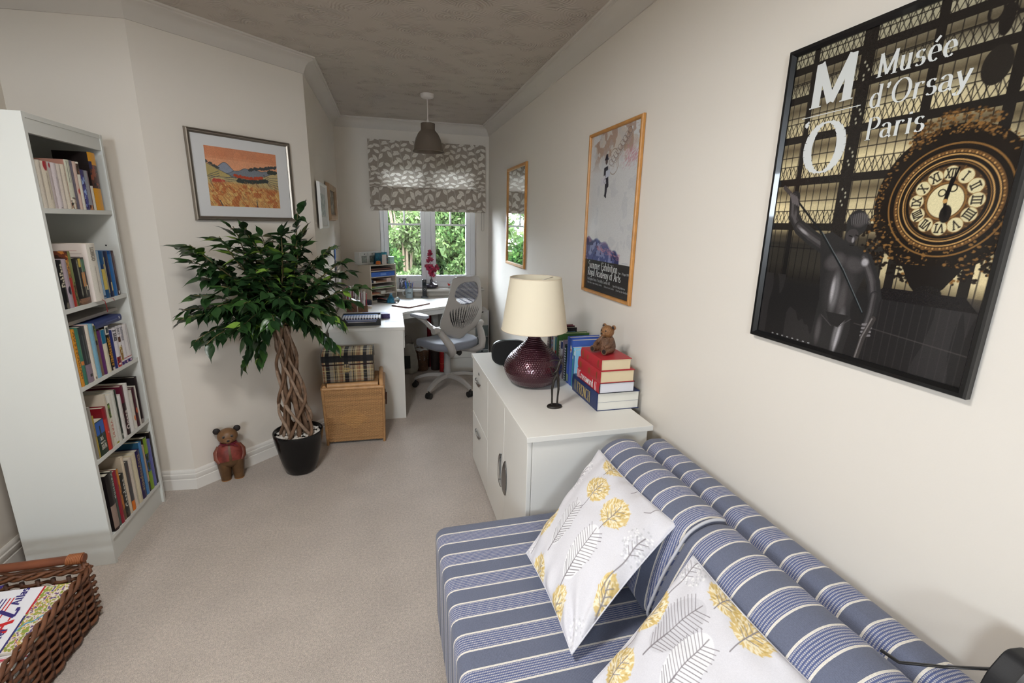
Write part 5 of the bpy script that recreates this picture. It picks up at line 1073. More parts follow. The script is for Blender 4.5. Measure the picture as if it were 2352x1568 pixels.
# ================================================================ wicker hamper and tartan box
M_WICK = mat('honey_wicker', rgb(172, 130, 86), .55, vary=(45, .22)); M_RATT = mat('pale_rattan', rgb(188, 144, 98), .42, vary=(25, .18))
def weave_panel(root, P0, P1, Q0, Q1, nx, nz, out, name='woven_panel', bulge=.0, lozenge=False):
    """basket weave between bottom edge P0-P1 and top edge Q0-Q1"""
    P0, P1, Q0, Q1, out = [np.array(q, float) for q in (P0, P1, Q0, Q1, out)]
    sx, sz = nx*6+1, nz*5+1
    def fn(u, v):
        B = P0*((1-u)*(1-v))[:, None]+P1*(u*(1-v))[:, None]+Q0*((1-u)*v)[:, None]+Q1*(u*v)[:, None]
        row = np.floor(v*nz*.99999); w = np.cos(np.pi*(u*nx+row)); rod = np.sqrt(np.clip(1-(2*((v*nz) % 1)-1)**2, 0, 1))
        h = .0022*w*rod+.0020*rod
        if lozenge:
            d = np.abs(u-.48)*1.15+np.abs(v-.42)*1.6; h = np.where((d < .30) & (((v*nz/2) % 1) > .2), h+.0022, h)
        return B+out*(h+bulge*np.sin(np.pi*v))[:, None]
    cv = Cv(sx, sz, (172, 130, 86)); U, V = np.meshgrid(np.linspace(0, 1, sx), np.linspace(0, 1, sz)); row = np.floor(V*nz*.99999)
    w = np.cos(np.pi*(U*nx+row)); r = np.random.default_rng(int(nx+nz)); tone = 1+.05*r.standard_normal((nz+1))[row.astype(int)]
    # shade painted between the rods, dark stakes, lighter where the weave rises
    stk = np.abs((U*nx) % 1-.5) > .36; cv.a = cv.a*tone[..., None]; cv.mix(((V*nz) % 1 < .2)*1., (120, 86, 54), .35); cv.mix(stk*1., (118, 82, 50), .55); cv.mix(((w > .3) & ~stk)*1., (206, 166, 116), .35)
    if lozenge: cv.mix((np.abs(U-.48)*1.15+np.abs(V-.42)*1.6 < .30)*1., (196, 150, 92), .35)
    me = grid_mesh(name, cv, mat('wicker_strands', (1, 1, 1), .6, attr=True, spec=.3), fn); o = bpy.data.objects.new(name, me); link(o, root, None, True); o['kind'] = 'stuff'
def hamper():
    t = thing('wicker_hamper', 'honey-coloured woven wicker hamper beside the white desk end', 'hamper', (-.25, 3.33, 0))
    b0, b1, t0, t1 = (-.438, 3.192), (-.066, 3.178), (-.449, 3.185), (-.056, 3.172); d = .29; zt = .405
    F = lambda p, z, dy=0: (p[0], p[1]+dy, z)
    weave_panel(t, F(b0, .02), F(b1, .02), F(t0, zt), F(t1, zt), 34, 62, (0, -1, 0), lozenge=True)
    weave_panel(t, F(b1, .02), F(b1, .02, d), F(t1, zt), F(t1, zt, d), 24, 62, (1, 0, 0))
    weave_panel(t, F(b0, .02, d), F(b0, .02), F(t0, zt, d), F(t0, zt), 24, 62, (-1, 0, 0))
    weave_panel(t, F(b1, .02, d), F(b0, .02, d), F(t1, zt, d), F(t0, zt, d), 34, 62, (0, 1, 0))
    for b, q in ((b0, t0), (b1, t1)):
        for dy in (0, d): part(t, 'corner_post', MB().tube([F(b, .0, dy), F(q, zt+.01, dy)], [.009, .009], 12), M_WICK, world=True, smooth=60)
    rim = MB()
    for a, b in ((F(t0, zt), F(t1, zt)), (F(t1, zt), F(t1, zt, d)), (F(t1, zt, d), F(t0, zt, d)), (F(t0, zt, d), F(t0, zt))): rim.tube([a, b], .012, 12)
    part(t, 'top_rim', rim, M_RATT, world=True, smooth=60)
    part(t, 'side_rail', MB().tube([(t0[0]+.014, 3.185, zt+.012), (t0[0]+.014, 3.46, zt+.012)], .012, 12), M_RATT, world=True, smooth=60)
    for x in (t1[0]-.014,):   # raised side rails, rising to the back
        part(t, 'side_rail', MB().tube([(x, 3.183, zt+.004), (x, 3.187, zt+.030), (x, 3.22, zt+.044), (x, 3.34, zt+.050), (x, 3.44, zt+.050), (x, 3.462, zt+.034), (x, 3.464, zt+.004)], [.013, .015, .015, .015, .015, .015, .013], 12), M_RATT, world=True, smooth=60)
    lid = MB().box(t0[0]+.034, t1[0]-.032, 3.19, 3.455, zt+.012, zt+.030); part(t, 'lid', lid, M_WICK, world=True, bevel=.004)
    part(t, 'lid_front_roll', MB().tube([(t0[0]+.034, 3.186, zt+.022), (t1[0]-.034, 3.180, zt+.022)], .017, 14), M_RATT, world=True, smooth=60)
    hd = MB().tube([(t1[0]+.006, 3.29+.045*math.cos(a), .33-.055*math.sin(a)) for a in [math.pi*i/12 for i in range(13)]], .006, 8); hd.tube([(t1[0]+.016, 3.26, .33), (t1[0]+.012, 3.27, .24)], .005, 6)
    part(t, 'leather_handle', hd, mat('dark_leather', rgb(84, 52, 36), .5), world=True, smooth=180)
    hd = MB().tube([(t0[0]-.006, 3.29+.035*math.cos(a), .22-.045*math.sin(a)) for a in [math.pi*i/12 for i in range(13)]], .004, 8); part(t, 'rope_handle', hd, mat('cream_cord', rgb(206, 196, 178), .8), world=True, smooth=180)
hamper()
def tartan(w, h, dens, seed=0, vert=True, dark=None):
    c = Cv(w, h, (160, 140, 108))
    # sett across x: (centre, width, colour, opacity)
    def cols(x, f):
        for ctr, wd, col, o in ((.11, .075, (38, 38, 40), .92), (.47, .075, (38, 38, 40), .92), (.835, .07, (38, 38, 40), .92), (.18, .07, (136, 130, 120), .8), (.54, .05, (136, 130, 120), .8), (.90, .05, (136, 130, 120), .8), (.25, .018, (46, 44, 44), .9), (.28, .01, (46, 44, 44), .9), (.60, .018, (46, 44, 44), .9), (.63, .01, (46, 44, 44), .9), (.955, .014, (46, 44, 44), .9), (.985, .012, (46, 44, 44), .9), (.03, .02, (120, 60, 44), .7), (.35, .05, (132, 92, 66), .5), (.42, .012, (206, 190, 140), .7), (.70, .06, (132, 92, 66), .5), (.77, .012, (206, 190, 140), .7), (.31, .01, (206, 190, 140), .6), (.38, .008, (110, 56, 44), .8), (.66, .01, (206, 190, 140), .6), (.73, .008, (110, 56, 44), .8), (.06, .01, (206, 190, 140), .6)):
            f(ctr, wd, col, o)
    cols(0, lambda ctr, wd, col, o: c.mix((abs(c.X-ctr) < wd/2)*1., col, o))
    for k, (y, wd, col, o) in enumerate(dens): c.mix((abs(c.Y-y) < wd/2)*1., col, o)
    c.noise(.05, 1, 4+seed); return c
def tartan_box():
    x0, x1, y0, y1, z0 = -.442, -.116, 3.215, 3.425, .4375; t = thing('tartan_box', 'tartan fabric box with a domed lid on top of the wicker hamper', 'box', ((x0+x1)/2, (y0+y1)/2, z0-.002))
    BK_, YL, GY, RD = (36, 36, 38), (206, 192, 146), (150, 146, 138), (120, 60, 46)
    m = mat('tartan_cloth', (1, 1, 1), .85, attr=True, spec=.15, bump=(900, .15, .0006)); w, h = x1-x0, .118
    low = [(.04, .05, BK_, .5), (.12, .03, RD, .4), (.22, .03, GY, .5), (.33, .04, BK_, .35), (.42, .02, YL, .5), (.52, .03, GY, .5), (.70, .025, YL, .9), (.80, .02, RD, .3), (.93, .03, GY, .4)]
    part(t, 'box_body', MB().box(x0+.0005, x1-.0005, y0+.0005, y1-.0005, z0, z0+h), mat('box_lining', rgb(96, 40, 52), .8), world=True)
    printed(t, 'front_panel', tartan(200, 80, low), m, w, h, frame((x0, y0-.0004, z0), (1, 0, 0), (0, 0, 1)), world=True)
    printed(t, 'side_panel', tartan(120, 80, low, 2), m, y1-y0, h, frame((x1+.0004, y0, z0), (0, 1, 0), (0, 0, 1)), world=True); printed(t, 'side_panel', tartan(120, 80, low, 2), m, y1-y0, h, frame((x0-.0004, y1, z0), (0, -1, 0), (0, 0, 1)), world=True)
    zl = z0+h+.007; dn = [(.12, .13, BK_, .92), (.30, .02, YL, .5), (.36, .02, BK_, .5), (.42, .02, (226, 220, 190), .8), (.52, .03, GY, .4), (.60, .02, BK_, .6), (.66, .015, YL, .6), (.75, .03, BK_, .4), (.85, .02, (226, 220, 190), .5), (.93, .05, BK_, .5)]
    # domed lid: front band, then over the top to the back
    pr = [(0, 0), (0, .020), (.0, .045), (.006, .058), (.022, .070), (.06, .080), (.12, .084), (.18, .080), (.204, .066), (.208, .04), (.208, 0)]; pr = np.array(pr); s = np.concatenate([[0], np.cumsum(np.hypot(*np.diff(pr, axis=0).T))]); s /= s[-1]
    def fn(u, v): return np.stack([x0-.002+u*(w+.004), y0-.003+np.interp(v, s, pr[:, 0])*1.02, zl+np.interp(v, s, pr[:, 1])], -1)
    lid = bpy.data.objects.new('lid', grid_mesh('lid', tartan(200, 170, dn, 5), m, fn)); link(lid, t, None, True)
    for x in (x0-.002, x1+.002):
        sd = MB().add([(x, y0-.003+a*1.02, zl+b) for a, b in pr], [tuple(range(len(pr)))], rgb(150, 128, 94)); part(t, 'lid_side', sd, mat('tartan_plain', rgb(120, 102, 74), .85), world=True)
        part(t, 'lid_piping', MB().tube([(x, y0-.003+a*1.02, zl+b) for a, b in pr], .0026, 6), mat('dark_piping', rgb(50, 46, 44), .7), world=True, smooth=180)
    part(t, 'lid_piping', MB().tube([(x0-.002, y0-.004, zl+.001), (x1+.002, y0-.004, zl+.001)], .0022, 6), mat('dark_piping', rgb(50, 46, 44)), world=True, smooth=180)
    printed(t, 'clasp_tab', tartan(24, 40, [(.3, .1, YL, .8), (.7, .1, BK_, .5)], 7), m, .034, .058, frame((-.303, y0-.006, z0+.068), (1, 0, 0), (0, 0, 1)), world=True)
    part(t, 'clasp_loop', MB().tube([(-.303+.017+.022*math.cos(a), y0-.007, z0+.088+.010*math.sin(a)) for a in [2*math.pi*i/16 for i in range(17)]], .0022, 6, cap=False), mat('gilt_thread', rgb(190, 164, 96), .5), world=True, smooth=180)
tartan_box()
# ================================================================ right wall: posters and mirror
M_OAK = mat('golden_oak', rgb(186, 132, 70), .38, vary=(26, .15)); M_BLKF = mat('black_frame', rgb(16, 16, 17), .3, coat=.3)
def RW(ytop_left, z): return frame((W-.0005, ytop_left, z), (0, -1, 0), (0, 0, 1))
def fit(text, width, size, track=.08): return max(.2, (width/size-track*len(text))/sum(GL.get(c, GL[' '])[0] for c in text))
M_INKW = mat('white_ink', rgb(206, 208, 206), .45); M_INKG = mat('grey_ink', rgb(168, 168, 168), .5)
def station_poster():
    def inner(t, m, w2, h2):
        w, h = .532, .731; c = Cv(460, int(460*h/w), (206, 190, 148)); r = np.random.default_rng(8); X, Y = c.X, c.Y
        glow = vnoise(c.w, c.h, 3, 4, 4); c.a *= (.72+.45*glow)[..., None]
        c.mix(np.clip((Y-.70)/.35, 0, .6), (132, 132, 118)); 
        for v, t2 in ((.95, 1), (.85, 1), (.717, 1), (.57, 1), (.41, 1), (.262, 1)):   # light falls off under each beam
            c.mix(np.clip(1-abs(Y-(v-.035))/.05, 0, 1)*.75, (60, 50, 36))
        DK = (34, 30, 27)
        for i in range(26): x = .02+i*.0395; c.line([(x, .22), (x+.004, 1)], .0042, DK, .85)
        for v in (.985, .90, .79, .655, .50, .335): c.line([(0, v), (1, v+.004)], .0045, DK, .85)
        for v in (.953, .857, .722, .575, .418):    # lattice girders
            c.line([(0, v+.048), (1, v+.050)], .004, DK); 
            for i in range(40): x = i*.0263; c.line([(x, v+.006), (x+.026, v+.046)], .0034, DK, .9); c.line([(x+.026, v+.006), (x, v+.046)], .0034, DK, .9)
            c.rect(0, 1, v-.020, v+.006, DK)
        for x, wd in ((.118, .028), (.382, .062), (.662, .036), (.932, .036)): c.rect(x-wd/2, x+wd/2, .2, 1, DK)
        for i in range(44): v = .42+i*.0125; c.ell(.385+.012*math.sin(i*1.9), v, .0042, .0055, (196, 192, 166), .8 if (i//5) % 2 else 0)
        c.mix(np.clip((.40-Y)/.05, 0, 1)*((X < .62)*1.), (30, 28, 28), .88); c.mix(np.clip((.235-Y)/.03, 0, 1), (36, 34, 34)); c.mix(((Y < .235) & (vnoise(c.w, c.h, 9, 3, 31) > .55))*.5, (56, 53, 53))
        for i in range(12): x = .62+.032*i; c.line([(x, .0), (x, .2)], .003, (60, 56, 56), .6)
        c.line([(.55, .11), (1, .085)], .004, (74, 70, 68), .7)
        # hanging lamp, top right
        c.ell(.868, .80, .045, .062, (40, 36, 32)); c.ell(.866, .90, .022, .05, DK); c.ring(.83, .925, .022, .03, .008, DK); c.ring(.905, .93, .022, .03, .008, DK); c.line([(.868, .95), (.868, 1)], .01, DK)
        # great clock
        cx, cy, A_ = .805, .483, w/h
        GD, GL2 = (128, 92, 50), (182, 140, 84)
        c.ell(cx-.005, cy, .262, .268, (30, 24, 20)); 
        for i in range(420):
            a = r.uniform(0, 6.28); q = r.uniform(.235, .268); c.ell(cx+q*math.cos(a), cy+q*math.sin(a)*A_, r.uniform(.002, .006), .003, GD if r.random() < .7 else (60, 42, 26), .9)
        for i in range(220):   # crest
            a = r.uniform(1.1, 2.2); q = r.uniform(.26, .325)-.04*abs(a-1.6); c.ell(cx-.01+q*math.cos(a), cy+q*math.sin(a)*A_, r.uniform(.003, .008), .004, GD if r.random() < .5 else (74, 52, 30), .9)
        for i in range(900):   # carved ornament and garlands below
            a = r.uniform(-2.9, -.25); q = r.uniform(.19, .34); x, y = cx+q*math.cos(a)*1.02, cy+q*math.sin(a)*A_*.93
            if abs(math.sin(6*a)) > .25: c.ell(x, y, r.uniform(.003, .010), .005, (30, 24, 20) if r.random() < .8 else GD, .95)
        c.poly([(cx-.11, .31), (cx+.11, .31), (cx+.06, .25), (cx, .205), (cx-.06, .25)], (28, 24, 22)); c.ell(cx+.01, .235, .05, .03, (30, 27, 26)); c.poly([(cx-.16, .235), (cx+.14, .235), (cx+.19, .20), (cx-.2, .20)], (30, 27, 27))
        for k, (rr, wd, col) in enumerate(((.205, .006, GD), (.178, .012, (96, 68, 40)), (.166, .005, GL2), (.148, .005, GL2), (.140, .003, GD))): c.ring(cx, cy, rr, rr*.98, wd, col)
        for i in range(90): a = i*2*math.pi/90; c.ell(cx+.176*math.cos(a), cy+.173*math.sin(a)*A_, .0035, .0035, GL2 if i % 2 else GD)
        c.ell(cx, cy, .128, .126, (74, 54, 36)); 
        for i in range(300): a = r.uniform(0, 6.28); q = r.uniform(.062, .126); c.ell(cx+q*math.cos(a), cy+q*math.sin(a)*A_, .003, .0025, GD, .7)
        NUM = ['XII', 'I', 'II', 'III', 'IIII', 'V', 'VI', 'VII', 'VIII', 'IX', 'X', 'XI']
        for i, nm in enumerate(NUM):
            a = math.pi/2-i*math.pi/6; x, y = cx+.100*math.cos(a), cy+.098*math.sin(a)*A_; c.ell(x, y, .0265, .0265, (206, 194, 152)); c.ring(x, y, .0265, .0265, .002, GD)
            sz = .030; sq = min(1., 1.15/max(.4, text_width(nm, .05))); ww = text_width(nm, .05, sq)*sz
            for seg in text_segments(nm, .05, sq):
                P = []
                for u_, v_ in seg: X_, Y_ = u_*sz-ww/2, v_*sz-sz/2; b = a-math.pi/2; P.append((x+X_*math.cos(b)-Y_*math.sin(b), y+(X_*math.sin(b)+Y_*math.cos(b))*A_))
                c.line(P, .0045, (40, 34, 30))
        c.ell(cx, cy, .060, .060, (212, 200, 158)); c.ring(cx, cy, .066, .066, .006, GD)
        c.line([(cx, cy), (cx+.022, cy+.115*A_)], .007, (14, 12, 12)); c.line([(cx, cy), (cx+.008, cy+.075*A_)], .014, (14, 12, 12)); c.ell(cx+.010, cy-.046*A_, .020, .032, (30, 26, 24)); c.line([(cx, cy), (cx+.01, cy-.05*A_)], .012, (16, 14, 14)); c.ring(cx+.018, cy+.045*A_, .012, .012, .004, (16, 14, 14)); c.ring(cx-.016, cy+.03*A_, .012, .012, .004, (16, 14, 14)); c.ell(cx, cy, .008, .008, GL2)
        # dark bronze figure of a youth drawing a sword (generic stand-in), soft highlights
        B0, B1, B2 = (44, 42, 42), (84, 80, 80), (168, 164, 166)
        def limb(P, wd, k=0):
            c.line(P, wd, B0); c.line([(x-wd*.12, y+.004) for x, y in P], wd*.55, (58, 55, 55), .8); c.line([(x-wd*.18, y+.005) for x, y in P], wd*.22, B1, .9)
        limb([(.115, .515), (.125, .45), (.175, .405)], .062); limb([(.175, .408), (.25, .375), (.335, .345)], .072)
        c.poly([(.30, .385), (.36, .395), (.43, .37), (.52, .345), (.565, .305), (.55, .25), (.515, .17), (.535, .09), (.52, .0), (.335, .0), (.345, .09), (.352, .17), (.33, .27)], B0)
        limb([(.545, .315), (.60, .245), (.618, .20)], .058); limb([(.618, .205), (.618, .15), (.610, .105)], .046)
        c.ell(.445, .215, .075, .15, (58, 55, 55), .7, soft=.03); c.ell(.40, .30, .05, .035, B1, .7, .5, soft=.02); c.ell(.50, .295, .045, .03, B1, .6, -.3, soft=.02); c.ell(.425, .20, .022, .085, (120, 117, 118), .75, soft=.015); c.ell(.415, .205, .009, .05, B2, .85, soft=.008); c.ell(.47, .18, .018, .07, B1, .7, soft=.015); c.ell(.478, .07, .02, .10, (120, 117, 118), .8, -.1, soft=.012); c.ell(.480, .05, .007, .07, B2, .9, -.1, soft=.006); c.ell(.375, .06, .014, .06, B1, .8, soft=.012); c.ell(.545, .305, .016, .016, B2, .9, soft=.01); c.ell(.585, .26, .008, .035, B1, .9, .4, soft=.008); c.ell(.20, .395, .03, .007, B2, .7, -.5, soft=.006); c.ell(.135, .45, .008, .03, B1, .9, soft=.006)
        c.poly([(.40, .13), (.52, .13), (.475, .085), (.43, .09)], (40, 38, 38)); c.line([(.38, .115), (.44, .085)], .004, B1, .7); c.line([(.53, .12), (.475, .085)], .004, B1, .7)
        c.line([(.455, .345), (.455, .40)], .055, B0); c.ell(.475, .425, .050, .056, B0, 1, .15); c.ell(.485, .435, .036, .03, (78, 74, 74), .8, .2, soft=.012); c.ell(.462, .385, .03, .03, (62, 58, 58), .9)
        for i in range(22): x = .435+.0042*i; c.line([(x, .455-.0009*(i-11)**2/10), (x+.012, .425-.0006*(i-11)**2/10)], .0022, (112, 108, 108) if i % 2 else (36, 34, 34), .8)
        c.line([(.448, .385), (.462, .383)], .004, (20, 18, 18)); c.line([(.478, .388), (.49, .385)], .004, (20, 18, 18)); c.ell(.470, .372, .006, .012, B2, .7, soft=.004); c.line([(.46, .355), (.478, .355)], .003, (22, 20, 20))
        c.line([(.04, .553), (.10, .52), (.14, .50)], .020, (70, 64, 62)); c.line([(.13, .505), (.307, .39), (.45, .272), (.576, .148)], .010, (26, 28, 30)); c.line([(.31, .393), (.45, .277), (.576, .15)], .003, (110, 118, 120), .9)
        for k in range(4): c.line([(.085+.013*k, .528-.004*k), (.105+.013*k, .498-.004*k)], .010, (96, 90, 90)); c.line([(.590, .112-.012*k), (.628, .118-.012*k)], .010, (120, 115, 116)); 
        c.line([(.63, .135), (.60, .07), (.585, -.01)], .024, (60, 56, 54)); c.line([(.625, .135), (.595, .07), (.58, -.01)], .006, (130, 124, 122), .8)
        c.noise(.03, 1, 9)
        printed(t, 'poster_print', c, M_PRINTG, w, h, Matrix.Translation((.017, .017, .006)))
        def T(s, u, v, size, width, thick=.2, thin=.028, tr=.08, n='lettering'):
            sq = fit(s, width, size, tr); part(t, n, text_mb(s, .017+u*w, .017+v*h, size, thick, thin, tr, sq), M_INKW, smooth=None, M=Matrix.Translation((0, 0, .0066)))
        T('M', .125, .812, .099, .120, .24); T('O', .130, .594, .118, .122, .22); T("'", .100, .700, .050, .026, .26)
        part(t, 'printed_line', MB().box(.017+.083*w, .017+.389*w, .017+.783*h, .017+.7855*h, .0062, .0066), M_INKW)
        T('Mus\u00e9e', .440, .852, .046, .158, .15); T("d'Orsay", .430, .767, .046, .200, .15); T('Paris', .436, .675, .046, .130, .15)
        for i in range(26):
            if i in (9, 10): continue
            x = .10+.033*i; part(t, 'small_print', text_mb('nos'[i % 3]+'ie', .017+x*w, .019, .0045, .2, .1), M_INKG, smooth=None, M=Matrix.Translation((0, 0, .0066))) if i < 8 else None
    framed('large black framed museum poster with an ornate clock and bronze statue', RW(1.171, 1.184), .566, .765, .017, .020, M_BLKF, inner, cat='poster', name='framed_poster', steps=((0, .7), (.15, 1), (.6, 1), (1, .45)))
station_poster()
def exhibition_poster():
    def inner(t, m, w2, h2):
        w, h = .520, .780; c = Cv(250, int(250*h/w), (200, 200, 200)); X, Y = c.X, c.Y; r = np.random.default_rng(2)
        u = lambda q: (q*.552-.016)/w; v = lambda q: (q*.8136-.017)/h
        c.mix((vnoise(c.w, c.h, 7, 9, 5) > .5)*np.clip((Y-.80)*6, 0, .55), (186, 168, 150)); c.mix((vnoise(c.w, c.h, 12, 16, 6) > .60)*np.clip((Y-.76)*5, 0, .6), (150, 118, 100)); c.mix((vnoise(c.w, c.h, 9, 12, 16) > .62)*.25, (168, 170, 178))
        for i in range(260): x, y = u(.833)+r.normal(0, .08), v(.79)+r.normal(0, .03)+.02; c.line([(x, y), (x+.02, y+.01)], .004, (186, 132, 142), .6)
        pts = []
        for i in range(90): a = i*.62; f = i/90; pts.append((u(.46+.34*f)+.05*math.cos(a), v(.79+.16*f)+.022*math.sin(a)))
        c.line(pts, .005, (112, 96, 92), .75); c.line([(x+.02, y-.01) for x, y in pts[::2]], .004, (140, 120, 106), .6)
        c.ring(u(.52), v(.80), .10, .11, .006, (124, 102, 84), .8)
        # dark figure with a helmet and parcels
        K = (44, 42, 54); fx = u(.375)
        c.poly([(fx-.045, v(.775)), (fx+.04, v(.785)), (fx+.075, v(.665)), (fx+.05, v(.655)), (fx+.035, v(.61)), (fx-.005, v(.605)), (fx-.005, v(.68)), (fx-.04, v(.70))], K); c.ell(fx+.005, v(.812), .026, .030, (92, 78, 76)); c.poly([(fx-.042, v(.818)), (fx+.05, v(.818)), (fx+.032, v(.835)), (fx+.022, v(.853)), (fx-.008, v(.853)), (fx-.022, v(.835))], K); c.line([(fx, v(.615)), (fx+.03, v(.605))], .02, K)
        c.poly([(fx-.10, v(.715)), (fx-.01, v(.735)), (fx+.02, v(.685)), (fx-.08, v(.672))], (196, 194, 200)); c.poly([(fx+.0, v(.755)), (fx+.09, v(.765)), (fx+.09, v(.725)), (fx+.005, v(.715))], (186, 190, 204)); c.ring(fx-.01, v(.70), .022, .02, .005, (120, 116, 130))
        # blue violet mound
        top = lambda x: v(.361-.05*max(0, x-u(.1))-.14*max(0, x-u(.42))*1.25)+.01*math.sin(30*x); mk = np.clip((np.vectorize(top)(X)-Y)*60, 0, 1)
        c.mix(mk*(X < u(.74))*1., (74, 82, 128)); n1 = vnoise(c.w, c.h, 14, 18, 20); c.mix(mk*(n1 > .55)*(X < u(.74)), (52, 54, 92)); c.mix(mk*(vnoise(c.w, c.h, 18, 24, 23) > .6)*(X < u(.74)), (120, 126, 168)); c.mix(mk*np.clip((Y-v(.30))*14, 0, 1)*(vnoise(c.w, c.h, 10, 12, 24) > .42), (176, 120, 138), .8)
        for i in range(120): x, y = r.uniform(u(.25), u(.74)), v(.30)+r.normal(0, .012); c.line([(x, y-.10*max(0, x-.3)), (x+.03, y-.10*max(0, x-.3)-.006)], .004, (184, 126, 142), .7)
        c.rect(-1, 2, -1, v(.217), (46, 44, 44)); c.line([(u(.80), v(.226)), (u(.90), v(.228))], .004, (120, 124, 150), .7); c.noise(.02, 1, 7)
        printed(t, 'poster_print', c, M_PRINTG, w, h, Matrix.Translation((.016, .017, .006)))
        def T(s, uu, vv, u1, size, m=M_INKW, th=.11):
            sq = fit(s, (u1-uu)*.552, size, .05); part(t, 'lettering', text_mb(s, uu*.552, vv*.8136, size, th, .05, .05, sq), m, smooth=None, M=Matrix.Translation((0, 0, .0066)))
        T('Summer Exhibition', .115, .163, .735, .037); T('Royal Academy of Arts', .105, .115, .805, .037); T('9 June - 20 August 1989', .745, .160, .94, .011, M_INKG); T('Burlington House, Piccadilly, London W1', .108, .083, .612, .015, M_INKG)
        T('Daily 10am - 6pm including Sundays', .112, .062, .444, .009, M_INKG); T('Open 10-6 daily Admission', .664, .078, .896, .010, M_INKG); T('Reduced rate Sunday', .490, .060, .690, .009, M_INKG); T('Free for the disabled', .73, .058, .943, .010, M_INKG)
    framed('oak framed summer exhibition poster with a helmeted figure in the sky', RW(2.486, 1.1398), .552, .8136, .0165, .017, M_OAK, inner, cat='poster', name='framed_poster', steps=((0, .7), (.2, 1), (.8, 1), (1, .6)))
exhibition_poster()
def mirror():
    def inner(t, m, w2, h2):
        part(t, 'mirror_glass', MB().box(.02, .582, .02, .793, .004, .008), mat('silvered_glass', (.86, .88, .88), .015, metal=1.))
    framed('tall oak framed mirror on the right wall nearest the window', RW(4.271, 1.143), .602, .815, .026, .018, M_OAK, inner, cat='mirror', name='wall_mirror', steps=((0, .7), (.2, 1), (.8, 1), (1, .6)))
mirror()
def small_pictures():
    def M_(y, z): return frame((-.4340, y, z), (0, 1, 0), (0, 0, 1))
    def in1(t, m, w2, h2):
        part(t, 'mount', MB().box(.02, .42, .02, .30, .002, .010), mat('white_mount', rgb(214, 214, 214))); c = Cv(90, 60, (196, 200, 198)); n = vnoise(90, 60, 8, 6, 4); c.mix((n > .5)*1., (170, 178, 178)); c.mix((n > .62)*1., (146, 152, 156)); c.mix(((n < .4) & (c.Y < .5))*1., (184, 178, 160)); printed(t, 'print', c, M_PRINT, .26, .16, Matrix.Translation((.09, .08, .0105)))
    framed('white framed pale print on the alcove wall just past the corner', M_(3.56, 1.435), .44, .315, .022, .022, mat('white_frame_paint', rgb(226, 226, 224), .4), in1)
    def in2(t, m, w2, h2):
        part(t, 'picture_panel', MB().box(.03, .54, .03, .265, .002, .008), mat('dark_grey_panel', rgb(104, 96, 86), .6)); c = Cv(90, 40, (150, 138, 118)); n = vnoise(90, 40, 8, 6, 14); c.mix((n > .5)*1., (92, 84, 74)); printed(t, 'print', c, M_PRINT, .44, .17, Matrix.Translation((.065, .065, .009)))
    framed('brown wooden framed picture beside the white one on alcove wall', M_(4.10, 1.490), .57, .295, .05, .030, mat('light_brown_wood', rgb(170, 142, 112), .55, vary=(20, .15)), in2)
small_pictures()

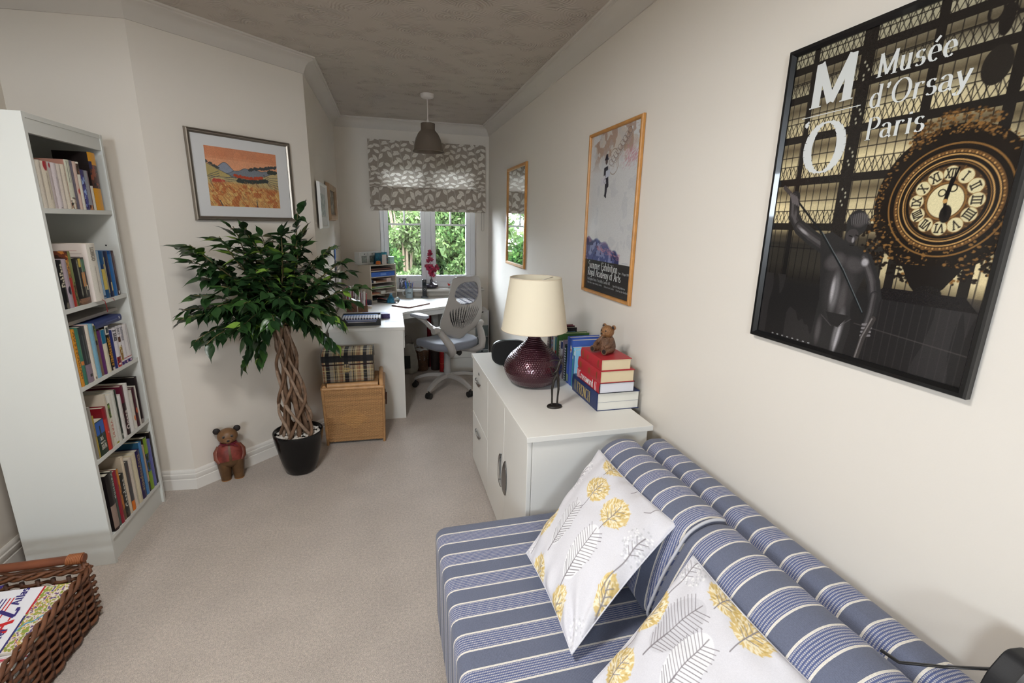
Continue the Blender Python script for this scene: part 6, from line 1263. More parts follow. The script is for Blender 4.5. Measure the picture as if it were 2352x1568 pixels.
# ================================================================ on the sideboard
def table_lamp():
    x, y, z = .688, 2.168, SZ; t = thing('table_lamp', 'table lamp with dimpled plum teardrop base and cream tapered shade', 'lamp', (x, y, z))
    P = np.array([(.0, .0), (.070, .0), (.084, .003), (.110, .020), (.131, .045), (.1425, .075), (.144, .095), (.138, .118), (.122, .143), (.100, .166), (.076, .188), (.054, .210), (.038, .229), (.030, .243), (.0265, .252), (.020, .256), (0, .257)])
    s = np.concatenate([[0], np.cumsum(np.hypot(*np.diff(P, axis=0).T))]); nr, na, rows, dots = 300, 576, 42, 72
    q = np.linspace(0, s[-1], nr); R = np.interp(q, s, P[:, 0]); Z = np.interp(q, s, P[:, 1])
    for _ in range(6): R[1:-1] = (R[:-2]+2*R[1:-1]+R[2:])/4; Z[1:-1] = (Z[:-2]+2*Z[1:-1]+Z[2:])/4
    A_ = np.arange(na)*2*np.pi/na; row = q/s[-1]*rows; ph = (np.floor(row) % 2)*.5
    d2 = ((row % 1-.5)[:, None]*1.0)**2+((((A_[None]/(2*np.pi)*dots+ph[:, None]) % 1)-.5)*np.clip(R/.10, .35, 1.2)[:, None])**2
    bump = .0018*np.clip(1-d2/.105, 0, 1)*((q > .10) & (q < s[-1]-.018))[:, None]
    RR = R[:, None]+bump; V = np.stack([RR*np.cos(A_), RR*np.sin(A_), np.repeat(Z[:, None], na, 1)], -1).reshape(-1, 3)
    i = np.arange(nr)[:-1, None]*na; j = np.arange(na)[None]; F = np.stack([i+j, i+(j+1) % na, i+na+(j+1) % na, i+na+j], -1).reshape(-1, 4)
    me = bpy.data.meshes.new('base'); me.from_pydata(V.tolist(), [], F.tolist()); me.materials.append(mat('plum_glazed_metal', rgb(70, 34, 44), .24, metal=.55, coat=.6)); me.shade_smooth(); link(bpy.data.objects.new('base', me), t)
    part(t, 'neck', MB().lathe([(0, .250), (.016, .252), (.016, .262), (.011, .264), (.011, .285), (.014, .287), (.014, .33), (0, .332)], 0, 0, 20), mat('smoked_steel', rgb(110, 104, 100), .3, metal=1.), smooth=40)
    z0, z1, r0, r1 = .282, .533, .161, .123
    sh = MB().lathe([(r0, z0), (r1, z1), (r1-.0015, z1), (r0-.0015, z0), (r0, z0)], 0, 0, 72); msh = mat('cream_lampshade', rgb(236, 226, 202), .85, bump=(900, .08, .0005), spec=.2)
    part(t, 'lamp_shade', sh, msh, smooth=40)
    for rr, zz in ((r0, z0), (r1, z1)): part(t, 'shade_edge_band', MB().tube([(rr*math.cos(a), rr*math.sin(a), zz) for a in [2*math.pi*k/72 for k in range(73)]], .0022, 6, cap=False), mat('cream_trim', rgb(228, 214, 190), .8), smooth=180)
    sp = MB()
    for k in range(3): a = k*2*math.pi/3+.5; sp.tube([(.014*math.cos(a), .014*math.sin(a), z1-.02), (r1*math.cos(a), r1*math.sin(a), z1-.004)], .0018, 6)
    sp.tube([(.014*math.cos(a), .014*math.sin(a), z1-.02) for a in [2*math.pi*k/16 for k in range(17)]], .0018, 6, cap=False); part(t, 'shade_carrier', sp, mat('white_wire', rgb(214, 206, 196), .4), smooth=180)
    part(t, 'bulb', MB().lathe([(0, .33), (.013, .332), (.014, .345), (.024, .37), (.029, .395), (.026, .415), (.015, .430), (0, .434)], 0, 0, 20), mat('opal_bulb', rgb(236, 234, 228), .3), smooth=60)
table_lamp()
def speaker():
    t = thing('speaker', 'black rounded flat speaker standing behind the plum lamp base', 'speaker', (.655, 2.50, SZ), math.radians(-12)); mb = MB()
    P = [(.105*np.sign(math.cos(a))*abs(math.cos(a))**.62, .075+.0745*np.sign(math.sin(a))*abs(math.sin(a))**.72) for a in [2*math.pi*i/48 for i in range(48)]]
    mb.prism(P, -.016, .016, 'y'); part(t, 'body', mb, mat('black_speaker_shell', rgb(20, 21, 24), .3), bevel=.005, smooth=50)
    P2 = [(p[0]*.92, .075+(p[1]-.075)*.9) for p in P]; part(t, 'grille', MB().prism(P2, -.0185, -.0155, 'y'), mat('black_grille', rgb(14, 14, 15), .8, bump=(1200, .4, .0006)), smooth=50)
    part(t, 'foot', MB().box(-.04, .04, -.03, .03, .0, .008), M_BLACK, bevel=.002); part(t, 'blue_light', MB().ball((.045, -.019, .085), (.004, .002, .004), 10, 6), mat('blue_indicator', rgb(40, 90, 200), .3), smooth=60)
speaker()
GR = 'books standing in a row against the wall on the sideboard'
def wall_books():
    rows = [((2.046, 2.062), .196, .13, 'f_', 'light blue and white book nearest the stack in the wall row', dict(c='8cc4e4', ops=[('blk',.1,.5,0,1,'d6e6f0'),('band',.0,.1,'3c86c0')])),
     ((2.0625, 2.078), .186, .15, '', 'deep blue book with pale top band in the wall row', dict(c='2a6fae', ops=[('band',.88,1,'bcd4e4'),('marks',.2,.8,'7ab0d8',1)])),
     ((2.0785, 2.093), .20, .15, '', 'teal spined book with light blue front in the wall row', dict(c='3f8a94', cov='8cc8e8', ops=[('marks',.3,.9,'2c6670',1),('oval',.75,'e8e4d8')])),
     ((2.094, 2.128), .232, .17, '', 'tall blue sailing book with small boats printed near its top', dict(c='3f5ca6', ops=[('marks',.15,.8,'8a9cc8',1),('oval',.8,'d8d4cc'),('blk',.3,.7,.76,.8,'c46a3c')])),
     ((2.130, 2.166), .238, .17, '', 'tall royal blue book with gold-green lettering low on its spine', dict(c='3550a0', ops=[('marks',.3,.9,'7c8cc0',2),('blk',.2,.8,.04,.2,'8c9c6c'),('blk',0,.12,0,1,'8c9cc8')])),
     ((2.174, 2.202), .188, .14, '', 'spiral-bound notebook with white coils and dark green cover', dict(c='22342e', cov='20302c', ops=[('blk',.25,.75,.02+.07*k,.06+.07*k,'d6d6dc') for k in range(13)] if False else [('band',.0,.02,'22342e')]+[('blk',.2,.8,.03+.07*k,.07+.07*k,'cfd0d8') for k in range(13)])),
     ((2.204, 2.228), .205, .13, '', 'grey-purple spine between the spiral notebook and white book', dict(c='857680', ops=[('marks',.1,.9,'a89aa2',1)])),
     ((2.230, 2.258), .192, .13, '', 'white spine with a navy block at its top in the wall row', dict(c='d8d2d4', ops=[('band',.80,1,'27346c')])),
     ((2.260, 2.286), .186, .13, '', 'beige-white spine with dark red letters in the wall row', dict(c='cdc2b4', ops=[('dn','History',.2,.9,'5a3a34',.5)])),
     ((2.288, 2.322), .222, .17, '', 'tall green hardback with cream page edges in the wall row', dict(c='3f6232', hard=True)),
     ((2.324, 2.344), .195, .13, '', 'book with teal top and bright red lower spine', dict(c='a8242c', ops=[('band',.62,1,'2f7a80')])),
     ((2.346, 2.376), .20, .13, '', 'white and pale green spine behind the lamp in the wall row', dict(c='ccd0c4', ops=[('marks',.1,.9,'7c9484',1)])),
     ((2.378, 2.410), .205, .14, '', 'blue-grey picture spine with orange fleck in the wall row', dict(c='54709a', ops=[('pic',.1,.9,'3c5580','c4ccd8','a85a3c')])),
     ((2.412, 2.446), .225, .15, '', 'black spine with large white letters just under the shade', dict(c='1c1a1c', ops=[('marks',.6,.95,'d8d4d0',2)])),
     ((2.448, 2.474), .23, .15, '', 'maroon and white spine at the far end of the wall row', dict(c='6c2a38', ops=[('pic',.3,.95,'b0a8a8','4a2430','d8d0cc')]))]
    for (y0, y1), h, d, _, lab, sp in rows:
        M = Matrix(((0, 1, 0, .866), (-1, 0, 0, y1), (0, 0, 1, SZ+.0004), (0, 0, 0, 1))); book(lab, y1-y0, h, d, M, sp, group=GR)
wall_books()
def stack():
    rows = [('large navy French dictionary with gold capitals at the bottom of stack', (.853, 1.758), .285, .200, .081, dict(c='26345e', hard=True, pagec='dedacd', ops=[('blk', .2, .8, .80, .90, '5c5c54')]), 0),
     ('red and white crossword dictionary, second from the bottom of the stack', (.857, 1.752), .245, .165, .047, dict(c='ac2530', cov='22242a', hard=True), 0),
     ('plain red hardback with faded gold lines, third up in the stack', (.856, 1.750), .240, .160, .054, dict(c='a82c33', hard=True, ops=[('blk', .2, .8, .12, .16, '74421f'), ('blk', .2, .7, .42, .50, '8a4a28'), ('blk', .2, .7, .82, .92, '8a4a28')]), 0),
     ('red hardback on top of the stack with a wooden bear on it', (.858, 1.752), .215, .140, .050, dict(c='a92d34', hard=True, ops=[('blk', .2, .8, .10, .15, '74421f'), ('blk', .3, .7, .60, .66, '8a4a28'), ('blk', .2, .8, .84, .92, '8a4a28')]), 0)]
    z = SZ+.0004; gold = mat('gold_lettering', rgb(176, 156, 104), .4); wh = mat('white_lettering', rgb(230, 226, 224), .5)
    for i, (lab, (x, y), L_, Wd, th, sp, _) in enumerate(rows):
        # spine faces -x, along y; fore depth +x; near end at y
        M = Matrix(((0, 1, 0, x), (0, 0, 1, y), (1, 0, 0, z), (0, 0, 0, 1)))
        b = book(lab, th, L_, Wd, M, sp, group='thick dictionaries stacked on the sideboard', pages='d9c8a6' if i > 1 else 'dcdad2' if i == 0 else 'd8d8e0')
        if i == 0: part(b, 'page_divider', MB().box(th*.46, th*.47, .004, Wd-.003, .0025, .0036), mat('divider_ink', rgb(90, 100, 130), .6))
        if i < 2:
            s, size, x0_, wd = (('FRENCH', .050, .185, .150), ('Crossword', .034, .205, .160))[i]; sq = fit(s, wd, size, .06)
            part(b, 'lettering', text_mb(s, 0, 0, size, .15 if i else .13, .06 if i else .04, .06, sq), gold if i == 0 else wh, smooth=None, world=True, M=frame((x-.0052, y+(.215 if i == 0 else .218), z+(.016 if i == 0 else .010)), (0, -1, 0), (0, 0, 1)))
        if i == 1:
            for k in range(4): part(b, 'white_curve', MB().tube([(x-.0045, y+.028+.012*(k % 2)+(.198 if k > 1 else 0)+.004*math.sin(q*.5), z+.004+th*.0+(th-.008)*q/6) for q in range(7)], .0009, 5), wh, world=True, smooth=180)
        z += th+.0003
    return z
ZST = stack()
def sitting_bear():
    t = thing('carved_bear', 'small brown carved bear sitting on the red books', 'ornament', (.936, 1.868, ZST), math.radians(-66))
    Mw = mat('carved_bear_wood', rgb(104, 74, 54), .42, vary=(30, .35), bump=(150, 1., .006)); Mh = mat('carved_bear_head', rgb(130, 90, 54), .36, vary=(30, .3), bump=(170, .9, .005))
    # local -y is forwards
    tr = MB().lathe([(0, .0), (.030, .001), (.037, .010), (.039, .026), (.035, .046), (.028, .062), (.021, .072), (0, .076)], 0, 0, 26, sx=.95, sy=1.0); part(t, 'trunk', tr, Mw, smooth=60)
    for s in (-1, 1):
        part(t, 'leg', MB().tube([(s*.020, .004, .020), (s*.028, -.024, .019), (s*.032, -.046, .017), (s*.033, -.060, .017)], [.018, .0155, .0135, .0150], 14), Mw, smooth=60); part(t, 'sole', MB().tube([(s*.033, -.0598, .017), (s*.033, -.0612, .017)], [.010, .0095], 14), M_BLK, smooth=60)
        part(t, 'arm', MB().tube([(s*.024, -.004, .062), (s*.035, -.020, .046), (s*.034, -.040, .036), (s*.028, -.052, .032)], [.012, .0105, .009, .008], 12), Mw, smooth=60)
    hd = MB().ball((0, -.006, .094), (.031, .029, .028), 22, 14); hd.ball((0, -.030, .087), (.015, .014, .012), 14, 10); part(t, 'head', hd, Mh, smooth=60)
    for s in (-1, 1):
        part(t, 'ear', MB().ball((s*.026, .004, .114), (.0115, .006, .0115), 14, 8), Mh, smooth=60); part(t, 'ear_hollow', MB().ball((s*.026, -.001, .114), (.007, .003, .007), 10, 6), M_BLK, smooth=60); part(t, 'eye', MB().ball((s*.012, -.0315, .101), (.0038, .003, .0038), 10, 6), M_BLK, smooth=60)
    part(t, 'nose', MB().ball((0, -.044, .090), (.005, .003, .004), 10, 6), M_BLK, smooth=60)
sitting_bear()
def figurine():
    t = thing('figurine', 'thin dark bronze figurine of an embracing couple in front of the lamp', 'ornament', (.690, 1.845, SZ)); Mb = mat('dark_bronze', rgb(58, 54, 50), .42, metal=.7, vary=(60, .2))
    part(t, 'base', MB().lathe([(0, 0), (.033, 0), (.035, .004), (.032, .009), (.020, .011), (0, .011)], 0, 0, 30, sy=.75), Mb, smooth=50)
    b = MB()
    b.tube([(-.012, 0, .008), (-.013, 0, .05), (-.016, -.004, .085), (-.008, 0, .125), (.004, 0, .150)], [.0045, .0040, .0052, .0066, .008], 10)
    b.tube([(.012, 0, .008), (.013, 0, .05), (.014, -.004, .085), (.012, 0, .125), (.008, 0, .150)], [.0045, .0040, .0052, .0066, .008], 10)
    b.tube([(-.006, -.004, .009), (-.012, 0, .011)], [.003, .005], 8); b.tube([(.014, -.014, .009), (.012, 0, .011)], [.003, .005], 8)
    b.tube([(.006, 0, .145), (.005, .001, .165), (.008, 0, .185), (.016, 0, .205), (.020, 0, .216)], [.0095, .0068, .0088, .0072, .004], 10); b.ball((.022, 0, .226), (.0062, .0065, .0085), 12, 8)
    b.tube([(.018, 0, .206), (.002, -.004, .216), (-.018, -.004, .217), (-.032, -.002, .210)], [.0035, .003, .0026, .002], 8)
    b.tube([(.018, 0, .205), (.034, -.003, .196), (.030, -.006, .180), (.014, -.012, .172)], [.0035, .003, .0026, .002], 8)
    b.tube([(.010, -.004, .190), (.0, -.012, .172), (-.014, -.010, .160), (-.012, -.004, .150)], [.004, .0032, .003, .0028], 8)
    b.tube([(-.012, 0, .150), (-.022, 0, .172), (-.030, 0, .186)], [.003, .0026, .002], 8); b.tube([(.010, 0, .168), (-.008, .006, .182), (-.026, .004, .184)], [.0035, .003, .002], 8)
    part(t, 'figures', b, Mb, smooth=60)
figurine()

# ================================================================ pendant lamp, blind
def pendant():
    x, y = .359, 4.034; t = thing('pendant_lamp', 'smoky brown glass pendant lamp hanging from the alcove ceiling', 'lamp', (x, y, 2.026))
    o = -2.026; mw = mat('white_fitting', rgb(222, 216, 212), .4)
    part(t, 'ceiling_rose', MB().lathe([(0, 2.415+o), (.020, 2.416+o), (.044, 2.422+o), (.050, 2.430+o), (.052, ZC+o), (0, ZC+o)], 0, 0, 32), mw, smooth=40)
    part(t, 'flex', MB().tube([(0, 0, 2.42+o), (0, 0, 2.262+o)], .0032, 8), mw, smooth=60)
    part(t, 'lamp_holder', MB().lathe([(0, 2.270+o), (.006, 2.268+o), (.013, 2.246+o), (.014, 2.225+o), (.0145, 2.19+o), (0, 2.188+o)], 0, 0, 20), mw, smooth=40)
    part(t, 'holder_ring', MB().lathe([(.015, 2.212+o), (.022, 2.212+o), (.022, 2.204+o), (.015, 2.204+o), (.015, 2.212+o)], 0, 0, 20), mat('dark_ring', rgb(50, 44, 40), .4), smooth=40)
    m = bpy.data.materials.new('smoky_glass'); m.use_nodes = True; N, L = m.node_tree.nodes, m.node_tree.links; b = N['Principled BSDF']; b.inputs['Base Color'].default_value = (*rgb(136, 124, 112), 1); b.inputs['Roughness'].default_value = .25; b.inputs['Metallic'].default_value = .35
    tr = N.new('ShaderNodeBsdfTransparent'); tr.inputs[0].default_value = (*rgb(150, 132, 114), 1); mx = N.new('ShaderNodeMixShader'); mx.inputs[0].default_value = .76; L.new(tr.outputs[0], mx.inputs[1]); L.new(b.outputs[0], mx.inputs[2]); L.new(mx.outputs[0], N['Material Output'].inputs['Surface'])
    pr = [(.051, 2.236), (.054, 2.240), (.055, 2.236), (.0545, 2.196), (.058, 2.188), (.078, 2.165), (.096, 2.130), (.108, 2.090), (.114, 2.050), (.122, 2.036), (.123, 2.033), (.121, 2.031), (.112, 2.044), (.106, 2.088), (.094, 2.128), (.076, 2.163), (.055, 2.186), (.052, 2.196), (.051, 2.236)]
    mb = MB(); mb.lathe([(r, z+o) for r, z in pr[:-1]], 0, 0, 48); mb.f = [f for f in mb.f if len(f) == 4]; part(t, 'glass_shade', mb, m, smooth=50)
    top = MB().lathe([(.016, 2.238+o), (.020, 2.236+o), (.052, 2.236+o), (.052, 2.239+o), (.016, 2.241+o)], 0, 0, 32); top.f = [f for f in top.f if len(f) == 4]; part(t, 'shade_collar', top, mat('dark_ring', rgb(50, 44, 40)), smooth=40)
pendant()
def blind():
    x0, x1, y = -.128, 1.030, 5.082; t = thing('roman_blind', 'taupe roman blind with pale leaf pattern over the window', 'blind', ((x0+x1)/2, y, 1.600))
    m = bpy.data.materials.new('leaf_print_blind'); m.use_nodes = True; N, L = m.node_tree.nodes, m.node_tree.links; b = N['Principled BSDF']; b.inputs['Roughness'].default_value = .85; b.inputs['Specular IOR Level'].default_value = .15
    a = N.new('ShaderNodeAttribute'); a.attribute_name = 'Col'; tr = N.new('ShaderNodeBsdfTranslucent'); mx = N.new('ShaderNodeMixShader'); mx.inputs[0].default_value = .09; L.new(a.outputs['Color'], b.inputs['Base Color']); L.new(a.outputs['Color'], tr.inputs[0]); L.new(b.outputs[0], mx.inputs[1]); L.new(tr.outputs[0], mx.inputs[2]); L.new(mx.outputs[0], N['Material Output'].inputs['Surface'])
    w = x1-x0; H_ = .80; c = Cv(420, int(420*H_/w), (158, 147, 135)); r = np.random.default_rng(5); LF = (222, 216, 206); VN = (188, 179, 168); asp = c.asp
    for k in range(12):
        xc = .0+k*.092; ph = k*1.7; ys = np.linspace(-.05, 1.05, 60); f = lambda q: xc+.016*math.sin(q*14+ph)
        c.line([(f(q), q) for q in ys], .0045, VN)
        n = 12
        for i in range(n):
            q = -.03+1.06*(i+.5*(k % 2))/n
            for s_ in (-1, 1):
                off = .018 if s_ > 0 else -.006; ang = (.95, .45, .75)[(i+k) % 3] if s_ > 0 else (.40, .90, .6)[(i+2*k) % 3]; L_ = (.058, .053, .060)[(i+k+(s_ > 0)) % 3]
                bx, by = f(q+off), q+off; dx, dy = s_*math.cos(ang), math.sin(ang); cx_, cy_ = bx+dx*L_*.66, by+dy*L_*.66/asp; rot = math.atan2(dy, dx)
                P = [(cx_+L_*.5*a_*math.cos(rot)-w_*math.sin(rot)*L_*.25*sg, cy_+(L_*.5*a_*math.sin(rot)+w_*math.cos(rot)*L_*.25*sg)/asp) for sg, seq in ((1, range(0, 9)), (-1, range(8, -1, -1))) for a_, w_ in [(-1+j_/4., math.sin(math.pi*min(1, j_/8.+.04))**.8) for j_ in seq]]
                c.poly(P, LF); c.line([(bx, by), (cx_+dx*L_*.38, cy_+dy*L_*.38/asp)], .0016, VN, .9)
    c.noise(.03, 1, 2)
    def crop(v0, v1):
        q = Cv(2, 2, (0, 0, 0)); h0, h1 = int(v0*c.h), int(v1*c.h); q.a = c.a[h0:h1].copy(); q.h, q.w = q.a.shape[:2]; return q
    # drop: upper panel, pocket fold, hem; y offsets towards the room are negative
    def panel(name, v0, v1, prof):
        prof = np.array(prof); s = np.linspace(0, 1, len(prof))
        me = grid_mesh(name, crop(v0, v1), m, lambda u, v: np.stack([x0+u*w, np.interp(v, s, prof[:, 0])+.0015*np.sin(u*9+v*3), np.interp(v, s, prof[:, 1])], -1)); o = bpy.data.objects.new(name, me); link(o, t, None, True)
    panel('upper_panel', .30, 1., [(y-.002, 1.826), (y-.001, 1.90), (y+.0, 2.0), (y, 2.15), (y, 2.262)])
    panel('fold_front', .09, .30, [(y-.012, 1.650), (y-.018, 1.70), (y-.016, 1.77), (y-.010, 1.815), (y-.003, 1.829)])
    panel('fold_back', .10, .28, [(y+.004, 1.650), (y+.006, 1.72), (y+.004, 1.80), (y+.001, 1.826)])
    panel('hem_fold', .05, .085, [(y-.016, 1.627), (y-.021, 1.640), (y-.015, 1.652)]); panel('hem_fold', .0, .05, [(y-.008, 1.600), (y-.013, 1.612), (y-.012, 1.634)]); panel('lining', .0, .06, [(y+.002, 1.600), (y+.004, 1.65)])
    part(t, 'headrail', MB().box(x0+.004, x1-.004, y+.003, D-.001, 2.236, 2.260), M_UPVC, world=True)
    for z in (1.6295, 1.829): part(t, 'batten', MB().tube([(x0+.01, y-.004, z), (x1-.01, y-.004, z)], .003, 6), mat('batten_cloth', rgb(180, 170, 158), .8), world=True)
    ch = MB().tube([(x1-.040, y-.006, 1.61)]+[(x1-.026-.012*math.cos(q), y-.006, 1.425-.012*math.sin(q)) for q in [math.pi*k/8 for k in range(9)]]+[(x1-.014, y-.006, 1.61)], .0022, 6); part(t, 'bead_chain', ch, mat('white_chain', rgb(198, 192, 184), .4), world=True, smooth=180)
blind()
# ================================================================ corner desk
DZ = .73
def desk():
    t = thing('corner_desk', 'white corner desk filling the alcove under the window', 'desk', (0, 4.5, 0))
    poly = [(-.428, 3.556), (.112, 3.556), (.116, 4.15), (.14, 4.19), (.84, 4.62), (.862, 4.65), (.862, 5.010), (-.428, 5.010)]; poly[-2:] = [(.862, 5.10), (-.428, 5.10)]
    part(t, 'worktop', MB().prism(poly, DZ-.025, DZ), M_WHITE, world=True, bevel=.003)
    part(t, 'end_panel', MB().box(-.424, .100, 3.562, 3.584, 0, DZ-.025), M_WHITE, world=True, bevel=.001)
    d = part(t, 'drawer', MB().box(.092, .110, 3.590, 4.10, .560, DZ-.030), M_WHITE, world=True, bevel=.001)
    part(d, 'drawer_box', MB().box(-.30, .092, 3.61, 4.08, .565, .69), mat('drawer_box_grey', rgb(190, 186, 180), .6), world=True)
    part(t, 'back_rail', MB().box(-.424, .60, 5.06, 5.078, .45, DZ-.025), M_WHITE, world=True)
    part(t, 'front_apron', MB().prism([(.122, 4.20), (.84, 4.641), (.834, 4.653), (.116, 4.212)], DZ-.070, DZ-.025), M_WHITE, world=True)
    part(t, 'side_rail', MB().box(-.424, -.408, 3.60, 5.06, .35, DZ-.025), M_WHITE, world=True)
    x0, x1, y0, y1 = .515, .846, 4.66, 5.075; part(t, 'pedestal_carcass', MB().box(x0, x1, y0, y1, .0, DZ-.026), M_WHITE, world=True, bevel=.001)
    for z0, z1 in ((.012, .150), (.154, .44), (.444, .70)): part(t, 'pedestal_drawer', MB().box(x0+.002, x1-.002, y0-.017, y0-.001, z0, z1), M_WHITE, world=True, bevel=.0012)
desk()
# ================================================================ office chair
def office_chair():
    C_ = (.50, 4.17); t = thing('office_chair', 'light grey office chair with mesh back turned to the corner desk', 'chair', (C_[0], C_[1], 0), .547)
    fr = mat('light_grey_plastic', rgb(158, 153, 148), .42); pad = mat('grey_blue_fabric', rgb(116, 118, 128), .75, bump=(600, .15, .0008), sheen=.2)
    # five-arm base
    for k in range(5):
        a = math.radians(231-31.3+72*k); ca, sa = math.cos(a), math.sin(a); mb = MB(); pts = []; n = 14
        for i in range(n+1):
            f = i/n; r = .026+.285*f; z = .135+.010*math.sin(math.pi*f*.7)-.062*f**2.4; wd = .027*(1-.30*f); th = .017*(1-.25*f)
            for dx, dz in ((-wd, -th), (wd, -th), (wd*.75, th), (-wd*.75, th)): pts.append((r*ca-dx*sa, r*sa+dx*ca, z+dz))
        mb.add(pts, [(4*i+j, 4*i+(j+1) % 4, 4*i+4+(j+1) % 4, 4*i+4+j) for i in range(n) for j in range(4)]+[(3, 2, 1, 0), (4*n, 4*n+1, 4*n+2, 4*n+3)])
        leg = part(t, 'leg', mb, fr, smooth=35, bevel=.003)
        cx, cy = .305*ca, .305*sa; cw = MB()
        for s in (-1, 1): cw.tube([(cx-s*.005*sa, cy+s*.005*ca, .027), (cx-s*.024*sa, cy+s*.024*ca, .027)], .0265, 20)
        cs = part(leg, 'caster', cw, mat('black_caster', rgb(26, 25, 25), .45), smooth=40); part(leg, 'caster_hood', MB().ball((cx, cy, .036), (.022, .022, .022), 14, 8).tube([(cx, cy, .04), (cx, cy, .075)], .008, 10), mat('black_caster', rgb(26, 25, 25)), smooth=60)
    part(t, 'hub', MB().lathe([(0, .105), (.034, .108), (.036, .150), (.030, .158), (0, .160)], 0, 0, 28), fr, smooth=40)
    part(t, 'gas_column', MB().lathe([(.030, .155), (.031, .158), (.029, .33), (.026, .345), (.018, .346), (.018, .40), (0, .40)], 0, 0, 28), mat('grey_column', rgb(150, 148, 146), .4), smooth=40)
    part(t, 'tilt_mechanism', MB().box(-.07, .07, -.10, .10, .385, .405), mat('dark_mechanism', rgb(40, 40, 42), .5), bevel=.004); part(t, 'tension_knob', MB().tube([(.03, -.10, .372), (.03, -.145, .366)], [.020, .024], 16), M_BLACK, smooth=40)
    # seat: rounded cushion over a shell
    def slab(rx, ry, z0, z1, pw, drop=0, n=44, m=10):
        mb = MB(); v = []; 
        for i in range(m+1):
            ph = -math.pi/2+math.pi*i/m; cz = math.copysign(abs(math.sin(ph))**.7, math.sin(ph)); cr = abs(math.cos(ph))**.45
            for j in range(n):
                a = 2*math.pi*j/n; x = math.copysign(abs(math.cos(a))**pw, math.cos(a))*rx*(.80+.20*cr if 0 < i < m else .0 if False else .80+.20*cr); y = math.copysign(abs(math.sin(a))**pw, math.sin(a))*ry*(.80+.20*cr)
                v.append((x, y, (z0+z1)/2+cz*(z1-z0)/2-drop*max(0, y/ry)**3+.012*(x/rx)**2))
        f = [(i*n+j, i*n+(j+1) % n, (i+1)*n+(j+1) % n, (i+1)*n+j) for i in range(m) for j in range(n)]+[tuple(range(n-1, -1, -1)), tuple(range(m*n, (m+1)*n))]; return mb.add(v, f)
    part(t, 'seat', slab(.245, .240, .415, .485, .62, .030), pad, smooth=70); part(t, 'seat_shell', slab(.215, .20, .402, .425, .62, .02), fr, smooth=60)
    # back: slotted plastic panel with a mesh window
    nu, nv = 96, 120; zb0, zb1 = .548, 1.055
    def wd(t_): return float(np.interp(t_, [0, .06, .14, .30, .55, .80, .93, .98, 1], [.10, .175, .215, .226, .196, .165, .152, .140, .105]))
    def S(u, t_):
        w = wd(t_); x = u*w; z = zb0+(zb1-zb0)*t_+.020*(1-abs(u)**2)*(t_ > .8)*(t_-.8)*5*.6-.035*(1-abs(u)**1.5)*(0 if t_ > .2 else (1-t_/.2)); y = -.175-.125*t_-.035*math.sin(math.pi*(t_*.9))+.045*abs(u)**2*(.6+.4*t_); return (x, y, z)
    def hole(u, t_):
        # window, wider towards the top
        du, dt = u/(.76 if t_ > .74 else .76-.9*(.74-t_)), (t_-.735)/.185
        if abs(du)**3+abs(dt)**(2.6 if dt > 0 else 2.0) < 1: return 2
        if .13 < t_ < .545:   # fanned slots
            for k in range(-6, 7):
                if k == 0 and False: continue
                u0 = k*.135; uc = u0*(1.0-.55*(1-(t_-.13)/.415)**1.3)*(1+.12*(t_-.3)); lo = .12+.008*abs(k); hi = .545-.005*abs(k)**1.5
                if lo < t_ < hi and abs(u-uc) < .030*(1-abs((t_-(lo+hi)/2)/((hi-lo)/2))**4)+.004: return 1
        return 0
    V = [S(-1+2*i/nu, j/nv) for j in range(nv+1) for i in range(nu+1)]; F = []
    for j in range(nv):
        for i in range(nu):
            if not hole(-1+2*(i+.5)/nu, (j+.5)/nv): q = j*(nu+1)+i; F.append((q, q+1, q+nu+2, q+nu+1))
    used = sorted({a for f in F for a in f}); ix = {a: k for k, a in enumerate(used)}; mb = MB().add([V[a] for a in used], [tuple(ix[a] for a in f) for f in F])
    o = part(t, 'backrest', mb, fr, smooth=60); so = o.modifiers.new('thickness', 'SOLIDIFY'); so.thickness = .014; so.offset = 0
    ms = MB()
    for k in range(34):   # horizontal mesh ribs in the window
        tt = .552+.37*k/33; pts = [S(-.78+1.56*i/16, tt+.004*math.sin(i*1.7+k)) for i in range(17)]; ms.tube([(p[0], p[1]+.004, p[2]) for p in pts], .0019, 4)
    for k in range(22): u_ = -.74+1.48*k/21; ms.tube([(lambda p: (p[0], p[1]+.005, p[2]))(S(u_, .55+.37*i/10)) for i in range(11)], .0006, 3)
    part(t, 'back_mesh', ms, mat('dark_grey_mesh', rgb(92, 94, 110), .5), smooth=180, kind='stuff')
    lm_ = MB(); q = [(-.80+1.6*i/20, .12+.44*j/10) for j in range(11) for i in range(21)]; lm_.add([(lambda p: (p[0], p[1]+.010, p[2]))(S(*k)) for k in q], [(j*21+i, j*21+i+1, j*21+i+22, j*21+i+21) for j in range(10) for i in range(20)])
    part(t, 'lumbar_mesh', lm_, mat('dark_lumbar_mesh', rgb(46, 46, 50), .8), smooth=60)
    # curved side brackets, pivots and arms
    for s in (-1, 1):
        br = MB().tube([(s*.04, -.03, .393), (s*.09, -.13, .392), (s*.135, -.235, .400), (s*.165, -.285, .435), (s*.180, -.275, .49), (s*.200, -.235, .545), (s*.215, -.195, .59), (s*.222, -.175, .61)], [.018, .022, .026, .032, .034, .032, .028, .022], 14); part(t, 'side_bracket', br, fr, smooth=60)
        arm = part(t, 'armrest', MB().tube([(s*.218, -.205, .612), (s*.240, -.160, .612), (s*.246, -.10, .632), (s*.246, -.03, .664), (s*.243, .04, .684), (s*.240, .12, .690)], [.026, .027, .022, .019, .018, .013], 14), fr, smooth=60)
